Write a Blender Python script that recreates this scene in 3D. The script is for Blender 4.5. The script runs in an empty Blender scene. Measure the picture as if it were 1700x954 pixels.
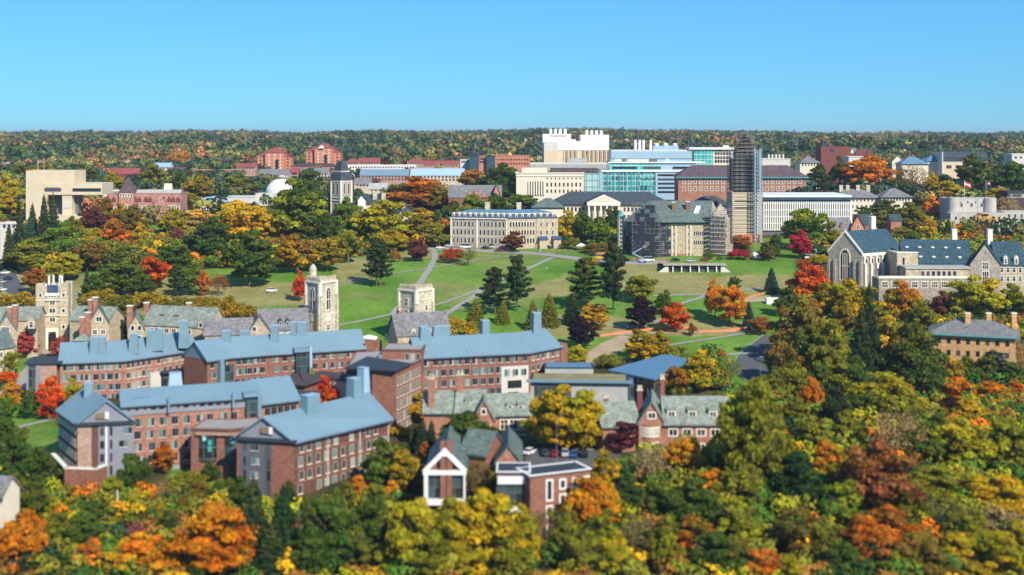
import bpy, math, random
import numpy as np
R = math.radians
sc = bpy.context.scene
col = sc.collection
random.seed(7); rng = np.random.default_rng(7)
# ------------------------------------------------------------ camera, sky, sun, exposure
F = 2185.0; CX = 850.0; HY = 225.0; CZ = 100.0     # reference-picture camera constants
cam = bpy.data.cameras.new('camera'); camo = bpy.data.objects.new('camera', cam); col.objects.link(camo)
camo.location = (0, 0, CZ); camo.rotation_euler = (R(90), 0, 0)
cam.sensor_width = 36; cam.lens = 36 * F / 1700; cam.shift_y = -(477 - HY) / 1700
cam.clip_start = 1; cam.clip_end = 60000
cam.dof.use_dof = True; cam.dof.focus_distance = 800; cam.dof.aperture_fstop = (cam.lens / 1000) / 1.0
sc.camera = camo
SUN_EL, SUN_AZ = 37.0, 31.0                        # azimuth measured to the right of straight behind the camera
sd = (math.sin(R(SUN_AZ)) * math.cos(R(SUN_EL)), -math.cos(R(SUN_AZ)) * math.cos(R(SUN_EL)), math.sin(R(SUN_EL)))
w = bpy.data.worlds.new('World'); sc.world = w; w.use_nodes = True
nt = w.node_tree; nt.nodes.clear()
out = nt.nodes.new('ShaderNodeOutputWorld'); bg = nt.nodes.new('ShaderNodeBackground')
sky = nt.nodes.new('ShaderNodeTexSky'); sky.sky_type = 'NISHITA'; sky.sun_disc = False
sky.sun_elevation = R(SUN_EL); sky.sun_rotation = math.atan2(sd[0], sd[1])
sky.altitude = 0; sky.air_density = 1.0; sky.dust_density = 0.0; sky.ozone_density = 5.0
hsv = nt.nodes.new('ShaderNodeHueSaturation'); hsv.inputs['Saturation'].default_value = 1.0
mul = nt.nodes.new('ShaderNodeMix'); mul.data_type = 'RGBA'; mul.blend_type = 'MULTIPLY'; mul.inputs[0].default_value = 1
mul.inputs[7].default_value = (0.285, 0.63, 0.94, 1)
nt.links.new(sky.outputs[0], mul.inputs[6]); mxs = nt.nodes.new('ShaderNodeMix'); mxs.data_type = 'RGBA'; mxs.inputs[0].default_value = .35; mxs.inputs[7].default_value = (1.2, 3.9, 6.7, 1)
nt.links.new(mul.outputs[2], mxs.inputs[6]); nt.links.new(mxs.outputs[2], hsv.inputs['Color'])
nt.links.new(hsv.outputs[0], bg.inputs[0]); bg.inputs[1].default_value = 0.10
nt.links.new(bg.outputs[0], out.inputs[0])
sun = bpy.data.lights.new('sun', 'SUN'); suno = bpy.data.objects.new('sun', sun); col.objects.link(suno)
sun.energy = 4.6; sun.angle = R(0.5); sun.color = (1.0, 0.93, 0.80)
from mathutils import Vector, noise as mnoise
suno.rotation_euler = Vector(sd).to_track_quat('Z', 'Y').to_euler()
suno.location = (300, -300, 500)
sc.view_settings.view_transform = 'Standard'; sc.view_settings.look = 'None'
sc.view_settings.gamma = 1; sc.view_settings.use_curve_mapping = False
sc.view_settings.exposure = 0.52
sc.cycles.max_bounces = 5; sc.cycles.diffuse_bounces = 3; sc.cycles.transparent_max_bounces = 4
sc.cycles.glossy_bounces = 2; sc.cycles.transmission_bounces = 3

def W(px, Y): return ((px - CX) / F * Y, Y)
def Z(py, Y): return CZ - (py - HY) / F * Y
def EP(pts, z): return [W(px, (CZ - z) * F / (py - HY)) for px, py in pts]

# ------------------------------------------------------------ terrain
PY = [0, 150, 250, 300, 325, 360, 400, 430, 460, 500, 550, 600, 640, 680, 700, 740, 800, 1000, 1200, 1500, 2000, 3000, 3800, 4600, 9000, 30000]
PZ = [-16, -10, 4, 12, 15, 16.5, 18, 20.3, 24, 28, 33, 37, 40, 42, 44, 47, 50, 57, 62, 68, 77, 88, 94, 91, 55, 20]
_d = [(PZ[i+1]-PZ[i])/(PY[i+1]-PY[i]) for i in range(len(PY)-1)]
_m = [_d[0]] + [(0 if _d[i-1]*_d[i] <= 0 else 2*_d[i-1]*_d[i]/(_d[i-1]+_d[i])) for i in range(1, len(_d))] + [_d[-1]]
def prof(y):
    for i in range(len(PY)-1):
        if y <= PY[i+1]: break
    h = PY[i+1]-PY[i]; t = (y-PY[i])/h; t2 = t*t; t3 = t2*t
    return (2*t3-3*t2+1)*PZ[i]+(t3-2*t2+t)*h*_m[i]+(-2*t3+3*t2)*PZ[i+1]+(t3-t2)*h*_m[i+1]
def sst(a, b, x): t = max(0, min(1, (x-a)/(b-a))); return t*t*(3-2*t)
def ground(x, y):
    z = prof(y)
    if 225 < y < 400: z += 5.5*sst(230, 288, y)*(1-sst(338, 390, y))*sst(-34, -12, x)*(1-sst(90, 150, x))
    if y > 740: z += 9*sst(740, 860, y)*(1-sst(1300, 2200, y))*sst(.17, .25, x/y)
    if y > 1400:
        k = min(1, (y-1400)/1800)
        a = x / max(y, 1)
        z += k * (3.2*math.exp(-((a+0.18)/.10)**2) + 4*math.exp(-((a-0.08)/.12)**2) - 7*max(0, abs(a)-.22)/.2*k + 3.5*math.sin(x*.0045+1)+2.0*math.sin(x*.013)+1.2*math.sin(x*.031))
    return z
def at(px, py, ymax=4000):
    """point of the ground seen at a pixel of the reference picture"""
    lo, y = 180.0, 180.0
    while y < ymax:
        x = (px-CX)/F*y
        if Z(py, y) <= ground(x, y): break
        lo = y; y += 4 if y < 900 else 20
    hi = y
    for _ in range(14):
        m = (lo+hi)/2
        if Z(py, m) <= ground((px-CX)/F*m, m): hi = m
        else: lo = m
    x = (px-CX)/F*hi
    return (x, hi, ground(x, hi))

# ------------------------------------------------------------ materials
def new_mat(name):
    m = bpy.data.materials.new(name); m.use_nodes = True
    n = m.node_tree; b = n.nodes['Principled BSDF']; return m, n, b
def mat(name, c, rough=.85, var=.18, scale=.6, c2=None, metal=0, spec=.3, detail=4, fine=0, z_scale=1.0):
    m, n, b = new_mat(name)
    g = n.nodes.new('ShaderNodeNewGeometry'); mp = n.nodes.new('ShaderNodeMapping'); mp.inputs['Scale'].default_value = (1, 1, z_scale)
    n.links.new(g.outputs['Position'], mp.inputs[0])
    t = n.nodes.new('ShaderNodeTexNoise'); t.inputs['Scale'].default_value = scale; t.inputs['Detail'].default_value = detail; t.inputs['Roughness'].default_value = .65
    n.links.new(mp.outputs[0], t.inputs['Vector'])
    r = n.nodes.new('ShaderNodeValToRGB'); r.color_ramp.elements[0].position = .3; r.color_ramp.elements[1].position = .7
    if c2 is None: c2 = tuple(min(1, v*(1+var)) for v in c); c = tuple(v*(1-var) for v in c)
    r.color_ramp.elements[0].color = (*c, 1); r.color_ramp.elements[1].color = (*c2, 1)
    n.links.new(t.outputs[0], r.inputs[0]); last = r.outputs[0]
    if fine:
        v = n.nodes.new('ShaderNodeTexVoronoi'); v.inputs['Scale'].default_value = fine; n.links.new(g.outputs['Position'], v.inputs['Vector'])
        h = n.nodes.new('ShaderNodeHueSaturation'); mr = n.nodes.new('ShaderNodeMapRange'); mr.inputs['To Min'].default_value = .72; mr.inputs['To Max'].default_value = 1.28
        sp = n.nodes.new('ShaderNodeSeparateColor'); n.links.new(v.outputs['Color'], sp.inputs[0]); n.links.new(sp.outputs[0], mr.inputs['Value'])
        n.links.new(mr.outputs[0], h.inputs['Value']); n.links.new(last, h.inputs['Color']); last = h.outputs[0]
    n.links.new(last, b.inputs['Base Color'])
    b.inputs['Roughness'].default_value = rough; b.inputs['Metallic'].default_value = metal; b.inputs['Specular IOR Level'].default_value = spec
    return m
M = {}
M['brick'] = mat('brick', (.235, .10, .066), scale=.5, fine=3.2, var=.14)
M['brick_pale'] = mat('pale_brick', (.37, .235, .175), scale=.4, fine=3.2, var=.1)
M['brick_dark'] = mat('dark_brick', (.125, .060, .043), scale=.5, fine=3.2, var=.14)
M['brick_pink'] = mat('pink_brick', (.325, .152, .10), scale=.3, fine=2.2, var=.15)
M['salmon'] = mat('salmon_brick', (.48, .19, .11), scale=.12, var=.1)
M['maroon'] = mat('maroon_brick', (.17, .055, .045), scale=.2, var=.15)
M['band'] = mat('brick_band', (.27, .115, .075), scale=.8, var=.1)
M['blue_roof'] = mat('blue_metal_roof', (.150, .240, .305), rough=.55, scale=.12, var=.07, spec=.4)
M['blue_roof2'] = mat('deep_blue_metal_roof', (.095, .20, .31), rough=.55, scale=.12, var=.08)
M['blue_box'] = mat('blue_metal_cladding', (.150, .245, .30), rough=.5, scale=.3, var=.08)
M['grey_metal'] = mat('grey_metal_panel', (.225, .23, .26), rough=.5, scale=.25, var=.1)
M['grey_mid'] = mat('mid_grey_panel', (.105, .105, .12), rough=.5, scale=.3, var=.12)
M['win_frame'] = mat('window_frame_paint', (.42, .39, .33), rough=.6, var=.06)
M['tower_net'] = mat('brown_grey_netting', (.075, .06, .06), rough=.9, scale=.5, var=.35)
M['grey_dark'] = mat('dark_grey_panel', (.12, .13, .15), rough=.5, scale=.3, var=.12)
M['fascia'] = mat('dark_fascia', (.035, .04, .055), rough=.6)
M['brown_roof'] = mat('dark_brown_roof', (.06, .045, .048), rough=.8)
M['louvre'] = mat('brown_louvre', (.22, .15, .08), rough=.7)
M['white'] = mat('white_paint', (.70, .685, .65), rough=.6, var=.04)
M['offwhite'] = mat('pale_concrete', (.55, .52, .47), var=.08, scale=.3)
M['concrete'] = mat('tan_concrete', (.60, .49, .34), var=.08, scale=.15, fine=.0)
M['castle_stone'] = mat('grey_white_stone', (.43, .40, .36), scale=.3, var=.12)
M['concrete_grey'] = mat('grey_concrete', (.36, .36, .34), var=.15, scale=.4)
M['stone'] = mat('tan_stone', (.44, .36, .245), scale=.5, var=.14, fine=2.2)
M['stone_light'] = mat('pale_stone', (.50, .43, .32), scale=.5, var=.1, fine=1.6)
M['stone_grey'] = mat('grey_stone', (.31, .27, .22), scale=.5, var=.16, fine=2.0)
M['trim'] = mat('limestone_trim', (.74, .67, .56), scale=.6, var=.08)
M['sandstone'] = mat('pink_sandstone', (.40, .20, .17), scale=.4, var=.14, fine=1.4)
M['cream'] = mat('cream_wall', (.66, .58, .45), scale=.3, var=.07)
M['yellow'] = mat('yellow_brick', (.50, .29, .125), scale=.5, var=.1, fine=2.5)
M['slate'] = mat('green_grey_slate', (.20, .225, .19), scale=.5, var=.22, fine=1.6)
M['slate_grey'] = mat('grey_slate', (.165, .16, .165), scale=.5, var=.2, fine=1.6)
M['slate_green'] = mat('dark_green_slate', (.10, .135, .125), scale=.4, var=.18, fine=1.2)
M['slate_dark'] = mat('dark_slate', (.045, .06, .075), scale=.4, var=.2, fine=1.4)
M['slate_blue'] = mat('blue_slate', (.028, .068, .095), scale=.3, var=.14, fine=1.5)
M['mansard'] = mat('blue_mansard_slate', (.04, .075, .14), scale=.5, var=.2, fine=1.5)
M['roof_top'] = mat('blue_grey_upper_roof', (.10, .20, .29), scale=.5, var=.15)
M['plum_roof'] = mat('plum_tile_roof', (.095, .065, .075), scale=.5, var=.15, fine=1.0)
M['red_roof'] = mat('red_tile_roof', (.26, .06, .06), scale=.3, var=.12)
M['teal'] = mat('green_copper', (.10, .30, .30), scale=.6, var=.15)
M['light_metal'] = mat('pale_blue_metal', (.30, .43, .53), rough=.4, scale=.1, var=.06)
M['asphalt'] = mat('asphalt', (.085, .088, .095), rough=.95, scale=.2, var=.15)
M['path'] = mat('path_paving', (.29, .27, .25), rough=.95, scale=.3, var=.1)
M['dirt'] = mat('sandy_dirt', (.36, .27, .17), rough=1, scale=.12, var=.22)
M['fence_orange'] = mat('orange_mesh', (.55, .20, .09), rough=.8, scale=1, var=.1)
M['steel'] = mat('galvanised_steel', (.20, .195, .20), rough=.55, var=.1, metal=.2)
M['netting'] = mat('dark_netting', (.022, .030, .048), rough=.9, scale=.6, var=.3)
M['wrap'] = mat('tan_wrapped_sheet', (.56, .46, .32), rough=.9, scale=.5, var=.13, z_scale=2.5)
M['plank'] = mat('scaffold_planks', (.21, .18, .16), rough=.9, scale=1, var=.2)
M['bark'] = mat('bark', (.13, .10, .075), rough=.95, scale=2, var=.25)
M['tyre'] = mat('black_rubber', (.02, .02, .02), rough=.8)
M['red_cloth'] = mat('red_cloth', (.55, .04, .05), rough=.8)
M['gravel'] = mat('gravel_roof', (.30, .29, .28), scale=.4, var=.1)
M['sedum'] = mat('sedum_roof', (.25, .20, .09), scale=.25, var=.3)
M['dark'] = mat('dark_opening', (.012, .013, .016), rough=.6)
def glass(name, cols, rough=.12, seedmul=1.0):
    m, n, b = new_mat(name)
    oi = n.nodes.new('ShaderNodeObjectInfo'); a = n.nodes.new('ShaderNodeMath'); a.operation = 'MULTIPLY'; a.inputs[1].default_value = seedmul
    fr = n.nodes.new('ShaderNodeMath'); fr.operation = 'FRACT'
    n.links.new(oi.outputs['Random'], a.inputs[0]); n.links.new(a.outputs[0], fr.inputs[0])
    r = n.nodes.new('ShaderNodeValToRGB'); r.color_ramp.interpolation = 'CONSTANT'
    e = r.color_ramp.elements; e[0].color = (*cols[0], 1); e[1].position = 1/len(cols); e[1].color = (*cols[1], 1)
    for i, c in enumerate(cols[2:]): x = e.new((i+2)/len(cols)); x.color = (*c, 1)
    n.links.new(fr.outputs[0], r.inputs[0]); n.links.new(r.outputs[0], b.inputs['Base Color'])
    b.inputs['Roughness'].default_value = rough; b.inputs['Specular IOR Level'].default_value = .6
    return m
M['skin'] = mat('skin', (.5, .32, .24), var=.05)
M['glass'] = glass('window_glass', [(.02, .028, .03), (.03, .05, .05), (.10, .19, .18), (.015, .02, .02), (.20, .30, .28), (.05, .07, .07)])
M['glass2'] = glass('window_glass_blind', [(.02, .025, .03), (.12, .18, .17), (.03, .03, .03), (.32, .34, .30), (.02, .03, .03)], seedmul=7.13)
M['glass_dark'] = glass('dark_window_glass', [(.015, .02, .03), (.03, .035, .05), (.02, .02, .03), (.07, .06, .08)])
def curtain(name, c1, c2, sx=.35, sz=.28, line=(.5, .6, .62)):
    """curtain wall: panes of slightly different tint and pale mullions, in metres of the wall"""
    m, n, b = new_mat(name)
    g = n.nodes.new('ShaderNodeNewGeometry'); s = n.nodes.new('ShaderNodeSeparateXYZ'); n.links.new(g.outputs['Position'], s.inputs[0])
    c = n.nodes.new('ShaderNodeCombineXYZ')
    ad = n.nodes.new('ShaderNodeMath'); ad.operation = 'ADD'; n.links.new(s.outputs[0], ad.inputs[0]); n.links.new(s.outputs[1], ad.inputs[1])
    for k, (src, f) in enumerate(((ad.outputs[0], sx), (s.outputs[2], sz))):
        q = n.nodes.new('ShaderNodeMath'); q.operation = 'MULTIPLY'; q.inputs[1].default_value = f; n.links.new(src, q.inputs[0]); n.links.new(q.outputs[0], c.inputs[k])
    fl = n.nodes.new('ShaderNodeVectorMath'); fl.operation = 'FLOOR'; n.links.new(c.outputs[0], fl.inputs[0])
    wn = n.nodes.new('ShaderNodeTexWhiteNoise'); n.links.new(fl.outputs[0], wn.inputs[0])
    mx = n.nodes.new('ShaderNodeMix'); mx.data_type = 'RGBA'; mx.inputs[6].default_value = (*c1, 1); mx.inputs[7].default_value = (*c2, 1)
    n.links.new(wn.outputs[0], mx.inputs[0])
    frn = n.nodes.new('ShaderNodeVectorMath'); frn.operation = 'FRACTION'; n.links.new(c.outputs[0], frn.inputs[0])
    s2 = n.nodes.new('ShaderNodeSeparateXYZ'); n.links.new(frn.outputs[0], s2.inputs[0])
    l1 = n.nodes.new('ShaderNodeMath'); l1.operation = 'LESS_THAN'; l1.inputs[1].default_value = .10; n.links.new(s2.outputs[0], l1.inputs[0])
    l2 = n.nodes.new('ShaderNodeMath'); l2.operation = 'LESS_THAN'; l2.inputs[1].default_value = .12; n.links.new(s2.outputs[1], l2.inputs[0])
    mm = n.nodes.new('ShaderNodeMath'); mm.operation = 'MAXIMUM'; n.links.new(l1.outputs[0], mm.inputs[0]); n.links.new(l2.outputs[0], mm.inputs[1])
    m2 = n.nodes.new('ShaderNodeMix'); m2.data_type = 'RGBA'; m2.inputs[7].default_value = (*line, 1); n.links.new(mm.outputs[0], m2.inputs[0]); n.links.new(mx.outputs[2], m2.inputs[6])
    n.links.new(m2.outputs[2], b.inputs['Base Color']); b.inputs['Roughness'].default_value = .15; b.inputs['Specular IOR Level'].default_value = .6
    return m
M['curtain'] = curtain('teal_curtain_glass', (.01, .10, .12), (.03, .33, .32))
M['curtain_green'] = curtain('green_curtain_glass', (.03, .30, .27), (.06, .45, .38))
M['curtain_pale'] = curtain('pale_curtain_glass', (.28, .48, .48), (.38, .58, .56), sx=.25, sz=.22, line=(.12, .22, .24))
M['curtain_dark'] = curtain('dark_curtain_glass', (.015, .02, .025), (.05, .10, .11), sx=.45, sz=.35, line=(.10, .10, .10))
def foliage_mat():
    m, n, b = new_mat('foliage')
    oi = n.nodes.new('ShaderNodeObjectInfo')
    ab = n.nodes.new('ShaderNodeAttribute'); ab.attribute_type = 'OBJECT'; ab.attribute_name = 'leaf_second'
    at_ = n.nodes.new('ShaderNodeAttribute'); at_.attribute_name = 'leafvar'
    s = n.nodes.new('ShaderNodeSeparateColor'); n.links.new(at_.outputs['Color'], s.inputs[0])
    mx = n.nodes.new('ShaderNodeMix'); mx.data_type = 'RGBA'
    n.links.new(oi.outputs['Color'], mx.inputs[6]); n.links.new(ab.outputs['Color'], mx.inputs[7]); n.links.new(s.outputs[0], mx.inputs[0])
    h = n.nodes.new('ShaderNodeHueSaturation'); n.links.new(mx.outputs[2], h.inputs['Color'])
    mr = n.nodes.new('ShaderNodeMapRange'); mr.inputs['To Min'].default_value = .70; mr.inputs['To Max'].default_value = 1.42; n.links.new(s.outputs[1], mr.inputs['Value'])
    mh = n.nodes.new('ShaderNodeMapRange'); mh.inputs['To Min'].default_value = .482; mh.inputs['To Max'].default_value = .518; n.links.new(s.outputs[2], mh.inputs['Value'])
    n.links.new(mr.outputs[0], h.inputs['Value']); n.links.new(mh.outputs[0], h.inputs['Hue'])
    n.links.new(h.outputs[0], b.inputs['Base Color']); b.inputs['Roughness'].default_value = .7; b.inputs['Specular IOR Level'].default_value = .12
    tr = n.nodes.new('ShaderNodeBsdfTranslucent'); n.links.new(h.outputs[0], tr.inputs[0])
    ms = n.nodes.new('ShaderNodeMixShader'); ms.inputs[0].default_value = .40
    o = n.nodes['Material Output']; n.links.new(b.outputs[0], ms.inputs[1]); n.links.new(tr.outputs[0], ms.inputs[2]); n.links.new(ms.outputs[0], o.inputs[0])
    return m
M['leaf'] = foliage_mat()
m, n, b = new_mat('far_foliage')
a_ = n.nodes.new('ShaderNodeAttribute'); a_.attribute_name = 'leafvar'; n.links.new(a_.outputs['Color'], b.inputs['Base Color']); b.inputs['Roughness'].default_value = .85; b.inputs['Specular IOR Level'].default_value = .1
M['leaf_far'] = m
m, n, b = new_mat('car_paint')
oi = n.nodes.new('ShaderNodeObjectInfo'); n.links.new(oi.outputs['Color'], b.inputs['Base Color']); b.inputs['Roughness'].default_value = .25; b.inputs['Coat Weight'].default_value = .5
M['car'] = m

# ------------------------------------------------------------ mesh helpers
class MB:
    def __init__(s): s.v = []; s.f = []; s.m = []; s.mats = []
    def mi(s, m):
        if m not in s.mats: s.mats.append(m)
        return s.mats.index(m)
    def loft(s, rings, m, cap0=True, cap1=True):
        """rings: lists of 3-D points, counter-clockwise seen from the end they grow towards"""
        k = s.mi(m); n = len(rings[0]); base = len(s.v)
        for r in rings: s.v += [tuple(p) for p in r]
        for i in range(len(rings)-1):
            for j in range(n):
                a = base+i*n+j; b_ = base+i*n+(j+1) % n
                s.f.append((a, b_, b_+n, a+n)); s.m.append(k)
        if cap0: s.f.append(tuple(base+n-1-j for j in range(n))); s.m.append(k)
        if cap1: s.f.append(tuple(base+(len(rings)-1)*n+j for j in range(n))); s.m.append(k)
    def prism(s, pts, z0, z1, m): s.loft([[(x, y, z0) for x, y in pts], [(x, y, z1) for x, y in pts]], m)
    def frus(s, p0, z0, p1, z1, m): s.loft([[(x, y, z0) for x, y in p0], [(x, y, z1) for x, y in p1]], m)
    def face(s, pts, m):
        k = s.mi(m); b_ = len(s.v); s.v += [tuple(p) for p in pts]; s.f.append(tuple(range(b_, b_+len(pts)))); s.m.append(k)
    def box(s, x0, x1, y0, y1, z0, z1, m): s.prism([(x0, y0), (x1, y0), (x1, y1), (x0, y1)], z0, z1, m)
    def tube(s, p, q, r, m, n=6, r2=None):
        p = Vector(p); q = Vector(q); d = (q-p).normalized(); u = d.orthogonal().normalized(); v = d.cross(u); r2 = r if r2 is None else r2
        s.loft([[p+(u*math.cos(a)+v*math.sin(a))*r for a in [2*math.pi*i/n for i in range(n)]], [q+(u*math.cos(a)+v*math.sin(a))*r2 for a in [2*math.pi*i/n for i in range(n)]]], m)
    def bar(s, p, q, r, m): s.tube(p, q, r, m, 4)
    def rev(s, c, prof_, m, n=24):
        s.loft([[(c[0]+r*math.cos(2*math.pi*i/n), c[1]+r*math.sin(2*math.pi*i/n), z) for i in range(n)] for r, z in prof_], m)
    def mesh(s, name, off=(0, 0, 0)):
        me = bpy.data.meshes.new(name); me.from_pydata([(a-off[0], b_-off[1], c-off[2]) for a, b_, c in s.v], [], s.f)
        for q in s.mats: me.materials.append(q)
        me.polygons.foreach_set('material_index', s.m); me.update(); return me
def link(name, me, parent=None, loc=(0, 0, 0), rz=0):
    o = bpy.data.objects.new(name, me); col.objects.link(o); o.location = loc; o.rotation_euler = (0, 0, rz)
    if parent is not None: o.parent = parent
    return o
def tag(o, label, cat, group=None, kind=None):
    if label: o['label'] = label
    if cat: o['category'] = cat
    if group: o['group'] = group
    if kind: o['kind'] = kind
    return o
def rot(x, y, a): c, s_ = math.cos(a), math.sin(a); return (x*c-y*s_, x*s_+y*c)

# windows, one mesh per size and style, instanced
WC = {}
def win_mesh(style, w_, h_):
    key = (style, round(w_, 2), round(h_, 2))
    if key in WC: return WC[key]
    mb = MB(); a = w_/2; t = -.05
    def pane(x0, x1, z0, z1, m): mb.box(x0, x1, t, .02, z0, z1, m)
    def ring(x0, x1, z0, z1, th, m, d=-.13):
        mb.box(x0-th, x0, d, .02, z0-th, z1+th, m); mb.box(x1, x1+th, d, .02, z0-th, z1+th, m)
        mb.box(x0, x1, d, .02, z0-th, z0, m); mb.box(x0, x1, d, .02, z1, z1+th, m)
    if style == 'dorm':
        pane(-a, .1, 0, h_, M['glass']); pane(.16, a, 0, h_, M['glass2']); mb.box(.1, .16, -.1, .02, 0, h_, M['grey_metal'])
        ring(-a, a, 0, h_, .09, M['grey_metal']); mb.box(-a-.1, a+.1, -.2, .02, -.2, -.092, M['trim'])
    elif style == 'dormpale':
        pane(-a, .1, 0, h_, M['glass2']); pane(.16, a, 0, h_, M['glass2']); mb.box(.1, .16, -.1, .02, 0, h_, M['win_frame'])
        ring(-a, a, 0, h_, .12, M['win_frame']); mb.box(-a-.15, a+.15, -.2, .02, -.3, -.142, M['trim'])
    elif style == 'blind':
        pane(-a, a*.3, 0, h_, M['cream']); pane(a*.36, a, 0, h_, M['glass_dark']); ring(-a, a, 0, h_, .1, M['cream'])
    elif style == 'stone':
        pane(-a, a, 0, h_, M['glass_dark']); ring(-a, a, 0, h_, .28, M['trim'])
        k = max(1, round(w_/.8))
        for i in range(1, k): x = -a+w_*i/k; mb.box(x-.07, x+.07, -.11, .02, 0, h_, M['trim'])
        if h_ > 1.7: mb.box(-a, a, -.11, .02, h_*.55, h_*.55+.14, M['trim'])
    elif style == 'plain':
        pane(-a, a, 0, h_, M['glass_dark']); ring(-a, a, 0, h_, .12, M['trim'])
    elif style == 'thick':
        pane(-a, a, 0, h_, M['glass_dark']); ring(-a, a, 0, h_, .38, M['white'])
    elif style == 'arch':
        n_ = 7; pts = [(-a, 0), (a, 0)] + [(a*math.cos(math.pi*i/n_), h_-a+a*math.sin(math.pi*i/n_)*1.25) for i in range(n_+1)]
        big = [(x*1.35, (z-h_*.5)*1.1+h_*.5) for x, z in pts]
        mb.loft([[(x, .02, z) for x, z in big], [(x, -.08, z) for x, z in big]], M['trim'])
        mb.loft([[(x, .01, z) for x, z in pts], [(x, -.12, z) for x, z in pts]], M['glass_dark'])
    elif style == 'lancet':
        n_ = 8; pts = [(-a, 0), (a, 0)] + [(a*math.cos(math.pi*i/n_), h_-a*1.6+a*1.6*math.sin(math.pi*i/n_)) for i in range(n_+1)]
        big = [(x*1.35, (z-h_*.5)*1.1+h_*.5) for x, z in pts]
        mb.loft([[(x, .02, z) for x, z in big], [(x, -.12, z) for x, z in big]], M['trim'])
        mb.loft([[(x, .01, z) for x, z in pts], [(x, -.16, z) for x, z in pts]], M['glass_dark'])
        k = max(2, round(w_/.9))
        for i in range(1, k): x = -a+w_*i/k; mb.box(x-.12, x+.12, -.26, .02, 0, h_-a*.7, M['trim'])
        if h_ > 5: mb.box(-a, a, -.24, .02, h_*.45, h_*.45+.25, M['trim'])
    elif style == 'far':
        pane(-a, a, 0, h_, M['glass_dark'])
    elif style == 'farlight':
        pane(-a, a, 0, h_, M['offwhite'])
    WC[key] = mb.mesh('window'); return WC[key]

class Bld:
    def __init__(s, name, label, cat, loc, group=None):
        s.loc = (loc[0], loc[1], loc[2]); s.root = bpy.data.objects.new(name, None); col.objects.link(s.root); s.root.location = s.loc
        s.root.empty_display_size = 3
        tag(s.root, label, cat, group); s.wins = []; s.name = name
    def add(s, part, mb, parent=None, label=None):
        if not mb.v: return None
        o = link(part, mb.mesh(part, s.loc), parent or s.root)
        if label: o['label'] = label
        return o
    def fr(s, A, B):
        s.A = A; s.B = B; dx, dy = B[0]-A[0], B[1]-A[1]; s.L = math.hypot(dx, dy); s.ang = math.atan2(dy, dx); return s
    def p(s, a, t):                    # facade coordinates -> world
        x, y = rot(a, t, s.ang); return (s.A[0]+x, s.A[1]+y)
    def sx(s, px):                     # picture column -> metres along the facade
        k = (px-CX)/F; dx, dy = math.cos(s.ang), math.sin(s.ang); return (k*s.A[1]-s.A[0])/(dx-k*dy)
    def zp(s, py, px=None):
        a = s.sx(px) if px is not None else s.L/2
        return Z(py, s.p(a, 0)[1])
    def box(s, mb, a0, a1, t0, t1, z0, z1, m): mb.prism([s.p(a0, t0), s.p(a1, t0), s.p(a1, t1), s.p(a0, t1)], z0, z1, m)
    def part_box(s, part, a0, a1, t0, t1, z0, z1, m, parent=None):
        mb = MB(); s.box(mb, a0, a1, t0, t1, z0, z1, m); return s.add(part, mb, parent)
    def win(s, a, z, w_, h_, style='plain', t=0, ang=0, part='window'):
        x, y = s.p(a, t); s.wins.append((part, (x, y, z), s.ang+ang, win_mesh(style, w_, h_)))
    def grid(s, a0, a1, n, zs, w_, h_, style='plain', jit=0, skip=0, t=0):
        for z in zs:
            for i in range(n):
                if skip and random.random() < skip: continue
                s.win(a0+(a1-a0)*(i+.5)/n+random.uniform(-jit, jit), z, w_, h_, style, t)
    def side(s, depth, n, zs, w_, h_, style='plain', right=True, inset=0):
        """windows on an end wall (right end seen from outside)"""
        for z in zs:
            for i in range(n):
                t = depth*(i+.5)/n
                x, y = s.p(s.L-inset if right else inset, t); s.wins.append(('window', (x, y, z), s.ang+(math.pi/2 if right else -math.pi/2), win_mesh(style, w_, h_)))
    def done(s):
        ws = sorted(s.wins, key=lambda q: q[1][1]) if len(s.wins) > 100 else s.wins
        for part, (x, y, z), a, me in ws[:100]:
            link(part, me, s.root, (x-s.loc[0], y-s.loc[1], z-s.loc[2]), a)
        if len(ws) > 100:
            mb = MB()
            for part, (x, y, z), a, me in ws[100:]:
                b0 = len(mb.v); mb.v += [(x+rot(v.co.x, v.co.y, a)[0], y+rot(v.co.x, v.co.y, a)[1], z+v.co.z) for v in me.vertices]
                for f in me.polygons: mb.f.append(tuple(b0+i for i in f.vertices)); mb.m.append(mb.mi(me.materials[f.material_index]))
            o = s.add('window', mb); o['kind'] = 'stuff'

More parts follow.
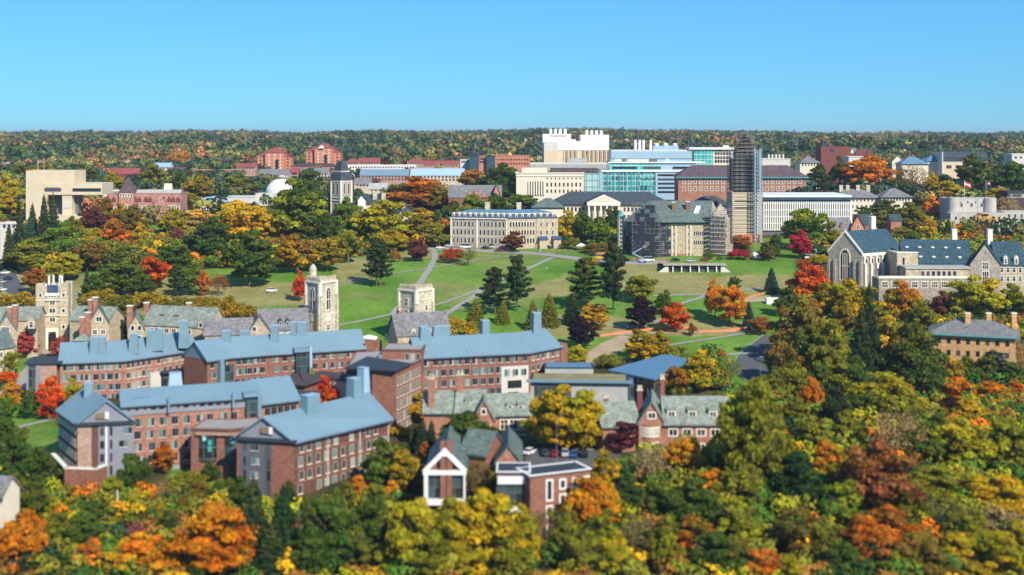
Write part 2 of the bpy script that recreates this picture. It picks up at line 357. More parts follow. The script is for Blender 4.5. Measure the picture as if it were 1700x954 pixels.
def off_back(Fp, d):
    out_ = []
    for i, p in enumerate(Fp):
        ds = []
        for j in (i-1, i):
            if 0 <= j < len(Fp)-1:
                dx, dy = Fp[j+1][0]-Fp[j][0], Fp[j+1][1]-Fp[j][1]; l = math.hypot(dx, dy); ds.append((-dy/l, dx/l))
        nx, ny = sum(a[0] for a in ds)/len(ds), sum(a[1] for a in ds)/len(ds); l2 = nx*nx+ny*ny
        out_.append((p[0]+nx*d/l2, p[1]+ny*d/l2))
    return out_
FOOT = []
def wing(b, Fp, depth, zb, ze, roof='gable', rh=4, wm=None, rm=None, over=.7, Bp=None, gm=None, th=.35, end=.5, hip=None, fas=True, parapet=.8, wallname='wall'):
    """a wing of a building on front rail Fp; walls, roof (gable / hip / flat / mansard / shed)"""
    Bp = Bp or off_back(Fp, depth); n = len(Fp); wm = wm or M['brick']; rm = rm or M['blue_roof']
    for i in range(n): FOOT.append(((Fp[i][0]+Bp[i][0])/2, (Fp[i][1]+Bp[i][1])/2, depth*.75))
    w_ = MB(); foot = list(Fp)+list(reversed(Bp)); w_.prism(foot, zb, ze, wm)
    r = MB()
    def ext(P, Q, d):                  # point P pushed d beyond, away from Q
        l = math.hypot(P[0]-Q[0], P[1]-Q[1]) or 1; return (P[0]+(P[0]-Q[0])/l*d, P[1]+(P[1]-Q[1])/l*d)
    if roof == 'gable':
        g = gm or wm
        for e in (0, -1):
            f, k = Fp[e], Bp[e]; c = ((f[0]+k[0])/2, (f[1]+k[1])/2)
            q = Fp[1] if e == 0 else Fp[-2]; dx, dy = q[0]-f[0], q[1]-f[1]; l = math.hypot(dx, dy); ix, iy = dx/l*.3, dy/l*.3
            tri = [(f[0], f[1], ze), (k[0], k[1], ze), (c[0], c[1], ze+rh-.05)]; tri2 = [(x+ix, y+iy, z) for x, y, z in tri]
            w_.loft([tri2, tri] if e == -1 else [tri, tri2], g)
        rings = []
        for i in range(n):
            f, k = Fp[i], Bp[i]
            if i == 0: f = ext(f, Fp[1], end); k = ext(k, Bp[1], end)
            if i == n-1: f = ext(f, Fp[-2], end); k = ext(k, Bp[-2], end)
            hd = math.hypot(f[0]-k[0], f[1]-k[1])/2; drop = rh/hd*over
            c = ((f[0]+k[0])/2, (f[1]+k[1])/2); fo = ext(f, c, over); ko = ext(k, c, over)
            rings.append([(fo[0], fo[1], ze-drop), (c[0], c[1], ze+rh), (ko[0], ko[1], ze-drop), (ko[0], ko[1], ze-drop+th), (c[0], c[1], ze+rh+th), (fo[0], fo[1], ze-drop+th)])
        r.loft(rings, rm)
        if rm in (M['blue_roof'], M['slate_blue']):      # standing seams
            for i in range(n-1):
                a_, c_ = rings[i], rings[i+1]; L_ = math.hypot(a_[4][0]-c_[4][0], a_[4][1]-c_[4][1]); ns_ = max(1, int(L_/1.3))
                for j in range(ns_):
                    t_ = (j+.5)/ns_
                    for e_ in (5, 3):
                        p_ = [a_[e_][q]+(c_[e_][q]-a_[e_][q])*t_ for q in range(3)]; q_ = [a_[4][q]+(c_[4][q]-a_[4][q])*t_ for q in range(3)]
                        r.bar(p_, q_, .085, rm)
        if fas:
            for rail, idx in ((Fp, 0), (Bp, 2)):
                for i in range(n-1):
                    a, c = rings[i][idx], rings[i+1][idx]; cc = [(rings[i][1][0]-a[0]), (rings[i][1][1]-a[1])]; l = math.hypot(*cc); ix, iy = cc[0]/l*.25, cc[1]/l*.25
                    pts = [(a[0]-ix*.3, a[1]-iy*.3), (c[0]-ix*.3, c[1]-iy*.3), (c[0]+ix, c[1]+iy), (a[0]+ix, a[1]+iy)]
                    if idx == 2: pts = pts[::-1]
                    r.prism(pts, a[2]-.35, a[2]+.02, M['fascia'])
    elif roof in ('hip', 'mansard'):
        f0, f1, k1, k0 = Fp[0], Fp[-1], Bp[-1], Bp[0]
        cx, cy = sum(q[0] for q in foot)/len(foot), sum(q[1] for q in foot)/len(foot)
        def inset(poly, d):
            m_ = len(poly); o_ = []
            for i in range(m_):
                p0, p1, p2 = poly[i-1], poly[i], poly[(i+1) % m_]
                n1 = (-(p1[1]-p0[1]), p1[0]-p0[0]); n2 = (-(p2[1]-p1[1]), p2[0]-p1[0]); l1 = math.hypot(*n1); l2 = math.hypot(*n2)
                nx, ny = n1[0]/l1+n2[0]/l2, n1[1]/l1+n2[1]/l2; q = (nx*nx+ny*ny)/2
                o_.append((p1[0]+nx*d/q, p1[1]+ny*d/q))
            return o_
        ev = inset(foot, -over); r.prism(ev, ze-.3, ze+.003, M['fascia'] if fas else rm)
        z0 = ze+.003
        if roof == 'mansard':
            e2 = inset(foot, 1.1); r.frus(inset(foot, -.3), z0, e2, ze+rh*.7, rm); z0 = ze+rh*.7; ev = inset(foot, .9); r.prism(ev, z0, z0+.25, M['trim']); z0 += .25; rr = M['roof_top']; top = ze+rh*1.25
        else: rr = rm; top = ze+rh
        hd = depth/2; hp = hip if hip is not None else hd
        u = ((f1[0]-f0[0]), (f1[1]-f0[1])); l = math.hypot(*u); u = (u[0]/l, u[1]/l)
        r0 = ((f0[0]+k0[0])/2+u[0]*hp, (f0[1]+k0[1])/2+u[1]*hp); r1 = ((f1[0]+k1[0])/2-u[0]*hp, (f1[1]+k1[1])/2-u[1]*hp)
        if n > 2:
            nn = len(ev); half = nn//2; top_pts = []
            mids = [((Fp[i][0]+Bp[i][0])/2, (Fp[i][1]+Bp[i][1])/2) for i in range(n)]; mids[0] = r0; mids[-1] = r1
            for i in range(n): top_pts.append(mids[i])
            seq = top_pts + list(reversed(top_pts))
            for i in range(nn):
                a, c = ev[i], ev[(i+1) % nn]; ta, tc = seq[i], seq[(i+1) % nn]
                pts = [(a[0], a[1], z0), (c[0], c[1], z0), (tc[0], tc[1], top), (ta[0], ta[1], top)]
                if ta == tc: pts = pts[:3]
                r.face(pts, rr)
        else:
            a, c, d_, e_ = [(x, y, z0) for x, y in ev]; p0 = (*r0, top); p1 = (*r1, top)
            r.face([a, c, p1, p0], rr); r.face([c, d_, p1], rr); r.face([d_, e_, p0, p1], rr); r.face([e_, a, p0], rr)
    elif roof == 'flat':
        def inset1(poly, d):
            cx, cy = sum(q[0] for q in poly)/len(poly), sum(q[1] for q in poly)/len(poly)
            return [(x+(cx-x)/math.hypot(cx-x, cy-y)*d, y+(cy-y)/math.hypot(cx-x, cy-y)*d) for x, y in poly]
        o_ = inset1(foot, -over); i_ = inset1(foot, .5)
        r.prism(o_, ze+.003, ze+.35, M['fascia'] if fas else rm)
        if parapet > 0:
            for j in range(len(o_)):
                k = (j+1) % len(o_); r.prism([o_[j], o_[k], i_[k], i_[j]], ze+.353, ze+.353+parapet, gm or wm)
        r.prism(i_, ze+.352, ze+.45, rm)
    elif roof == 'shed':
        o_ = foot; r.loft([[(x, y, ze+.01+(rh if i >= n else 0)) for i, (x, y) in enumerate(o_)], [(x, y, ze+.01+th+(rh if i >= n else 0)) for i, (x, y) in enumerate(o_)]], rm)
    wo = b.add(wallname, w_); ro = b.add('roof', r); b.ze = ze; b.zb = zb
    b.fr(Fp[0], Fp[1] if n == 2 else Fp[1]); return wo, ro
def chimney(b, x, y, w_, d_, z0, z1, m, ang=0, cap=True, pots=0, part='chimney', capm=None):
    mb = MB(); c = [(x+rot(a, e, ang)[0], y+rot(a, e, ang)[1]) for a, e in ((-w_/2, -d_/2), (w_/2, -d_/2), (w_/2, d_/2), (-w_/2, d_/2))]
    mb.prism(c, z0, z1, m)
    if cap:
        c2 = [(x+rot(a, e, ang)[0], y+rot(a, e, ang)[1]) for a, e in ((-w_/2-.15, -d_/2-.15), (w_/2+.15, -d_/2-.15), (w_/2+.15, d_/2+.15), (-w_/2-.15, d_/2+.15))]
        mb.prism(c2, z1+.002, z1+.3, capm or M['trim'])
    for i in range(pots):
        px_ = (i-(pots-1)/2)*w_/max(pots, 1); xx, yy = rot(px_, 0, ang); mb.tube((x+xx, y+yy, z1+.3), (x+xx, y+yy, z1+1.3), .28, capm or M['trim'], 8)
    return b.add(part, mb)
def dormer(b, a, z, w_, h_, dep, m, rm, style='plain', gable=True, t=0, ww=None):
    """a dormer standing on the roof of the current facade frame"""
    mb = MB(); b.box(mb, a-w_/2, a+w_/2, t, t+dep, z, z+h_, m)
    if gable:
        g = w_*.6; A_ = [b.p(a-w_/2-.2, t-.15), b.p(a+w_/2+.2, t-.15), b.p(a, t-.15)]; C_ = [b.p(a-w_/2-.2, t+dep), b.p(a+w_/2+.2, t+dep), b.p(a, t+dep)]
        tri = lambda P: [(*P[0], z+h_+.002), (*P[1], z+h_+.002), (*P[2], z+h_+g)]
        mb.loft([tri(C_), tri(A_)][::-1], rm)
        fr_ = [(*b.p(a-w_/2, t-.2), z+h_+.01), (*b.p(a+w_/2, t-.2), z+h_+.01), (*b.p(a, t-.2), z+h_+g-.25)]
        mb.face(fr_, m)
    else:
        q = [b.p(a-w_/2-.2, t-.3), b.p(a+w_/2+.2, t-.3), b.p(a+w_/2+.2, t+dep), b.p(a-w_/2-.2, t+dep)]
        mb.loft([[(x, y, z+h_+.002+(0 if i < 2 else .5)) for i, (x, y) in enumerate(q)], [(x, y, z+h_+.2+(0 if i < 2 else .5)) for i, (x, y) in enumerate(q)]], rm)
    o = b.add('dormer', mb)
    wm_ = win_mesh(style, ww or w_*.5, h_*.62); x, y = b.p(a, t); link('window', wm_, o, (x-b.loc[0], y-b.loc[1], z+h_*.15-b.loc[2]), b.ang)
# ------------------------------------------------------------ ground sheet
def inpoly(x, y, P):
    c = False; j = len(P)-1
    for i in range(len(P)):
        if (P[i][1] > y) != (P[j][1] > y) and x < (P[j][0]-P[i][0])*(y-P[i][1])/(P[j][1]-P[i][1])+P[i][0]: c = not c
        j = i
    return c
LAWN = [[(555,430),(700,413),(760,411),(1000,411),(1315,422),(1325,470),(1300,500),(1300,600),(1220,650),(1180,600),(1010,600),(760,600),(560,600),(420,520),(420,470),(470,470)],
        [(0,690),(95,690),(105,800),(0,810)], [(0,588),(60,592),(60,690),(0,690)], [(60,455),(560,440),(560,525),(60,540)],
        [(280,762),(405,772),(395,812),(280,805)], [(1590,388),(1700,388),(1700,404),(1590,402)], [(930,392),(1012,392),(1012,415),(930,415)], [(0,430),(60,430),(70,480),(0,500)], [(240,372),(330,372),(330,395),(240,395)],[(1250,395),(1330,395),(1330,430),(1250,430)]]
DRY = [[(1015,428),(1112,426),(1100,455),(1215,458),(1312,455),(1315,488),(1180,492),(1030,482)], [(555,428),(625,430),(645,452),(600,470),(555,476)], [(873,478),(938,452),(952,490),(880,492)],
       [(645,418),(722,416),(722,428),(650,430)], [(60,455),(500,470),(520,505),(60,530)], [(0,430),(60,430),(70,480),(0,500)], [(880,520),(1260,535),(1260,556),(890,560)]]
def terrain():
    ys = []; y = 120.0
    while y < 30000:
        ys.append(y); y += 3.0 if y < 720 else (8 if y < 1200 else (y*.02))
    nx = 250; rows = len(ys)
    v = []; cols = []
    for y in ys:
        for i in range(nx+1):
            u = i/nx*2-1; x = u*(.52*y+70); z = ground(x, y)
            v.append((x, y, z)); px, py = CX+F*x/y, HY+F*(CZ-z)/y
            l = d = 0.0
            if 300 < y < 900:
                j1 = 6*mnoise.noise((x*.05, y*.05, 0)); j2 = 4*mnoise.noise((x*.05, y*.05, 9))
                l = 1.0 if any(inpoly(px, py, P) for P in LAWN) else 0.0
                d = 1.0 if any(inpoly(px+j1*2, py+j2, P) for P in DRY) else 0.0
            cols.append((l, d, 0, 1))
    f = [(r*(nx+1)+i, r*(nx+1)+i+1, (r+1)*(nx+1)+i+1, (r+1)*(nx+1)+i) for r in range(rows-1) for i in range(nx)]
    me = bpy.data.meshes.new('ground'); me.from_pydata(v, [], f)
    ca = me.color_attributes.new('cover', 'FLOAT_COLOR', 'POINT'); ca.data.foreach_set('color', np.array(cols, dtype=np.float32).ravel())
    me.polygons.foreach_set('use_smooth', [True]*len(f))
    m, n, b = new_mat('ground'); A = n.nodes.new('ShaderNodeAttribute'); A.attribute_name = 'cover'
    s = n.nodes.new('ShaderNodeSeparateColor'); n.links.new(A.outputs['Color'], s.inputs[0])
    g = n.nodes.new('ShaderNodeNewGeometry')
    def ns(scale, c1, c2, p0=.35, p1=.65, det=5):
        t = n.nodes.new('ShaderNodeTexNoise'); t.inputs['Scale'].default_value = scale; t.inputs['Detail'].default_value = det; n.links.new(g.outputs['Position'], t.inputs['Vector'])
        r = n.nodes.new('ShaderNodeValToRGB'); r.color_ramp.elements[0].position = p0; r.color_ramp.elements[1].position = p1
        r.color_ramp.elements[0].color = (*c1, 1); r.color_ramp.elements[1].color = (*c2, 1); n.links.new(t.outputs[0], r.inputs[0]); return r.outputs[0]
    grass = ns(.035, (.082, .182, .020), (.148, .255, .038)); gr2 = ns(.5, (.8, .8, .8), (1.12, 1.12, 1.12))
    patch = ns(.018, (0, 0, 0), (1, 1, 1), .54, .68)
    dry = ns(.06, (.23, .20, .075), (.36, .28, .125)); forest = ns(.12, (.035, .04, .014), (.10, .075, .03))
    def mix(f_, a, c, mode='MIX'):
        x = n.nodes.new('ShaderNodeMix'); x.data_type = 'RGBA'; x.blend_type = mode
        if isinstance(f_, float): x.inputs[0].default_value = f_
        else: n.links.new(f_, x.inputs[0])
        n.links.new(a, x.inputs[6]); n.links.new(c, x.inputs[7]); return x.outputs[2]
    half = n.nodes.new('ShaderNodeMath'); half.operation = 'MULTIPLY'; half.inputs[1].default_value = .45; n.links.new(patch, half.inputs[0])
    g1 = mix(half.outputs[0], grass, dry)
    dd = n.nodes.new('ShaderNodeMath'); dd.operation = 'MULTIPLY'; dd.inputs[1].default_value = .8; n.links.new(s.outputs[1], dd.inputs[0])
    g2 = mix(dd.outputs[0], g1, dry); g3 = mix(s.outputs[0], forest, g2); g4 = mix(1.0, g3, gr2, 'MULTIPLY')
    n.links.new(g4, b.inputs['Base Color']); b.inputs['Roughness'].default_value = 1; b.inputs['Specular IOR Level'].default_value = .05
    me.materials.append(m); tag(link('ground', me), None, None, kind='structure')
terrain()

def ribbon(name, pts, wd, m, off=.16, kerb=False):
    P = []
    for p in pts: x, y, z = at(p[0], p[1]); P.append((x, y))
    # densify with Catmull-Rom
    Q = []
    for i in range(len(P)-1):
        p0 = P[max(i-1, 0)]; p1 = P[i]; p2 = P[i+1]; p3 = P[min(i+2, len(P)-1)]
        k = max(2, int(math.hypot(p2[0]-p1[0], p2[1]-p1[1])/2.5))
        for j in range(k):
            t = j/k; Q.append(tuple(.5*((2*p1[c])+(-p0[c]+p2[c])*t+(2*p0[c]-5*p1[c]+4*p2[c]-p3[c])*t*t+(-p0[c]+3*p1[c]-3*p2[c]+p3[c])*t**3) for c in (0, 1)))
    Q.append(P[-1]); mb = MB(); k = mb.mi(m); nn = max(3, int(wd/2.5)+1); kk = mb.mi(M['path'])
    cols_ = nn+1
    for i, q in enumerate(Q):
        a = Q[max(i-1, 0)]; c = Q[min(i+1, len(Q)-1)]; dx, dy = c[0]-a[0], c[1]-a[1]; l = math.hypot(dx, dy) or 1; nx, ny = -dy/l, dx/l
        for j in range(cols_):
            t = (j/nn-.5)*wd; x, y = q[0]+nx*t, q[1]+ny*t; mb.v.append((x, y, ground(x, y)+off))
    for i in range(len(Q)-1):
        for j in range(nn):
            a = i*cols_+j; mb.f.append((a, a+1, a+cols_+1, a+cols_)); mb.m.append(k)
    if kerb:
        for sgn in (-1, 1):
            for i in range(len(Q)-1):
                pts4 = []
                for q_, idx in ((Q[i], i), (Q[i+1], i+1)):
                    a = Q[max(idx-1, 0)]; c = Q[min(idx+1, len(Q)-1)]; dx, dy = c[0]-a[0], c[1]-a[1]; l = math.hypot(dx, dy) or 1; nx, ny = -dy/l, dx/l
                    for t in (wd/2, wd/2+.35): x, y = q_[0]+nx*t*sgn, q_[1]+ny*t*sgn; pts4.append((x, y, ground(x, y)+off))
                z = .13; lo = [pts4[0], pts4[1], pts4[3], pts4[2]]; mb.loft([[(p[0], p[1], p[2]-.3) for p in lo], [(p[0], p[1], p[2]+z) for p in lo]], M['path'])
    o = link(name, mb.mesh(name)); o['kind'] = 'structure'; return Q
ribbon('path', [(719,413),(722,426),(716,441),(704,459),(693,476),(678,492),(666,506),(652,522)], 3.0, M['path'])
ribbon('path', [(556,541),(600,533),(645,523),(690,514),(735,503),(770,491),(803,478)], 1.9, M['path'], off=.20)
ribbon('path', [(738,524),(760,509),(785,494),(803,479),(835,463),(875,447),(897,437),(917,428)], 2.6, M['path'], off=.24)
ribbon('path', [(640,456),(680,450),(720,444),(760,437),(800,431),(860,424)], 1.7, M['path'], off=.20)
ribbon('path', [(556,470),(590,465),(620,459),(640,456)], 1.2, M['path'], off=.2)
ribbon('path', [(1085,491),(1130,490),(1175,488),(1230,482),(1262,478)], 2.2, M['path'])
ribbon('path', [(1112,512),(1135,503),(1158,496),(1180,488)], 2.4, M['path'], off=.20)
ribbon('path', [(1100,575),(1150,567),(1190,561),(1240,553)], 1.6, M['path'])
ribbon('path', [(1205,589),(1230,587),(1258,586)], 1.8, M['path'])
ribbon('path', [(905,548),(935,541),(965,536),(1040,543),(1100,530)], 1.8, M['path'])
ribbon('path', [(737,516),(775,512)], 1.4, M['path'])
ribbon('path', [(0,716),(45,706),(95,694)], 2.2, M['path'])
ribbon('path', [(0,752),(12,745)], 2.2, M['path'])
ribbon('path', [(150,468),(175,472),(120,490)], 2.2, M['path'])
ribbon('road', [(690,412),(740,413),(790,416),(845,418),(900,422),(940,427),(975,432),(1015,435),(1060,436),(1108,436)], 7.5, M['path'], kerb=True)
ribbon('road', [(1296,560),(1272,580),(1256,596),(1252,612),(1268,628),(1292,642),(1330,658)], 13, M['asphalt'], kerb=True)
ribbon('road', [(4,436),(10,455),(20,474),(36,496)], 8, M['asphalt'], kerb=True)
ribbon('road', [(-30,664),(0,655),(22,648),(34,636),(46,622),(62,606)], 6, M['path'])
ribbon('road', [(10,582),(50,583),(120,588)], 5, M['path'])
ribbon('road', [(150,925),(190,905),(235,898),(300,915)], 6, M['asphalt'])
ribbon('parking_lot', [(872,762),(940,762),(1030,764)], 15, M['asphalt'], kerb=True)
ribbon('courtyard_paving', [(290,764),(330,770),(400,772)], 4.5, M['path'])
ribbon('dirt_track', [(965,606),(995,590),(1018,574),(1050,560)], 10, M['dirt'])
ribbon('dirt_track', [(1215,499),(1255,497),(1300,494)], 9, M['dirt'])
ribbon('dirt_track', [(1000,556),(1080,553),(1150,552),(1235,550)], 3.2, M['dirt'])
# ------------------------------------------------------------ west campus: brick residence halls with blue roofs
def metal_box(b, px, Y, w_, d_, z0, z1, ang, m=None, part='roof_monitor'):
    x, y = W(px, Y); m = m or M['blue_box']; mb = MB(); q = lambda e: [(x+rot(a, c, ang)[0], y+rot(a, c, ang)[1]) for a, c in ((-w_/2-e, -d_/2-e), (w_/2+e, -d_/2-e), (w_/2+e, d_/2+e), (-w_/2-e, d_/2+e))]
    mb.frus(q(.35), z0, q(0), z1, m); mb.prism(q(.1), z1+.002, z1+.15, M['light_metal']); return b.add(part, mb)
def louvre(b, a, t, z, m1=True):
    b.part_box('louvre', a-2.2, a-.3, t-.12, t+.1, z, z+1.3, M['louvre']); b.part_box('vent_panel', a-.1, a+.8, t-.16, t+.1, z-.1, z+1.6, M['white'])
def rails_of(pts, z): return EP(pts, z)
RH = 'brick residence halls with blue metal roofs'
# --- rear left hall
ze = 30.3; Pa = EP([(99,600.8),(205.7,597),(254,590),(330,578)], ze)
b = Bld('residence_hall', 'long bent brick hall with blue roof in front of the arched stone tower', 'building', (*Pa[0], 17), RH)
wing(b, Pa, 13, 15, ze, 'gable', 4.7, M['brick_pink'], M['blue_roof'], gm=M['blue_box'])
zs = [ze-2.7-3.2*i for i in range(4)]
b.fr(Pa[0], Pa[1]); b.grid(.8, b.L-.5, 8, zs, 1.5, 1.8, 'dorm', .35); L0 = b.ang
b.fr(Pa[1], Pa[2]); b.grid(.6, b.L-.5, 5, zs, 1.2, 1.7, 'dormpale', .2)
b.fr(Pa[2], Pa[3]); b.grid(1, b.L-1, 7, zs, 1.2, 1.7, 'dormpale', .2)
b.part_box('glass_bay', 2.5, 8.5, -2.2, -.01, 15, 24.5, M['curtain_dark']); b.part_box('bay_roof', 1.5, 14, -3.6, -.02, 24.6, 24.95, M['fascia']); b.part_box('stair_tower', -1.8, 2.2, -1.2, -.01, 15, 25, M['offwhite'])
b.fr(W(44.5, 402), W(93.5, 403)); b.part_box('flat_roof_block', 0, b.L, 0, 11, 15, 30.2, M['brick_pale']); b.part_box('canopy', -.8, b.L+1.5, -.8, 11.5, 30.25, 30.7, M['fascia'])
b.part_box('glass_strip', .6, 2.6, -.15, -.01, 16, 29.6, M['curtain_dark']); b.part_box('metal_strip', 2.9, 4.1, -.2, -.01, 16, 29.8, M['grey_metal']); b.part_box('metal_strip', -.1, .5, -.2, -.01, 16, 29.8, M['grey_metal'])
for px, Y, w_, d_, z1 in ((159, 411, 3, 3, 37), (170, 411, 1.8, 2.6, 37.1), (222, 415, 2.4, 3, 37.5), (253, 420, 3.2, 3, 38), (264, 421, 2, 3, 38), (305, 426, 2.6, 3, 40)): metal_box(b, px, Y, w_, d_, 31.5, z1, L0)
b.done()
# --- rear centre hall
Pb = EP([(344,597.5),(385,591.5),(446,586.7),(513,582.6),(605.7,576.7)], ze)
b = Bld('residence_hall', 'blue roofed brick hall with glazed stair bay just below the turreted stone tower', 'building', (*Pb[0], 17), RH)
wing(b, Pb, 13, 15, ze, 'gable', 4.9, M['brick'], M['blue_roof'], gm=M['blue_box'])
for i, n_ in ((0, 3), (1, 5), (2, 4), (3, 6)):
    b.fr(Pb[i], Pb[i+1]); b.grid(.8, b.L-.8, n_, zs[:4], 1.5, 1.8, 'dorm', .35)
    if i == 2: b.part_box('stair_bay', b.L-4.5, b.L-.3, -1.6, -.01, 15, 30, M['curtain_dark']); b.part_box('bay_roof', b.L-5.2, b.L, -2, 1, 30.4, 31.6, M['blue_roof']); b.part_box('metal_fin', b.L-.25, b.L+.5, -2.2, -.01, 15, 32, M['light_metal'])
    if i == 0: b.part_box('stair_bay', b.L-4, b.L-.5, -1.6, -.01, 15, 28, M['curtain_dark']); b.part_box('metal_fin', b.L-5.6, b.L-4.1, -2, -.01, 15, 30, M['blue_box'])
b.fr(Pb[-1], W(634, 440)); b.part_box('end_block', 0, b.L, 0, 10, 15, 31.5, M['brick']); b.grid(.3, b.L, 2, zs[:3], 1.4, 1.7, 'dorm')
for px, Y, w_, d_, z1 in ((376, 421, 2.6, 2.6, 37.6), (456, 427, 2.2, 3, 38.4), (487, 431, 1.6, 3, 39), (502, 432, 3, 3, 38.8), (407, 428, 3, 2.4, 36.5)): metal_box(b, px, Y, w_, d_, 31.5, z1, .1)
x, y = W(319, 416); b.fr(W(311, 419), W(344, 411.5)); louvre(b, b.L*.62, -.4, 30.6)
b.done()
# --- rear right hall
ze = 34.3; Pc = EP([(692,592.8),(878.9,583.5),(930,574)], ze)
b = Bld('residence_hall', 'blue roofed brick hall right of the flat brick block, below the grassy slope', 'building', (*Pc[0], 18), RH)
wing(b, Pc, 13.5, 16, ze, 'gable', 4.6, M['brick'], M['blue_roof'], gm=M['blue_box'])
zs = [ze-2.7-3.2*i for i in range(5)]
b.fr(Pc[0], Pc[1]); b.grid(1.6, b.L-.5, 13, zs, 1.5, 1.85, 'dorm', .4); LA = b.ang
b.part_box('pale_bay', b.L-9, b.L-.4, -.35, -.01, 20, 30.2, M['offwhite']); b.grid(b.L-8.5, b.L-.6, 3, [27.4], 1.5, 1.8, 'dorm', t=-.36)
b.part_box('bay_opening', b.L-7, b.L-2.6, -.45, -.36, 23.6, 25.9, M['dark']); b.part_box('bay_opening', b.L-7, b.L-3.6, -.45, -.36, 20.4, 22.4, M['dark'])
b.fr(Pc[1], Pc[2]); b.grid(.6, b.L-.4, 6, zs[:4], 1.1, 1.7, 'dormpale', .1)
b.fr(Pc[2], W(941, 413)); b.part_box('end_block', 0, b.L, -.3, 9, 16, 34.9, M['brick'])
for px, Y, w_, d_, z1 in ((703, 398, 2.2, 3, 42.2), (710, 398, 1.4, 2.2, 41.6), (725, 400, 2.2, 2, 42), (738, 401, 2.4, 2, 42), (805, 406, 2.1, 3, 43), (890, 412, 2.3, 3, 44.6)): metal_box(b, px, Y, w_, d_, 36, z1, LA)
x, y = W(893, 412); mb = MB(); mb.tube((x, y, 44.7), (x, y, 46.4), .35, M['steel'], 8); b.add('flue', mb)
b.fr(W(653, 399), W(692, 390.8)); louvre(b, b.L*.6, -.45, 34.5); b.done()
# --- flat roofed block with canopy
b = Bld('residence_hall', 'tall flat roofed brick block with a dark oversailing canopy over its glazed corner', 'building', (*W(600, 372), 18), RH)
q = [W(575, 371), W(618, 368), W(656, 367), W(699.5, 385)]
f = [q[0], q[1], q[2]]; bk = [W(592, 398), W(640, 400), q[3]]
wing(b, f, 0, 15, 34.0, 'flat', wm=M['brick'], rm=M['gravel'], Bp=bk, over=.1, parapet=.3)
b.fr(q[0], q[1]); b.part_box('corner_glazing', -.1, b.L, -.12, -.01, 20, 33.6, M['curtain_dark'])
mb = MB(); mb.prism([W(571, 369), W(657, 365), W(683, 376), W(610, 388)], 34.5, 35.0, M['fascia']); b.add('canopy', mb)
b.fr(q[2], q[3]); b.grid(.6, b.L-.5, 8, [30.2-3.4*i for i in range(5)], 1.0, 2.3, 'dormpale')
f2 = [W(634, 386), W(699.8, 385.3)]; wing(b, f2, 11, 30, 36.8, 'flat', wm=M['brick'], rm=M['gravel'], over=.1, parapet=.3)
b.fr(*f2); b.grid(b.L-5, b.L-.2, 3, [33.8], 1.0, 2.3, 'dormpale'); b.part_box('service_door', -1, 0, -.1, .1, 32, 35.8, M['blue_box']); b.done()
# --- front left hall
b = Bld('residence_hall', 'blue roofed brick hall with grey panel end and grey top storey, front left', 'building', (*W(131, 322), 15), RH)
F1 = [(-116.5, 338), (-106.3, 322)]; B1 = [(-103.5, 343), (-93.4, 324.8)]
wing(b, F1, 0, 11, 29.6, 'gable', 5.2, M['brick_dark'], M['blue_roof'], Bp=B1, gm=M['grey_metal'], end=.8)
zs4 = [29.6-3.0-3.2*i for i in range(5)]
b.fr(*F1); b.grid(.5, b.L-.8, 7, zs4, 1.3, 2.0, 'blind', .1)
b.fr(F1[1], B1[1]); L = b.L
b.part_box('pale_brick_pier', 0, L*.25, -.25, -.01, 11, 29.1, M['brick_pale']); b.part_box('dark_brick_pier', L*.25, L*.375, -.22, -.01, 11, 29.1, M['brick_dark'])
b.part_box('metal_cladding', L*.375, L, -.3, -.01, 12, 29.1, M['grey_metal']); b.part_box('white_strip', L*.5, L*.53, -.45, -.31, 12, 29.1, M['white'])
for i, z in enumerate(zs4[:4]):
    b.win(L*.44, z-.2, 1.0, 1.9, 'far', t=-.31); b.win(L*.6, z-.3, .6, 2.2, 'far', t=-.31); b.win(L*(.82 if i % 2 else .9), z+.1, 2.0, 1.5, 'dorm', t=-.31)
b.part_box('eave_band', -.6, L+.6, -1.1, -.01, 29.15, 29.75, M['fascia']); louvre(b, L*.5, -.45, 30.6)
ze2 = 32.6; F2 = EP([(203,672.4),(431,656.7)], ze2)
wing(b, F2, 12, 12, ze2, 'gable', 2.6, M['brick_pink'], M['blue_roof'], over=.9)
b.fr(*F2); b.part_box('grey_storey', 0, b.L-3, -.3, -.01, ze2-2.7, ze2-.5, M['grey_metal'])
for i in range(14): b.win(1.5+i*(b.L-6)/14, ze2-1.6, random.choice([.5, 1.3, 1.3]), .9, 'far', t=-.31)
b.grid(2.5, b.L-5, 9, [ze2-5.6-3.1*i for i in range(5)], 1.5, 1.9, 'dorm', .3)
b.part_box('stair_bay', b.L-3.6, b.L-.8, -1.5, -.01, 12, ze2-.6, M['curtain_dark']); b.part_box('metal_fin', b.L-.75, b.L+.1, -2, -.01, 12, ze2+.6, M['blue_box']); b.part_box('bay_roof', b.L-4.4, b.L-.7, -1.9, 1.5, ze2+.2, ze2+1.1, M['blue_roof'])
for f_ in (.32, .79): b.part_box('bracket', b.L*f_, b.L*f_+.5, -1.6, -.32, ze2-2.4, ze2+1.2, M['blue_box'])
b.part_box('solar_panel', b.L*.07, b.L*.19, 1.6, 4.2, ze2+.9, ze2+1.3, M['blue_roof2'])
F3 = EP([(432.5,668.5),(495.4,661.4)], 30.6); wing(b, F3, 14.5, 12, 30.6, 'gable', 4.6, M['brick_pink'], M['blue_roof'], over=.8)
b.fr(*F3); b.grid(1, b.L-.5, 5, [27.2, 24, 20.8], 1.4, 1.9, 'dorm')
metal_box(b, 147, 335, 1.8, 2.4, 32, 37.2, .3); metal_box(b, 291, 352, 3, 2, 33.4, 36.6, .3, M['light_metal'])
b.done()
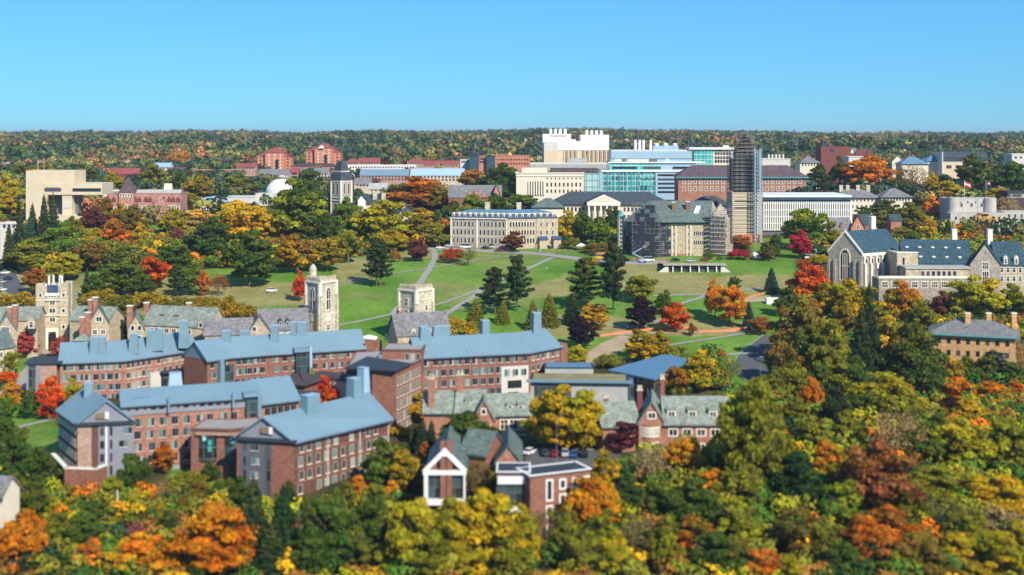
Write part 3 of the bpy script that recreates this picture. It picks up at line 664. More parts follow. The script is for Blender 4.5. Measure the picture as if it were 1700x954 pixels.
# --- terrace wall in front of it
b = Bld('retaining_wall', 'brown brick terrace wall with a pale coping wrapped round the grey ended residence hall', 'wall', (*W(110, 315), 10))
q = [W(85, 327), W(107, 313), W(160, 312), W(178, 316)]
for i in range(3):
    b.fr(q[i], q[i+1]); b.part_box('wall', 0, b.L, 0, .8, 4, 20.8, M['brick_dark'] if i == 0 else M['brick']); b.part_box('coping', -.1, b.L+.1, -.15, 1.0, 20.805, 21.1, M['trim'])
b.done()
# --- front right hall
ze = 27.6; Pe = [W(488.5, 313), W(645.5, 337.2)]
b = Bld('residence_hall', 'nearest blue roofed brick hall, with banded brown side and cream framed windows', 'building', (*Pe[0], 13), RH)
Be = [W(394, 316.5), W(573, 350)]
def swap(f, k): return k[::-1], f[::-1]
wing(b, Pe, 0, 8, ze, 'gable', 5.0, M['brick_dark'], M['blue_roof'], Bp=Be, gm=M['grey_metal'], end=1.0, over=1.0)
b.fr(*Pe); zs = [ze-3.1-3.3*i for i in range(5)]
b.grid(.7, b.L-.5, 11, zs, 1.25, 2.0, 'dormpale', .3, .05); L0 = b.ang
for k in range(5): b.part_box('string_course', 0, b.L, -.12, -.01, zs[k]-.75, zs[k]-.5, M['band'])
for a in (.33, .67, .985): b.part_box('downpipe', b.L*a, b.L*a+.22, -.3, -.01, 9, ze-.4, M['offwhite'])
b.fr(Be[0], Pe[0]); L = b.L
b.part_box('metal_cladding', .8, L*.58, -.25, -.01, 9, ze-.6, M['grey_mid']); b.part_box('dark_glazing', L*.5, L*.6, -.3, -.26, 10, ze-1, M['curtain_dark']); b.part_box('brick_pier', L*.6, L+.02, -.3, -.01, 8, ze-.6, M['brick']); b.part_box('brick_pier', 0, .8, -.3, -.01, 8, ze-.6, M['brick'])
for i in range(4): b.win(L*(.33 if i % 2 else .31), zs[i]+.2, 2.0, 1.5, 'dorm', t=-.26); b.win(L*.14, zs[i]-.1, .55, 2.0, 'far', t=-.26)
b.part_box('eave_band', -.9, L+.8, -1.2, -.01, ze-.5, ze+.12, M['fascia']); louvre(b, L*.58, -.45, 28.9)
metal_box(b, 515, 325, 4, 2.6, 28.9, 36, L0); metal_box(b, 588, 340, 2.6, 2.6, 30, 37.3, L0); metal_box(b, 603, 346, 1.8, 2.4, 30, 39, L0, M['light_metal']); b.done()
# --- courtyard pavilion
q = [W(317, 326), W(378, 325), W(440, 328)]
b = Bld('pavilion', 'low brick courtyard pavilion with two curved dark glass fronts between the two front residence halls', 'building', (*q[0], 18))
wing(b, q, 11, 12, 27.0, 'flat', wm=M['brick'], rm=M['gravel'], over=.2, parapet=.3)
b.fr(q[0], q[1])
for a0, a1 in ((2, 6.6), (8.6, 12)):
    mb = MB(); ring = []
    for i in range(9): x = a0+(a1-a0)*i/8; ring.append(b.p(x, -.06-.5*math.sin(math.pi*i/8)))
    ring += [b.p(a1, .05), b.p(a0, .05)]
    low = [b.p(a0+(a1-a0)*.3, -.06), b.p(a1, -.06)]
    mb.prism(ring, 19.5, 26, M['curtain_dark']); b.add('curved_glazing', mb)
for a_, z_ in ((4.6, 23.6), (4.6, 22.0), (3.2, 24.6), (10.4, 24.2)): b.part_box('glint_panel', a_, a_+.9, -.72, -.6, z_, z_+1.3, M['curtain_green'])  # teal boxes paint glints onto the dark curved glass
b.part_box('canopy_band', 1.6, b.L+9, -.9, -.01, 26.1, 26.6, M['brick_pale']); b.done()
# --- low brown roofed link
b = Bld('link_building', 'low brick link block with dark brown roof behind the grey ended blue roofed hall', 'building', (*W(490, 372), 20))
wing(b, [W(449, 374), W(505, 370)], 12, 15, 30, 'hip', 2.2, M['brick'], M['brown_roof'], over=1.0); b.grid(1, 8, 3, [26.5], 1.3, 1.6, 'dorm')
wing(b, [W(470, 362), W(513, 361)], 7, 14, 28.2, 'flat', wm=M['brick_pink'], rm=M['brown_roof'], over=.8, parapet=0); b.done()
b = Bld('link_building', 'low dark roofed link with posts between the orange tree and the canopied brick block', 'building', (*W(560, 376), 20))
wing(b, [W(508, 386), W(577, 378)], 8, 15, 29.4, 'flat', wm=M['cream'], rm=M['brown_roof'], over=.9, parapet=0)
b.fr(W(508, 386), W(577, 378))
for i in range(6): b.part_box('post', 3+i*1.5, 3.25+i*1.5, -.6, -.3, 16, 29.3, M['steel'])
b.done()
# --- long low pavilion with dark roof corner, left of centre
# ------------------------------------------------------------ community building and concrete hall
b = Bld('community_centre', 'glass walled pavilion with one tilted blue metal roof beside yellow trees', 'building', (*W(1060, 400), 18))
c = [(1008.5, 405, 28.0), (1086.5, 388, 28.2), (1147, 424, 27.9), (1104, 436, 27.7)]
P = [(*W(px, Y), z) for px, Y, z in c]; mb = MB(); mb.loft([[(x, y, z-.5) for x, y, z in P], P], M['blue_roof2']); b.add('roof', mb)
cx, cy = sum(p[0] for p in P)/4, sum(p[1] for p in P)/4; foot = [(cx+(p[0]-cx)*.82, cy+(p[1]-cy)*.82) for p in P]
mb = MB(); mb.loft([[(x, y, 14) for x, y in foot], [(foot[i][0], foot[i][1], P[i][2]-.9) for i in range(4)]], M['curtain_dark']); b.add('wall', mb)
b.fr(foot[0], foot[1])
for i in range(7): b.part_box('mullion', i*b.L/6-.15, i*b.L/6+.15, -.3, -.02, 14, 27.2, M['grey_dark'])
b.done(); FOOT.append((cx, cy, 16))
b = Bld('concrete_hall', 'low grey concrete hall with blue edged green roof behind the big golden tree', 'building', (*W(960, 378), 17))
f = EP([(881,629.5),(1042,631.5)], 30.6)
wing(b, f, 11, 13, 30.0, 'flat', wm=M['concrete_grey'], rm=M['sedum'], over=.5, parapet=.0, gm=M['blue_box'])
b.fr(*f); b.part_box('roof_edge', -1.2, b.L+1.2, -1.4, -.56, 30.02, 30.75, M['blue_box']); b.part_box('dark_glazing', 1, b.L*.42, -.1, -.01, 17, 29.2, M['curtain_dark']); b.part_box('glass_end', b.L-.02, b.L+1.8, .3, 12, 15, 29.3, M['curtain_dark'])
wing(b, [W(905, 398), W(985, 398)], 8, 20, 29.6, 'flat', wm=M['concrete_grey'], rm=M['blue_roof2'], over=.3, parapet=0)
b.done()
# ------------------------------------------------------------ tudor brick halls with slate roofs
def slate_chimney(b, px, Y, w_, z0, z1, ang=0, m=None): x, y = W(px, Y); chimney(b, x, y, w_, w_*.8, z0, z1, m or M['brick_pink'], ang, pots=2, capm=M['stone_light'])
b = Bld('brick_hall', 'tudor brick hall with mossy slate roof and steep brick gable behind the dark green tree', 'building', (*W(800, 345), 17))
f = EP([(801,689),(882,687)], 26.6); wing(b, f, 10.5, 12, 26.6, 'gable', 4.3, M['brick_pink'], M['slate'], over=.5)
b.fr(*f); b.grid(4.5, b.L-1, 3, [22.8, 18.6], 1.8, 2.4, 'stone')
for a in (b.L-5.5, b.L-2.6): dormer(b, a, 27.4, 1.7, 1.5, 2.4, M['offwhite'], M['slate'], 'plain', False, t=1.4)
f = EP([(704,684),(762,684)], 27.0); wing(b, f, 11, 12, 27.0, 'gable', 4.4, M['brick_pink'], M['slate'], over=.5)
f = EP([(757,684),(803,684.5)], 27.2); wing(b, f, 11, 12, 27.2, 'gable', 4.7, M['brick_pink'], M['slate'], over=.5); dormer(b, 3, 28.6, 1.4, 1.3, 2, M['offwhite'], M['slate'], 'plain', False, t=2)
Fg = [W(802.8, 355), W(787, 344)]   # gable facing the camera: rails run front to back
wing(b, [W(786.5, 355), W(786.5, 342.5)], 0, 12, 26.4, 'gable', 4.7, M['brick_pink'], M['slate'], Bp=[W(819.5, 355), W(819.5, 342.5)], over=.4)
b.fr(W(786.5, 342.5), W(819.5, 342.5)); b.win(b.L/2, 27.6, .9, 1.2, 'stone', t=-.02); b.grid(1.2, b.L-1.2, 2, [22.6, 18.4], 1.8, 2.2, 'stone')
slate_chimney(b, 716, 349, 1.6, 28, 35.5); slate_chimney(b, 764, 352, 1.8, 29, 36)
b.done()
b = Bld('brick_hall', 'brick hall with curved stone bay windows, slate roof and three dormers behind the maroon tree', 'building', (*W(1100, 330), 17))
f = EP([(1104,702.6),(1212,702.8)], 28.1); wing(b, f, 12, 10, 28.1, 'gable', 5.4, M['brick_pink'], M['slate'], over=.5)
b.fr(*f); b.grid(.3, b.L-2, 4, [25.1], 1.9, 1.5, 'stone'); b.grid(.3, b.L-2, 4, [21.2], 1.6, 1.7, 'stone'); b.grid(.3, b.L-2, 4, [17], 1.6, 1.7, 'stone')
for a in (1.8, 7, 12.2): dormer(b, a, 29.3, 2.2, 1.8, 2.6, M['cream'], M['slate'], 'stone', False, t=1.5, ww=1.5)
wing(b, [W(1060.5, 345), W(1060.5, 329)], 0, 10, 28.3, 'gable', 5.0, M['brick_pink'], M['slate'], Bp=[W(1103.5, 345), W(1103.5, 329)], over=.4)
b.fr(W(1060.5, 329), W(1103.5, 329)); b.win(b.L/2, 29.4, 1.7, 1.3, 'stone', t=-.02)
for z in (25.2, 21.0):
    mb = MB(); a0, a1 = b.L*.12, b.L*.76; ring = [b.p(a0+(a1-a0)*i/8, -.05-1.0*math.sin(math.pi*i/8)) for i in range(9)]+[b.p(a1, .02), b.p(a0, .02)]
    mb.prism(ring, z-1.6, z+2.6, M['brick_pink'] if z > 22 else M['brick_pink']); bay = b.add('bay_window', mb)
    for i in range(7):
        t_ = (i+.5)/7; x, y = b.p(a0+(a1-a0)*t_, -.08-1.0*math.sin(math.pi*t_)); link('window', win_mesh('stone', .5, 1.9 if z > 22 else 2.3), bay, (x-b.loc[0], y-b.loc[1], z-.1-b.loc[2]), b.ang-.55*math.cos(math.pi*t_))
wing(b, EP([(1001,708),(1062,705)], 27.4), 12, 10, 27.4, 'gable', 4.6, M['brick_pink'], M['slate'], over=.4)
slate_chimney(b, 1062, 338, 1.3, 28, 34.6, m=M['maroon']); slate_chimney(b, 1099.5, 346, 1.1, 28, 36, m=M['brick']); slate_chimney(b, 1006, 336, 1.3, 27, 33, m=M['brick'])
b.done()
# ------------------------------------------------------------ white framed gable hall and flat brick block
b = Bld('gabled_hall', 'brick hall whose glazed front gable is framed by a thick white truss', 'building', (*W(738, 288), 12))
x0, x1 = W(705, 288)[0], W(772, 288)[0]; xm = (x0+x1)/2; Y0 = 288; zeg = 26.4; pk = 31.4
wing(b, [(x0+.6, 312), (x0+.6, Y0+.9)], 0, 8, zeg, 'gable', 4.6, M['brick'], M['slate_green'], Bp=[(x1-.6, 312), (x1-.6, Y0+.9)], over=.9)
b.fr((x0, Y0), (x1, Y0)); L = b.L
b.part_box('glazing', .6, L*.39, .2, .86, 20.6, zeg-.4, M['curtain_dark']); b.part_box('glazing', L*.68, L-.5, .2, .86, 20.6, zeg-.4, M['curtain_dark'])
b.part_box('brick_chimney', L*.39, L*.52, -.5, 1.6, 8, 33.0, M['brick']); b.part_box('brick_chimney', L*.55, L*.68, -.5, 1.6, 8, 33.0, M['brick']); b.part_box('chimney_core', L*.515, L*.555, -.2, 1.4, 8, 32.6, M['brick_dark'])
mb = MB()
b.box(mb, -.3, L+.3, -.75, .1, zeg-.5, zeg+.5, M['white']); b.box(mb, -.1, L+.1, -.7, .1, 19.3, 20.6, M['white']); b.box(mb, -.1, .75, -.7, .1, 20.602, zeg-.502, M['white']); b.box(mb, L-.3, L+.1, -.7, .1, 20.602, zeg-.502, M['white'])
for s_ in (0, 1):
    e = -.5 if s_ == 0 else L+.5; c = L/2; tt = .9
    P0 = [(e, zeg+.51), (e+(1.3 if s_ == 0 else -1.3), zeg+.51), (c, pk-.9), (c, pk+.5)]
    mb.loft([[(*b.p(a, .1), z) for a, z in P0], [(*b.p(a, -.78), z) for a, z in P0]], M['white'])
b.add('white_truss', mb); mb = MB(); x, y = b.p(L/2, -.55); mb.loft([[(x-.55, y, 30), (x+.55, y, 30), (x+.55, y-.3, 30), (x-.55, y-.3, 30)], [(x-.5, y, 31.6), (x+.5, y, 31.6), (x+.5, y-.3, 31.6), (x-.5, y-.3, 31.6)]], M['white']); b.add('truss_head', mb)
wing(b, [W(765, 305), W(806, 302)], 9, 8, 26.8, 'gable', 4.2, M['brick'], M['slate_green'], over=.5)
b.done()
b = Bld('gabled_house', 'small brick gable with pale green roof rising behind the flat roofed brick block', 'building', (*W(844, 300), 12))
wing(b, [W(824, 318), W(824, 298)], 0, 8, 26.2, 'gable', 3.4, M['brick_pink'], M['slate_green'], Bp=[W(864, 318), W(864, 298)], over=.5)
b.fr(W(824, 298), W(864, 298)); b.grid(.6, b.L-.6, 2, [25.0], 1.0, .6, 'far'); b.done()
b = Bld('brick_block', 'flat roofed brick block with white surrounds on its windows and a wide glazed bay', 'building', (*W(900, 284), 12))
wing(b, [W(880, 281), W(980, 287)], 7, 6, 26.9, 'flat', wm=M['brick'], rm=M['fascia'], over=.3, parapet=.25, gm=M['white'])
b.fr(W(880, 281), W(980, 287))
b.win(b.sx(912), 21.8, 1.0, 4.0, 'thick'); b.win(b.sx(912), 18.3, 1.0, 1.9, 'thick')
for px in (934, 955, 973): b.win(b.sx(px), 24.0, 1.0, 1.6, 'thick'); b.win(b.sx(px), 20.8, 1.0, 1.6, 'thick'); b.win(b.sx(px), 17.6, 1.0, 1.6, 'thick')
wing(b, [W(824, 284), W(881, 284)], 8, 6, 27.0, 'flat', wm=M['brick_dark'], rm=M['fascia'], over=.1, parapet=.2, gm=M['white'])
b.fr(W(826, 284), W(880, 284)); b.part_box('fascia_band', 0, b.L, -.8, -.12, 25.0, 26.6, M['white']); b.part_box('glazing', .2, b.L-.1, -.11, -.01, 20.2, 24.98, M['curtain_dark']); b.part_box('sill_band', 0, b.L, -.8, -.12, 18.6, 20.1, M['white'])
b.done()
# house bottom left
b = Bld('house', 'cream house with grey roof half hidden at the lower left corner of the view', 'house', (*W(-20, 286), 8))
wing(b, [W(-48, 286), W(4, 284)], 6, 4, 22.5, 'gable', 3, M['cream'], M['slate_grey'], over=.7); b.grid(.5, b.L-.5, 2, [19, 16], 1, 1.5, 'plain'); b.done()
# yellow brick house at the right
b = Bld('yellow_hall', 'yellow brick house with wide grey hipped roof and three yellow chimneys', 'building', (*W(1600, 430), 20))
f = EP([(1546,552),(1686,559)], 35.4); wing(b, f, 15, 15, 35.4, 'hip', 4.0, M['yellow'], M['slate_grey'], over=1.3)
b.fr(*f); b.grid(1, b.L-1, 8, [32.2, 28.4, 24.4], 1.2, 1.7, 'far')
b.part_box('gutter_band', -1.2, b.L+1.2, -1.35, -1.31, 34.9, 35.5, M['teal'])
for px in (1606, 1641, 1683): x, y = W(px, 433); chimney(b, x, y, 1.6, 1.2, 36.5, 41.5, M['yellow'])
b.done()
# ------------------------------------------------------------ gothic stone towers and halls
def crenel(b, A, B, n, z, m, h_=.8, t=.5):
    b.fr(A, B); mb = MB()
    for i in range(n): a = b.L*(i+.15)/n; b.box(mb, a, a+b.L/n*.55, -.05, t, z, z+h_, m)
    return mb
b = Bld('stone_tower', 'square tan stone tower with round arched doorway and paired chimneys, leftmost of the stone towers', 'tower', (*W(90, 465), 24))
A, B = W(63, 465), W(111, 466); FOOT.append((*W(90, 470), 8))
b.fr(A, B); L = b.L; zt = Z(475, 465)
b.part_box('wall', 0, L, 0, 8, 20, zt, M['stone'])
for a in (-.6, L-2.4): b.part_box('corner_turret', a, a+3, -.6, 2.4, 20, zt+1.0, M['stone'])
b.part_box('corner_turret', L-2, L+.5, 6, 8.3, 20, zt+1.0, M['stone'])
b.part_box('slate_attic', 3.2, L-3, -.3, 4, zt-2.4, zt+.4, M['mansard']); b.part_box('parapet', 2.41, L-2.41, -.35, -.01, zt-3.4, zt-2.42, M['trim'])
for z in (zt-5, zt-10.4): b.part_box('string_course', -.65, L+.65, -.72, -.61, z, z+.3, M['trim']); b.part_box('string_course', 2.42, L-2.42, -.12, -.01, z, z+.3, M['trim'])
for a in (3.4, 4.6, 6.8, 7.9): x, y = b.p(a, 1.5 if a in (3.4, 7.9) else 3); mb = MB(); mb.tube((x, y, zt-1), (x, y, zt+3.6), .42, M['trim'], 8, .36); b.add('chimney', mb)
for py in (489, 515, 542):
    for a in (1.0, L-1.0): b.win(a, Z(py, 465)-.7, .9, 1.2, 'stone', t=-.62)
for py, w_ in ((489, 2.6), (502, 1.6), (515, 2.0), (530, 1.8)): b.win(L/2, Z(py, 465)-.9, w_, 1.5, 'stone')
mb = MB(); b.box(mb, L/2-2.2, L/2-1.4, -.5, -.01, 22, 32, M['trim']); b.box(mb, L/2+1.4, L/2+2.2, -.5, -.01, 22, 32, M['trim']); b.box(mb, L/2-1.4, L/2+1.4, -.5, -.01, 30.7, 32, M['trim']); b.add('door_surround', mb)
pts = [(L/2+1.4*math.cos(math.pi*i/8), 29.2+1.4*math.sin(math.pi*i/8)) for i in range(9)]+[(L/2-1.4, 22), (L/2+1.4, 22)]
mb = MB(); mb.loft([[(*b.p(a, .0), z) for a, z in pts], [(*b.p(a, -.1), z) for a, z in pts]], M['dark']); b.add('doorway', mb)
mb = crenel(b, A, B, 9, zt+.01, M['trim']); b.add('battlement', mb)
b.fr(B, (B[0]+.01, B[1]+11)); 
for z in (zt-4.5, zt-9, zt-14): b.win(4, z, 1, 1.4, 'stone')
b.done()
def tower45(label, pl, Yl, pc, Yc, pr, Yr, ztop, zb, wins):
    b = Bld('stone_tower', label, 'tower', (*W(pc, Yc), 24))
    A, C, B = W(pl, Yl), W(pc, Yc), W(pr, Yr); D = (A[0]+B[0]-C[0], A[1]+B[1]-C[1]); FOOT.append(((A[0]+B[0])/2, (A[1]+B[1])/2, 9))
    mb = MB(); mb.prism([A, C, B, D], zb, ztop, M['stone_light']); b.add('wall', mb)
    for X, Y_ in ((A, C), (C, B)):
        b.fr(X, Y_); L = b.L
        for a in (-.35, L-.75): b.part_box('buttress', a, a+1.1, -.75, -.01, zb, ztop-5.5, M['stone_light']); b.part_box('buttress', a+.12, a+.98, -.5, -.01, ztop-5.49, ztop-1.4, M['trim'])
        b.part_box('cornice', -.4, L+.4, -.45, -.01, ztop-1.35, ztop-.8, M['trim']); b.add('battlement', crenel(b, X, Y_, 7, ztop+.01, M['stone_light'], .9))
        b.part_box('string_course', 0, L, -.2, -.01, ztop-12.4, ztop-12.1, M['trim'])
        wins(b, L, ztop)
    return b
def w2(b, L, zt):
    b.win(L*.5, zt-10.5, 2.0, 7.4, 'lancet'); b.win(L*.5, zt-17.6, 1.6, 1.8, 'stone'); b.win(L*.5, zt-21.6, 1.6, 1.8, 'stone'); b.part_box('panel', L*.5-1.3, L*.5+1.3, -.14, -.01, zt-14.6, zt-12.6, M['trim'])
b = tower45('tall carved stone tower with lancet windows and a round stair turret, beside the red tree', 508, 455, 531, 449, 558.5, 457, Z(464, 450), 18, w2)
x, y = W(519.5, 457); mb = MB(); mb.rev((x, y), [(1.25, 46), (1.25, 53.8), (.95, 54.6), (.3, 55.4)], M['stone_light'], 10); b.add('stair_turret', mb)
b.fr(W(508, 455), W(531, 449)); b.part_box('small_slate_roof', -1.2, 2.6, -2.4, -.02, 39.2, 41.5, M['slate_dark']); b.done()  # small roof block in dark slate against the left face
def w3(b, L, zt):
    for z in (zt-6.8, zt-10.8, zt-14.4): b.win(L*.42, z, 1.7, 2.6, 'stone') if b.ang < 0 else None
    if b.ang >= 0: b.win(L*.6, zt-8.4, 1.1, 1.8, 'stone'); b.part_box('string_course', L*.3, L*.9, -.2, -.01, zt-4.6, zt-4.3, M['trim'])
b = tower45('shorter square carved stone tower beside the flagpole in front of the lawn', 662.5, 474, 691, 468, 718.5, 475, Z(477, 470), 20, w3); b.done()
# hall in front of it
b = Bld('stone_hall', 'steep roofed stone hall with its gable to the left, right under the shorter tower', 'building', (*W(665, 432), 22))
def sh(b, pts, ze_, dep, rh, zb=18, wm='stone', rm='slate_grey', over=.4): f = EP(pts, ze_); wing(b, f, dep, zb, ze_, 'gable', rh, M[wm], M[rm], over=over, fas=False); return f
f = sh(b, [(660,557),(747,552)], 35, 11, 6.2); b.fr(*f)
for a in (5.5, 11, 15.5): dormer(b, a, 35.0, 1.3, 1.4, 1.6, M['trim'], M['stone'], 'plain', t=.3)
mb = MB()
b.fr(W(634, 445.5), W(660, 433.5)); b.win(b.L*.5, 36.6, 1.6, 1.6, 'stone', t=-.1); b.win(b.L*.3, 31.5, 1.1, 1.6, 'stone', t=-.05); b.win(b.L*.68, 31.5, 1.1, 1.6, 'stone', t=-.05); b.done()
b = Bld('stone_hall', 'chapel like stone hall with two dark dormers left of the turreted stone tower', 'building', (*W(460, 440), 22))
f = sh(b, [(431,548),(512,545)], 35.2, 11, 6); b.fr(*f); 
for px in (466, 478): dormer(b, b.sx(px), 36.2, 1.3, 1.8, 2, M['slate_dark'], M['slate_dark'], 'plain', t=1.0)
b.grid(1, b.L-1, 4, [32.3], 1.4, 1.7, 'stone')
f = [W(414, 450), W(416, 438)]; wing(b, [W(413, 452), W(413, 437.5)], 0, 18, 34.8, 'gable', 5.2, M['stone'], M['slate_grey'], Bp=[W(450, 452), W(450, 437.5)], over=.3, fas=False)
b.fr(W(413, 437.5), W(450, 437.5)); b.win(b.L*.25, 35, 1.2, 1.4, 'stone'); b.win(b.L*.6, 31.5, 1.6, 1.7, 'stone'); b.done()
b = Bld('stone_hall', 'low rough stone hall with plain grey roof left of the chapel like hall', 'building', (*W(380, 446), 22))
sh(b, [(340,556),(420,553)], 34, 10, 4.4, wm='stone_grey'); b.done()
b = Bld('stone_hall', 'long tan stone hall with grey green slate roof and two brick chimneys', 'building', (*W(290, 455), 22))
f = sh(b, [(238,538),(347,543)], 34.9, 12, 5.6, rm='slate'); b.fr(*f); b.grid(2, b.L*.75, 6, [32.3], 1.5, 1.5, 'stone'); b.grid(1, b.L-1, 7, [28.6], 1.4, 1.6, 'stone')
for px in (262, 285): x, y = W(px, 457); b.part_box('skylight', b.sx(px)-1.1, b.sx(px)+1.1, 2.6, 3.6, 37.4, 38.1, M['slate_dark'])
for px in (243.5, 314): x, y = W(px, 463); chimney(b, x, y, 1.6, 1.5, 37, Z(503, 463), M['brick_pink'])
for px in (305, 334): dormer(b, b.sx(px), 34.4, 2.2, 2.4, 3, M['stone'], M['slate'], 'stone', t=-.3)
wing(b, [W(212, 470), W(212, 453)], 0, 18, 33.4, 'gable', 4.6, M['stone'], M['slate'], Bp=[W(240, 470), W(240, 453)], over=.3, fas=False)
x, y = W(216, 456); chimney(b, x, y, 1.8, 1.6, 33, Z(508, 456), M['brick_pink']); b.fr(W(212, 453), W(240, 453)); b.grid(.5, b.L-.5, 2, [33, 29.5], 1.1, 1.6, 'stone'); b.done()
b = Bld('stone_hall', 'gabled tan stone hall with brick chimneys just right of the arched stone tower', 'building', (*W(160, 455), 22))
sh(b, [(116,531),(180,533)], 36, 11, 4, rm='slate')
wing(b, [W(148, 466), W(148, 451)], 0, 18, 36, 'gable', 5.4, M['stone'], M['slate_green'], Bp=[W(181, 466), W(181, 451)], over=.3, fas=False)
b.fr(W(148, 451), W(181, 451)); b.win(b.L*.5, 36.4, 1.8, 1.5, 'stone'); b.grid(.6, b.L-.6, 2, [32], 1.3, 1.5, 'stone')
for px, py in ((151, 498), (158, 494)): x, y = W(px, 455); chimney(b, x, y, 1.7, 1.6, 37, Z(py, 455), M['brick_pink'])
wing(b, [W(121, 446), W(150, 446)], 8, 18, 30.5, 'hip', 3, M['stone'], M['slate'], over=.3); b.grid(.6, b.L-.6, 2, [27], 1.2, 1.6, 'stone')
for px in (137, 146): x, y = W(px, 449); b.fr(W(px-2, 446), W(px+2, 446)); chimney(b, x, y, 1.7, 1.2, 30, Z(519 if px == 146 else 527, 449), M['brick_pink'])
b.done()
b = Bld('stone_hall', 'stone hall with slate gables and twin brick chimneys, left of the arched tower', 'building', (*W(25, 455), 22))
sh(b, [(-20,532),(62,531)], 36.3, 11, 3.8, rm='slate')
wing(b, [W(-6, 464), W(-6, 447)], 0, 18, 34, 'gable', 5, M['stone'], M['slate'], Bp=[W(28, 464), W(28, 447)], over=.3, fas=False)
b.fr(W(-6, 447), W(28, 447)); b.win(b.L*.45, 33.4, 2.4, 1.6, 'stone'); b.win(b.L*.45, 29.4, 2.0, 1.6, 'stone')
for px, py in ((17, 510), (25.5, 507)): x, y = W(px, 452); chimney(b, x, y, 1.5, 1.5, 34, Z(py, 452), M['brick_pink'])
b.fr(W(30, 450), W(62, 450)); dormer(b, 4.5, 34, 2.4, 3, 3, M['stone'], M['slate'], 'stone'); b.done()
b = Bld('stone_hall', 'nearer stone wing with steep slate roof cut by the left edge', 'building', (*W(5, 425), 20))
wing(b, [W(-35, 424), W(24, 434)], 10, 15, 30.5, 'gable', 5, M['stone'], M['slate_green'], over=.4, fas=False); b.grid(1, b.L-1, 4, [27.6, 24], 1.3, 1.6, 'stone'); b.done()
# ------------------------------------------------------------ upper campus
def simple(b, pl, pr, Y, ze_py, dep, roof, rh, wm, rm, zb=None, Y2=None, **k):
    A, B = W(pl, Y), W(pr, Y2 or Y); ze_ = Z(ze_py, Y); wing(b, [A, B], dep, zb if zb is not None else ground(*A)-4, ze_, roof, rh, M[wm], M[rm], **k); return ze_
# mansard stone hall
Y = 680; b = Bld('stone_hall', 'long stone hall with blue mansard roof, round dormers and two chimneys facing the lawn', 'building', (*W(838, Y), 42))
ze = Z(361.5, Y); P = [W(748, 684), W(842, 676), W(925, 682)]
wing(b, P, 17, 37, ze, 'mansard', 3.2, M['stone_grey'], M['mansard'], over=.5, hip=9)
b.fr(P[1], P[2]); b.part_box('pale_facade', 0, b.L, -.3, -.01, 37, ze-.35, M['stone']); b.part_box('tan_pavilion', b.sx(890), b.L+.3, -.7, -.31, 37, ze-.35, M['stone'])
zs = [ze-4.4, ze-8.6, ze-12.8]
b.grid(1, b.sx(888), 9, zs, .95, 2.5, 'arch', t=-.3); b.grid(b.sx(893), b.L-1, 3, zs[:2], .8, 2.2, 'plain', t=-.7)
for a in (b.sx(900), b.sx(923)): b.part_box('porch', a-2, a+2, -3, -.71, 37, 46.4, M['stone']); mb = MB(); q = [b.p(a-2.5, -3.5), b.p(a+2.5, -3.5), b.p(a+2.5, -.72), b.p(a-2.5, -.72)]; mb.loft([[(x, y, 46.41) for x, y in q], [(x, y, 46.6+(1.5 if i > 1 else 0)) for i, (x, y) in enumerate(q)]], M['mansard']); b.add('porch_roof', mb)
for i in range(8): dormer(b, 1.6+i*(b.L-3)/7.2, ze+.2, 1.2, 1.9, 1.4, M['trim'], M['trim'], 'arch', t=.1)
b.fr(P[0], P[1]); b.grid(.8, b.L-.8, 14, zs, .95, 2.5, 'arch')
for i in range(10): dormer(b, 1.6+i*(b.L-3)/9.2, ze+.2, 1.2, 1.9, 1.4, M['trim'], M['trim'], 'arch', t=.1)
for z in (ze-5.4, ze-9.6): b.part_box('string_course', 0, b.L, -.18, -.01, z, z+.25, M['trim'])
for a in (0, b.sx(791), b.L-.6): b.part_box('pilaster', a, a+.7, -.3, -.01, 37, ze-.35, M['trim'])
b.part_box('cornice', -.4, b.L, -.62, -.51, ze-.5, ze, M['trim'])
for px in (809, 861.5): x, y = W(px, 688); chimney(b, x, y, 2.4, 1.6, ze+3, Z(337, 688), M['stone_light'])
b.done()
# library with scaffolding
b = Bld('library_hall', 'tan stone library hall with tall green slate roof, its left side behind dark scaffolding', 'building', (*W(1120, 655), 39))
Yl = 652; ze = Z(368.5, Yl); A, B = W(1110, Yl), W(1177, 651)
FOOT.append((*W(1120, 665), 26))
mb = MB(); mb.prism([A, B, W(1192, 672), W(1100, 672)], 34, ze, M['stone']); b.add('wall', mb)
mb = MB(); mb.prism([W(1036, 668), (A[0]-.02, Yl+2), W(1110, 676), W(1060, 690)], 34, ze-.6, M['stone_grey']); b.add('wall', mb)
b.fr(A, B)
for a in (b.L*.1, b.L*.47): b.grid(a, a+1.2, 1, [ze-3.4-3.3*i for i in range(5)], .5, 1.6, 'plain', t=0); b.part_box('buttress', a-.6, a-.1, -.5, -.01, 34, ze-1.5, M['trim']); b.part_box('buttress', a+1.3, a+1.8, -.5, -.01, 34, ze-1.5, M['trim'])
b.grid(b.L*.62, b.L*.97, 7, [ze-6.5, ze-11], .7, 2.0, 'arch'); b.part_box('red_base', -.1, b.L*.6, -.14, -.01, 34, 41.6, M['brick_pink'])
b.part_box('cornice', -.2, b.L+.2, -.4, -.01, ze-.7, ze-.1, M['fascia'])
r = MB(); rz = Z(333, 662); e = [(*W(1100, 649.5), ze), (*W(1180, 649.5), ze), (*W(1196, 676), ze), (*W(1060, 692), ze)]
r.face([e[0], e[1], (*W(1183, 664), rz), (*W(1078, 664), rz)], M['slate_green']); r.face([e[2], e[3], (*W(1078, 664), rz), (*W(1183, 664), rz)], M['slate_green'])
l0 = (*W(1033, 664), ze-.5)
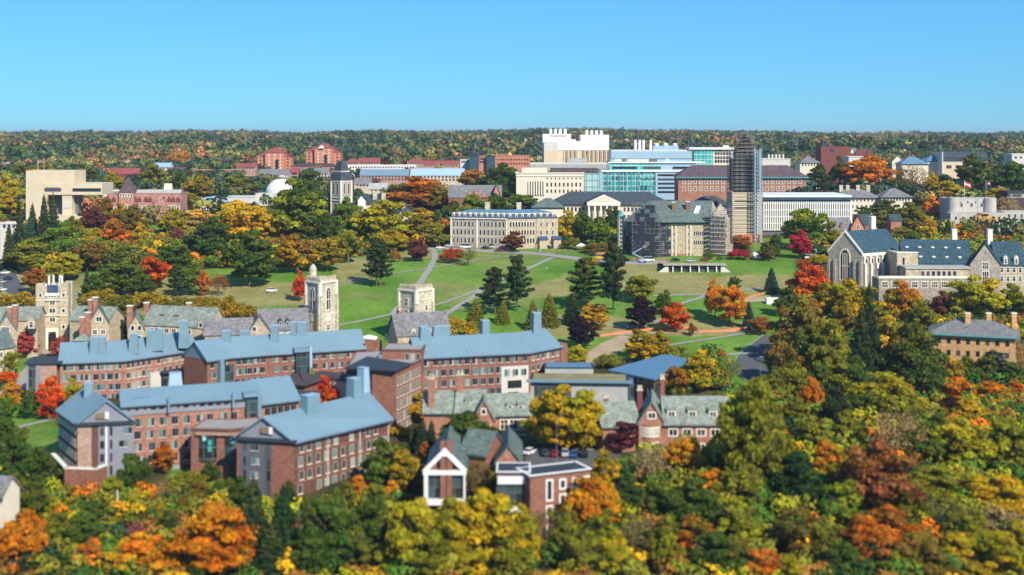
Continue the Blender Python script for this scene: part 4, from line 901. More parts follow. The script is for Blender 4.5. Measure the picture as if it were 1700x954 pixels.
r.face([l0, e[0], (*W(1078, 664), rz)], M['slate_green']); r.face([e[3], l0, (*W(1078, 664), rz)], M['slate_green']); r.face([e[1], e[2], (*W(1183, 664), rz)], M['stone'])
b.add('roof', r)
mb = MB(); q = [W(1152, 655.5), W(1159, 655.5), W(1163, 659), W(1156, 659)]; mb.loft([[(x, y, ze+(3.0 if i < 2 else 6.0)) for i, (x, y) in enumerate(q)], [(x, y, ze+(4.6 if i < 2 else 7.8)) for i, (x, y) in enumerate(q)]], M['white']); b.add('skylight', mb)
for px, py in ((1141.5, 335), (1118, 336)): x, y = W(px, 658); chimney(b, x, y, 1.8, 1.6, ze+3, Z(py, 658), M['brick'])
for px, Y_ in ((1141, 652), (1123, 653)): x, y = W(px, Y_); mb = MB(); mb.rev((x, y), [(.5, ze-.5), (.55, ze+.4), (.1, ze+.9)], M['white'], 8); b.add('roof_vent', mb)
x, y = W(1030.5, 660); mb = MB(); mb.rev((x, y), [(1.7, 34), (1.7, Z(359, 660))], M['stone_light'], 12); b.add('round_turret', mb); mb = MB(); mb.rev((x, y), [(2.0, Z(359, 660)+.01), (.05, Z(347, 660))], M['teal'], 12); b.add('turret_roof', mb)
# stepped gable at the right
mb = MB(); q = [W(1178, 652), W(1212, 656), W(1212, 676), W(1186, 674)]; mb.prism(q, 34, ze+1, M['stone']); b.add('wall', mb)
b.fr(W(1178, 652), W(1212, 656)); mb = MB()
tri = [(0, ze+1), (b.L, ze+1), (b.L*.55, ze+9)]; mb.loft([[(*b.p(a, 1), z) for a, z in tri], [(*b.p(a, .2), z) for a, z in tri]], M['stone_light']); b.add('gable', mb); b.grid(1, b.L-1, 4, [ze-3, ze-8], .8, 2.2, 'arch')
b.done()
def scaffold(name, label, A, B, z0, z1, depth, nx, lift, netting=None, loc=None, inner=None, dens=1, plank=True, group=None):
    b = Bld(name, label, 'scaffolding', (*A, z0), group); b.fr(A, B); L = b.L; nz = int((z1-z0)/lift)
    xs = [L*i/nx for i in range(nx+1)]
    for t in (0, -depth):
        for x in xs: mb = MB(); p = b.p(x, t); mb.bar((*p, z0-2), (*p, z1+random.uniform(0, 1.5)), .09, M['steel']); b.add('standard', mb)
    for k in range(nz):
        z = z0+lift*(k+1); mb = MB()
        for t in (0, -depth): mb.bar((*b.p(-.4, t), z), (*b.p(L+.4, t), z), .07, M['steel']); mb.bar((*b.p(-.4, t), z+1.0), (*b.p(L+.4, t), z+1.0), .05, M['steel'])
        for x in xs: mb.bar((*b.p(x, 0), z), (*b.p(x, -depth), z), .06, M['steel'])
        b.add('ledger', mb)
        if plank: b.part_box('deck', -.3, L+.3, -depth, 0, z+.08, z+.16, M['plank'])
        i = k % nx; mb = MB(); mb.bar((*b.p(xs[i], -depth), z), (*b.p(xs[(i+1) % (nx+1)], -depth), z+lift), .06, M['steel']); b.add('brace', mb)
    return b
SG = 'scaffolding around the library'
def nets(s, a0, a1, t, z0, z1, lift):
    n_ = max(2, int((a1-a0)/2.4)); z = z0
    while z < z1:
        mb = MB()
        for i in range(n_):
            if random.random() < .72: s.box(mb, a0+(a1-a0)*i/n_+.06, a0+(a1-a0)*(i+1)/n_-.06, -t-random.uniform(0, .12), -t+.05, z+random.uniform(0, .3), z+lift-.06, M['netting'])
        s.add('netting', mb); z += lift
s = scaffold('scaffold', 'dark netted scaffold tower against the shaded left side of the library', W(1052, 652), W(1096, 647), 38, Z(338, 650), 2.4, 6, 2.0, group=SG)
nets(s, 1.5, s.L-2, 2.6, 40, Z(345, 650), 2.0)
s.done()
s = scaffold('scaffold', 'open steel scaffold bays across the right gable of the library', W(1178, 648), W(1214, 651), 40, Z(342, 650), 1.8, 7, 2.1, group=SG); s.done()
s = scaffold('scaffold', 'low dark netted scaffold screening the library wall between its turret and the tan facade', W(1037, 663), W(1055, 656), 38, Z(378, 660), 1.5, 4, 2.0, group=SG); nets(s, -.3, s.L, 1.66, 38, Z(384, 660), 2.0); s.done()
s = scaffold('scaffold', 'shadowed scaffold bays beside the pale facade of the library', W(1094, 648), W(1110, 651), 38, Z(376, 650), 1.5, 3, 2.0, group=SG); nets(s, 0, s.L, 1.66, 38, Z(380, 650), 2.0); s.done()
# bell tower with scaffolding
Y = 700; cx, cy = W(1236, Y+8); b = Bld('bell_tower', 'tall bell tower with a steep pointed top hidden inside scaffolding', 'tower', (cx, cy, 44)); FOOT.append((cx, cy, 12))
mb = MB(); mb.box(cx-5, cx+5, cy-5, cy+5, 40, 84, M['stone_grey']); b.add('shaft', mb)
mb = MB(); mb.box(cx-5.3, cx+5.3, cy-5.3, cy+5.3, 84.01, 90, M['stone']); b.add('belfry', mb)
mb = MB(); sq = lambda r_: [(cx-r_, cy-r_), (cx+r_, cy-r_), (cx+r_, cy+r_), (cx-r_, cy+r_)]; mb.frus(sq(5.6), 90.01, sq(.4), 101, M['plum_roof']); b.add('roof', mb)
b.fr((cx-5.3, cy-5.3), (cx+5.3, cy-5.3)); b.win(3, 84.8, 1.6, 4, 'arch'); b.win(7.4, 84.8, 1.6, 4, 'arch'); b.done()
S = Bld('scaffold', 'tall scaffold tower with plank decks and a tan wrapped foot enclosing the bell tower', 'scaffolding', (cx, cy-8, 44), SG)
def ringdeck(r_, z, part=True):
    if z < 70: r_ = 6.6
    mb = MB(); o_ = sq(r_+.9); i_ = sq(r_-1.3)
    for j in range(4): k = (j+1) % 4; mb.prism([o_[j], o_[k], i_[k], i_[j]], z, z+.12, M['plank'])
    S.add('deck', mb); mb = MB()
    if z < 70: o_ = sq(8.42)
    for j in range(4): k = (j+1) % 4; mb.bar((*o_[j], z+1.05), (*o_[k], z+1.05), .07, M['steel']); mb.bar((*o_[j], z+.2), (*o_[k], z+.2), .09, M['steel'])
    S.add('ledger', mb)
z = 46.5
while z < 89: ringdeck(7.2, z); z += 2.05
rr = 6.2
while z < 102: ringdeck(rr, z); z += 2.0; rr -= .72
for j in range(4):
    o_ = sq(8.1); p, q = o_[j], o_[(j+1) % 4]
    for i in range(6):
        mb = MB(); x, y = p[0]+(q[0]-p[0])*i/6, p[1]+(q[1]-p[1])*i/6; mb.bar((x, y, 43), (x, y, 90.5+random.uniform(0, 4)), .10, M['steel']); S.add('standard', mb)
    o_ = sq(4.6); p, q = o_[j], o_[(j+1) % 4]
    for i in range(4): mb = MB(); x, y = p[0]+(q[0]-p[0])*i/4, p[1]+(q[1]-p[1])*i/4; mb.bar((x, y, 86), (x, y, 101+random.uniform(0, 2)), .08, M['steel']); S.add('standard', mb)
for j, (u0, u1) in enumerate(((0, 1), (1, 2), (3, 0))):
    o_ = sq(8.2); mb = MB(); p, q = o_[u0], o_[u1]; dx, dy = (cx-(p[0]+q[0])/2)*.02, (cy-(p[1]+q[1])/2)*.02
    mb.prism([p, q, (q[0]+dx, q[1]+dy), (p[0]+dx, p[1]+dy)], 46, 70 if j == 0 else 69, M['wrap']); S.add('sheeting', mb)
    o_ = sq(6.9); mb = MB(); p, q = o_[u0], o_[u1]; mb.prism([p, q, (q[0]+dx, q[1]+dy), (p[0]+dx, p[1]+dy)], 70.3, 88, M['tower_net']); S.add('netting', mb)
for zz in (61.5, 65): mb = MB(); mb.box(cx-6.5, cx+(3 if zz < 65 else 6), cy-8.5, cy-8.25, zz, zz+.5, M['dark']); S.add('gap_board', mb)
S.done()
H = Bld('hoist_mast', 'blue grey lattice hoist mast standing on the right of the scaffolded tower', 'hoist', (*W(1257, 696), 44)); x, y = W(1257.5, 696)
for dx, dy in ((-1.5, -1.5), (1.5, -1.5), (1.5, 1.5), (-1.5, 1.5)): mb = MB(); mb.bar((x+dx, y+dy, 43), (x+dx, y+dy, Z(246, 696)), .22, M['light_metal']); H.add('leg', mb)
mb = MB(); zz = 45
while zz < Z(250, 696):
    c4 = [(x-1.5, y-1.5), (x+1.5, y-1.5), (x+1.5, y+1.5), (x-1.5, y+1.5)]
    for j in range(4): p, q = c4[j], c4[(j+1) % 4]; mb.bar((*p, zz), (*q, zz), .12, M['light_metal']); mb.bar((*p, zz), (*q, zz+2), .1, M['light_metal'])
    zz += 2
H.add('lattice', mb); H.done()
# sunken slot building on the slope
gx, gy, gz = at(1152, 452); b = Bld('sunken_pavilion', 'pavilion sunk in the grassy slope, long glazed front between two pale wedge walls', 'building', (gx, gy, gz))
A, B = W(1110, gy), W(1197, gy); b.fr(A, B); L = b.L; zt = Z(438, gy)
b.part_box('glazing', 0, L, 1.5, 2.0, gz-1, zt-.6, M['curtain_dark']); b.part_box('roof_slab', -2.5, L+2.5, -.6, 6, zt-.6, zt-.1, M['concrete_grey'])
mb = MB(); mb.loft([[(*b.p(-2.5, -.5), zt-.09), (*b.p(L+2.5, -.5), zt-.09), (*b.p(L+2.5, 22), zt-1.6), (*b.p(-2.5, 22), zt-1.6)], [(*b.p(-2.5, -.4), zt+.25), (*b.p(L+2.5, -.4), zt+.25), (*b.p(L+2.5, 22), ground(gx, gy+22)+.1), (*b.p(-2.5, 22), ground(gx, gy+22)+.1)]], M['sedum']); b.add('roof_planting', mb)
for k in range(6): a = L*(k+.5)/6; b.part_box('column', a-.25, a+.25, .2, .7, gz-1, zt-.6, M['white'])
for s_, e in ((-1, 0), (1, L)):
    mb = MB(); p = [(e, gz-.8), (e+s_*5.4, gz-.6), (e+s_*.6, zt-.62), (e, zt-.62)]; p = p if s_ < 0 else p
    mb.loft([[(*b.p(a, 1.2), z) for a, z in p], [(*b.p(a, .4), z) for a, z in p]], M['offwhite']); b.add('wedge_wall', mb)
b.done()
# long hall with portico
Y = 760; b = Bld('portico_hall', 'long classical hall with dark roof and a columned pediment portico, behind the mansard hall', 'building', (*W(1000, Y), 48))
ze = Z(339, Y); wing(b, [W(912, Y+4), W(1112, Y)], 18, 44, ze, 'hip', 7.0, M['cream'], M['slate_dark'], over=1.4, hip=12)
b.fr(W(912, Y+4), W(1112, Y)); b.grid(.8, b.sx(972), 9, [ze-4.2, ze-8.5], 1.2, 2.4, 'plain'); b.grid(b.sx(1034), b.L-1, 12, [ze-4.2, ze-8.5], 1.2, 2.4, 'plain')
b.fr(W(975, 751), W(1030, 751)); L = b.L; pz = Z(336, 751)
b.part_box('portico_wall', .8, L-.8, 3.5, 9, 44, pz-1.2, M['cream']); b.part_box('entablature', 0, L, 0, 9, pz-1.8, pz, M['trim'])
mb = MB(); t_ = [(-.5, pz+.01), (L+.5, pz+.01), (L/2, pz+4.6)]; t2 = [(1.6, pz+.5), (L-1.6, pz+.5), (L/2, pz+3.8)]
mb.loft([[(*b.p(a, 11), z) for a, z in t_], [(*b.p(a, 0), z) for a, z in t_]], M['trim']); b.add('pediment', mb); mb = MB(); mb.loft([[(*b.p(a, .1), z) for a, z in t2], [(*b.p(a, -.08), z) for a, z in t2]], M['cream']); b.add('tympanum', mb)
mb = MB(); mb.loft([[(*b.p(a, .3), z+.35) for a, z in t_], [(*b.p(a, 12), z+.35) for a, z in t_]][::-1], M['slate_dark']); b.add('portico_roof', mb)
for i in range(6): a = .9+(L-1.8)*i/5; x, y = b.p(a, .8); mb = MB(); mb.tube((x, y, 44), (x, y, pz-1.8), .75, M['trim'], 12, .62); b.add('column', mb)
b.done()
b = Bld('hall', 'low blue grey roofed wing left of the long columned hall', 'building', (*W(905, 745), 46)); simple(b, 885, 935, 748, 344, 14, 'hip', 5, 'cream', 'slate_green', over=1); b.done()
b = Bld('hall', 'small hall with dark blue hipped roof just left of the scaffolded tower', 'building', (*W(1180, 740), 46)); simple(b, 1150, 1212, 742, 340, 14, 'hip', 4.8, 'cream', 'slate_dark', over=1); b.grid(1, b.L-1, 6, [Z(347, 742)], 1.3, 1.8, 'plain'); b.done()
# white library with fins
Y = 720; b = Bld('fin_library', 'pale library wrapped in close white vertical fins under a flat white roof', 'building', (*W(1340, Y), 44))
A, B = W(1258, Y), W(1412, Y); ze = Z(333, Y); wing(b, [A, B], 38, 40, ze, 'flat', wm=M['grey_dark'], rm=M['white'], over=.2, parapet=0)
b.fr(A, B); L = b.L
b.part_box('fascia_band', -1.5, L+1.2, -1.6, 39, ze+.46, ze+2.0, M['slate_blue']); b.part_box('roof_top', -.9, L+.6, -.9, 38.4, ze+2.01, ze+3.0, M['white'])
for i in range(42): a = L*(i+.4)/42; b.part_box('fin', a, a+.62, -1.1, -.05, Z(382, Y), ze-.4, M['white'])
for py in (337, 348, 359, 370, 381): b.part_box('floor_band', 0, L, -.75, -.1, Z(py, Y)-.3, Z(py, Y)+.25, M['white'])
b.fr(B, (B[0], B[1]+38)); 
for i in range(22): a = 38*(i+.4)/22; b.part_box('fin', a, a+.7, -1.1, -.05, Z(382, Y), ze-.4, M['white'])
b.done()
b = Bld('hall', 'cream hall with dark hipped roof and chimneys, right of the fin library', 'building', (*W(1420, 790), 50))
z_ = simple(b, 1386, 1460, 790, 328, 16, 'hip', 5, 'cream', 'slate_grey', over=1.0); b.grid(1, b.L-1, 11, [z_-2.2], 1.0, 1.2, 'far'); b.grid(1, b.L-1, 9, [z_-6], 1.1, 1.6, 'plain')
for px in (1396, 1407, 1424, 1441): x, y = W(px, 797); chimney(b, x, y, 2, 1.5, z_+2, z_+7, M['stone_light'])
b.done(); b = Bld('hall', 'cream hall with plum dark hipped roof among trees, far right of the fin library', 'building', (*W(1490, 785), 50))
z_ = simple(b, 1464, 1514, 785, 327, 15, 'hip', 5, 'cream', 'slate_grey', over=1.0); b.grid(1, b.L-1, 9, [z_-2.2], 1.0, 1.2, 'far'); b.grid(1, b.L-1, 6, [z_-6], 1.1, 1.6, 'plain'); b.done()
# brick hall with plum roof
Y = 850; b = Bld('brick_hall', 'long brick hall with broad plum dark hipped roof behind the scaffolded tower', 'building', (*W(1230, Y), 52))
z_ = simple(b, 1126, 1338, Y, 293, 20, 'hip', 7.2, 'brick_pink', 'plum_roof', over=1.6); b.grid(2, b.L-2, 22, [z_-4.4, z_-9], 1.4, 2.4, 'stone'); b.part_box('eave_band', -1.6, b.L+1.6, -1.75, -1.65, z_-.9, z_-.2, M['teal']); b.done()
# museum
Y = 760; b = Bld('museum', 'tan concrete museum with a cantilevered upper slab over open recesses', 'building', (*W(100, Y), 46)); FOOT.append((*W(105, 772), 26))
b.fr(W(43, Y), W(170, Y)); s = b.sx; zz = lambda py: Z(py, Y)
b.part_box('tower_slab', s(43), s(73), 0, 20, 42, zz(283), M['concrete']); b.part_box('upper_block', s(73)+.01, s(124), .01, 20, zz(304), zz(283)-.01, M['concrete']); b.part_box('gallery_slab', s(73)+.01, s(170), -.4, 20.4, zz(323), zz(304)-.01, M['concrete'])
b.part_box('pier', s(103), s(119), .3, 8, 42, zz(323)-.01, M['concrete']); b.part_box('recessed_wall', s(73)+.02, s(103)-.01, 9, 12, 42, zz(323)-.02, M['grey_dark']); b.part_box('recessed_wall', s(119), s(124), 6, 12, 42, zz(323)-.02, M['grey_dark'])
b.part_box('podium', s(84), s(140), -3, 14, 42, zz(356), M['concrete']); b.part_box('pale_panel', s(104), s(117), .05, .29, zz(345), zz(334), M['offwhite'])
for a0, a1 in ((74.5, 102), (121, 168)):
    b.part_box('window_strip', s(a0), s(a1), -.6, -.41, zz(317.5), zz(311), M['glass_dark'])
    n_ = 7
    for i in range(n_): a = s(a0)+(s(a1)-s(a0))*(i+.5)/n_; b.part_box('sawtooth', a-1.1, a+1.1, -.75, -.61, zz(312.2), zz(310.5), M['concrete'])
mb = MB(); mb.loft([[(*b.p(s(73), -.2), zz(323)), (*b.p(s(80), -.2), zz(323)), (*b.p(s(73), -.2), zz(347))][::-1], [(*b.p(s(73), 3), zz(323)), (*b.p(s(80), 3), zz(323)), (*b.p(s(73), 3), zz(347))][::-1]], M['concrete']); b.add('buttress', mb)
for px in (63, 73): x, y = W(px, Y+8); mb = MB(); mb.bar((x, y, zz(283)), (x, y, zz(264)), .12, M['offwhite']); b.add('antenna', mb)
b.done()
# pink sandstone hall
Y = 790; b = Bld('sandstone_hall', 'pink sandstone hall with square corner tower under a pyramid roof', 'building', (*W(240, Y), 48))
ze = Z(322, Y); wing(b, [W(177, Y), W(300, Y)], 16, 44, ze, 'flat', wm=M['sandstone'], rm=M['slate_grey'], over=.1, parapet=.4, fas=False)
wing(b, [W(226, Y+1), W(298, Y+1)], 9, ze-2, ze-.4, 'gable', 2.6, M['sandstone'], M['concrete_grey'], over=0)
b.fr(W(177, Y), W(300, Y)); L = b.L; s = b.sx
b.grid(.8, s(194), 3, [Z(348, Y), Z(362, Y)], 1.1, 2.0, 'stone'); b.grid(s(224), s(255), 5, [Z(348, Y), Z(362, Y)], 1.1, 2.2, 'stone'); b.grid(s(279), L-.8, 4, [Z(348, Y), Z(362, Y)], 1.1, 2.2, 'stone')
for px in (189, 225, 231.5, 242, 249, 272, 281, 288, 296): 
    a = s(px); mb = MB(); p = [(a-1.2, Z(335, Y)), (a+1.2, Z(335, Y)), (a+1.2, Z(330, Y)), (a, Z(325.5, Y)), (a-1.2, Z(330, Y))]; mb.loft([[(*b.p(x, 0), z) for x, z in p], [(*b.p(x, -.25), z) for x, z in p]], M['maroon']); b.add('arched_dormer', mb)
b.part_box('bay', s(257), s(277), -2, -.01, 44, ze-3, M['sandstone']); b.fr(W(197, Y-2), W(222, Y-2)); b.part_box('tower', 0, b.L, 0, 9, 44, Z(319.5, Y), M['sandstone'])
mb = MB(); q = [b.p(-.3, -.3), b.p(b.L+.3, -.3), b.p(b.L+.3, 9.3), b.p(-.3, 9.3)]; c_ = b.p(b.L/2, 4.5); mb.frus(q, Z(319.4, Y), [c_]*4 if False else [(c_[0]-.1, c_[1]-.1), (c_[0]+.1, c_[1]-.1), (c_[0]+.1, c_[1]+.1), (c_[0]-.1, c_[1]+.1)], Z(293, Y), M['plum_roof']); b.add('pyramid_roof', mb)
b.grid(.6, b.L-.6, 5, [Z(326, Y)], .8, 1.6, 'stone'); b.grid(.6, b.L-.6, 3, [Z(346, Y), Z(360, Y)], 1.0, 2.2, 'stone'); b.done()
# clock tower hall with black roof
Y = 690; zt = Z(298.5, Y); b = Bld('stone_tower', 'grey stone tower with pale quoins and a flared black slate roof', 'tower', (*W(566, Y), 44)); FOOT.append((*W(566, Y+4), 10))
A, C, B = W(549.5, 694), W(566, 689), W(584, 694); D = (A[0]+B[0]-C[0], A[1]+B[1]-C[1]); P = [A, C, B, D]; ctr = (C[0]+D[0])/2, (C[1]+D[1])/2
mb = MB(); mb.prism(P, 38, zt, M['stone_grey']); b.add('shaft', mb)
for X, Y_ in ((A, C), (C, B)):
    b.fr(X, Y_); L = b.L
    for a in (-.15, L-.55): b.part_box('quoin', a, a+.7, -.35, -.01, 38, zt-.3, M['trim'])
    for z in (zt-.9, zt-9.4, zt-11): b.part_box('string_course', 0, L, -.3, -.01, z, z+.4, M['trim'])
    b.win(L*.32, zt-7.4, .9, 5.6, 'arch'); b.win(L*.70, zt-7.4, .9, 5.6, 'arch'); b.win(L*.5, zt-14, 1.4, 1.5, 'arch'); b.win(L*.5, zt-19, 1.4, 1.5, 'arch')
sc4 = lambda f_: [(ctr[0]+(p[0]-ctr[0])*f_, ctr[1]+(p[1]-ctr[1])*f_) for p in P]
mb = MB(); r4 = [(1.12, 0), (1.0, 1.4), (.86, 3.6), (.74, 4.6), (.56, 7.6), (.42, 9.4), (.20, 10.2)]; mb.loft([[(x, y, zt+.01+h_) for x, y in sc4(f_)] for f_, h_ in r4], M['slate_dark']); b.add('roof', mb)
mb = MB(); mb.loft([[(x, y, zt+4.1+h_) for x, y in sc4(f_)] for f_, h_ in ((.83, 0), (.80, .7))], M['concrete_grey']); b.add('roof_band', mb)
for X, Y_ in ((A, C), (C, B)): b.fr(X, Y_); [dormer(b, b.L*f_, zt+4.7, .7, 1.0, 2.2, M['trim'], M['slate_dark'], 'far', t=1.5) for f_ in (.3, .5, .7)]
mb = MB(); mb.bar((*ctr, zt+10), (*ctr, zt+12), .1, M['slate_dark']); b.add('finial', mb)
b.fr(W(545, 697), W(549.4, 694)); b.part_box('stair_turret', 0, b.L, 0, 3, 38, Z(318, 694), M['slate_dark']); mb = MB(); x, y = b.p(b.L/2, 1.5); mb.rev((x, y), [(1.3, Z(318, 694)+.01), (.05, Z(311, 694))], M['teal'], 8); b.add('turret_roof', mb)
b.done()
b = Bld('house', 'low house with dark blue hipped roof, white pediment and two pale chimneys', 'house', (*W(612, 715), 44))
z_ = simple(b, 586, 645, 715, 337, 12, 'hip', 4.2, 'stone_light', 'slate_dark', over=1); wing(b, [W(594, 725), W(594, 712)], 0, 42, Z(331, 712), 'gable', 2.4, M['white'], M['slate_dark'], Bp=[W(607, 725), W(607, 712)], over=.4, fas=False)
for px in (622.5, 637): x, y = W(px, 718); chimney(b, x, y, 2.2, 1.8, z_, Z(321, 718), M['stone_light'])
b.done(); b = Bld('house', 'small pale house with chimney peeping between trees right of the black roofed tower', 'house', (*W(675, 700), 44)); z_ = simple(b, 664, 683, 700, 350, 8, 'hip', 2.6, 'cream', 'slate_dark', over=.6); x, y = W(670, 703); chimney(b, x, y, 1.8, 1.4, z_-1, Z(339, 703), M['stone_light']); b.grid(.6, b.L-.6, 2, [z_-2.2], .9, 1.4, 'plain'); b.done()
b = Bld('hall', 'grey roofed stone hall largely hidden by trees left of the black roofed tower', 'building', (*W(525, 712), 44)); simple(b, 505, 546, 712, 334, 12, 'hip', 2.5, 'stone_light', 'gravel', over=.6); b.done()
# white dome
Y = 880; b = Bld('domed_hall', 'low drum with a shallow white dome and small lantern', 'building', (*W(468, Y), 52)); cx, cy = W(468, Y+12); FOOT.append((cx, cy, 14)); zb_ = Z(320, Y)
mb = MB(); mb.rev((cx, cy), [(12.5, 48), (12.5, zb_-.3)], M['offwhite'], 36); b.add('drum', mb)
mb = MB(); mb.rev((cx, cy), [(10.6, zb_-.29), (10.6, zb_+1.5), (10.4, zb_+2.6), (9, zb_+5), (6.6, zb_+7.4), (3.4, zb_+8.9)], M['white'], 36); b.add('dome', mb)
mb = MB(); mb.rev((cx, cy), [(2.9, zb_+8.9), (2.9, zb_+10.6), (3.1, zb_+10.8), (1.0, zb_+11.6)], M['offwhite'], 18); b.add('lantern', mb)
for i in range(8): a = -math.pi*(i+.5)/8; x, y = cx+2.92*math.cos(a), cy+2.92*math.sin(a); b.wins.append(('window', (x, y, zb_+9.1), a+math.pi/2, win_mesh('far', .8, 1.2)))
b.fr(W(424, Y), W(500, Y)); b.part_box('flat_wing', 0, b.L, 0, 14, 48, Z(321, Y), M['offwhite']); b.done()
# hall with red gables
Y = 775; b = Bld('hall', 'dark slate roofed hall with red gables, upper left of the mansard hall', 'building', (*W(790, Y), 48)); z_ = simple(b, 745, 832, Y, 327, 14, 'gable', 6.5, 'brick', 'slate_grey', over=.4, fas=False)
for px, w_, h_ in ((778, 3, 3.6), (790, 4.4, 5), (803, 3, 3.2)): a = b.sx(px); mb = MB(); t_ = [(a-w_/2, z_-.5), (a+w_/2, z_-.5), (a, z_+h_)]; mb.loft([[(*b.p(x, 3), z) for x, z in t_], [(*b.p(x, -.4), z) for x, z in t_]], M['salmon']); b.add('gable', mb)
wing(b, [W(817, Y+12), W(817, Y-3)], 0, 44, z_, 'gable', 7.6, M['salmon'], M['slate_grey'], Bp=[W(832, Y+12), W(832, Y-3)], over=.3, fas=False)
b.fr(W(817, Y-3), W(832, Y-3)); b.win(b.L/2, z_-1.5, 1.6, 3.6, 'plain'); b.win(b.L/2, z_-6, 1.6, 2.4, 'plain'); b.done()
# classical library
Y = 880; b = Bld('classical_hall', 'beige classical hall with columned bay left of the teal glass building', 'building', (*W(915, Y), 52))
z_ = simple(b, 857, 969, Y, 288.5, 22, 'flat', 0, 'cream', 'gravel', over=.6, parapet=.7, fas=False); b.grid(b.sx(905), b.L-.8, 9, [z_-3.4], .9, 1.0, 'plain'); b.grid(b.sx(905), b.L-.8, 9, [z_-8.4], 1.1, 2.6, 'plain'); b.grid(b.sx(905), b.L-.8, 9, [z_-12.6], 1.1, 2.2, 'plain')
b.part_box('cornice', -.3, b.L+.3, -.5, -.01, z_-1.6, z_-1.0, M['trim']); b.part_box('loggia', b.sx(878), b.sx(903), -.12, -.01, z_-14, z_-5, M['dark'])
for i in range(7): a = b.sx(878)+(b.sx(903)-b.sx(878))*i/6; mb = MB(); x, y = b.p(a, -.6); mb.tube((x, y, z_-14), (x, y, z_-5), .55, M['trim'], 10); b.add('column', mb)
b.part_box('attic', b.sx(866), b.sx(908), 2, 20, z_+.5, Z(279, Y), M['cream']); b.part_box('dark_roof', b.sx(915), b.sx(994), 4, 22, z_+.5, z_+3.6, M['plum_roof']); b.done()
b = Bld('hall', 'long low pale grey roofed laboratory in front of the white stacked building', 'building', (*W(940, 980), 56)); z_ = simple(b, 880, 1013, 980, 273, 30, 'flat', 0, 'concrete_grey', 'offwhite', over=.3, parapet=.6, fas=False, gm=M['offwhite']); b.part_box('penthouse', b.sx(942), b.sx(975), 4, 16, z_+.5, z_+4.6, M['concrete_grey']); b.done()
# white stacked research building
Y = 1050; b = Bld('research_block', 'tall white and tan windowless research block crowned by two rows of white exhaust stacks', 'building', (*W(955, Y), 58)); b.fr(W(901, Y), W(1011, Y)); s = b.sx; zz = lambda py: Z(py, Y); FOOT.append((*W(955, Y+15), 28))
b.part_box('wall', 0, b.L, 0, 30, 54, zz(249), M['concrete']); b.part_box('white_storeys', 0, b.L, -.3, 30, zz(249)+.01, zz(234), M['white'])
b.part_box('plant_room', 0, s(948), -.3, 26, zz(234)+.01, zz(222), M['white']); b.part_box('plant_room', s(964), b.L, -.3, 26, zz(234)+.01, zz(223.5), M['white']); b.part_box('step_block', s(948)+.01, s(956), 0, 20, zz(234)+.01, zz(231), M['white'])
b.part_box('bay', s(903), s(927), -2.4, -.31, 54, zz(234.5), M['offwhite']); b.part_box('bay_base', s(903)-.05, s(927)+.05, -2.5, -2.41, 54, zz(249.3), M['concrete'])
for i in range(22):
    a = s(936)+(b.L-s(936)-1)*i/21
    if i not in (7, 8): b.part_box('rib', a, a+.8, -.7, -.31, 56, zz(249.5), M['louvre'] if i % 2 else M['concrete'])
b.part_box('vent_opening', s(971), s(975), -.5, -.31, zz(255), zz(251), M['dark'])
for px0, py in ((914, 213.5), (974, 216)):
    for i in range(4): x, y = W(px0+i*8, Y+6); mb = MB(); mb.rev((x, y), [(1.3, zz(224)), (1.3, zz(py))], M['white'], 12); b.add('exhaust_stack', mb)
b.part_box('louvre', s(913), s(940), -.45, -.31, zz(226), zz(224.8), M['louvre']); b.done()
# teal glass laboratory
Y = 930; b = Bld('glass_laboratory', 'large stepped laboratory of teal glass and pale blue metal with slim white stacks', 'building', (*W(1060, Y), 54)); b.fr(W(999, Y), W(1126, Y)); s = b.sx; zz = lambda py: Z(py, Y); FOOT.append((*W(1065, Y+20), 34))
b.part_box('glass_wall', s(999), s(1088), 0, 30, 50, zz(285), M['curtain']); b.part_box('metal_wing', s(1088)+.01, s(1126), -.3, 28, 50, zz(285), M['light_metal'])
for k in range(10): a = s(999)+(s(1088)-s(999))*k/9; b.part_box('fin', a, a+.35, -.7, -.01, 50, zz(285.3), M['light_metal'])
for py in (290, 297, 304, 311, 318): b.part_box('window_strip', s(1092), s(1126)-.5, -.45, -.31, zz(py)-.9, zz(py)+.5, M['glass_dark'])
b.part_box('green_panel', s(1062), s(1085), -.5, -.02, zz(296), zz(288), M['curtain_green']); b.part_box('green_panel', s(1062), s(1085), -.5, -.02, zz(308), zz(300), M['curtain_green'])
b.part_box('roof_terrace', s(998), s(1158), -1, 32, zz(285)+.01, zz(282), M['white'])
b.part_box('glass_storey', s(1012), s(1098), 3, 30, zz(282)+.01, zz(270.5), M['curtain_green']); b.part_box('metal_storey', s(1098)+.01, s(1156), 3.2, 30, zz(282)+.01, zz(269), M['light_metal'])
for a0, a1 in ((1018, 1058), (1068, 1098), (1118, 1150)): b.part_box('window_strip', s(a0), s(a1), 2.6, 2.99, zz(280), zz(276.5), M['glass_dark'])
b.part_box('slab_edge', s(1010), s(1172), 2, 31, zz(270.5)+.01, zz(268.6), M['white']); b.part_box('clerestory', s(1014), s(1150), 4, 29, zz(268.6)+.01, zz(263), M['light_metal'])
for a0, a1, m in ((1020, 1033, 'offwhite'), (1033, 1040, 'grey_dark'), (1044, 1078, 'offwhite'), (1078, 1092, 'grey_dark'), (1106, 1112, 'white')): b.part_box('panel', s(a0), s(a1), 3.7, 3.99, zz(268.4), zz(263.4), M[m])
b.part_box('metal_crown', s(1015), s(1150), 3.4, 29, zz(263)+.01, zz(251), M['light_metal']); b.part_box('crown_edge', s(1016), s(1142), 4, 28, zz(251)+.01, zz(248.6), M['offwhite']); b.part_box('penthouse', s(1086), s(1128), 6, 24, zz(248.6)+.01, zz(242), M['light_metal'])
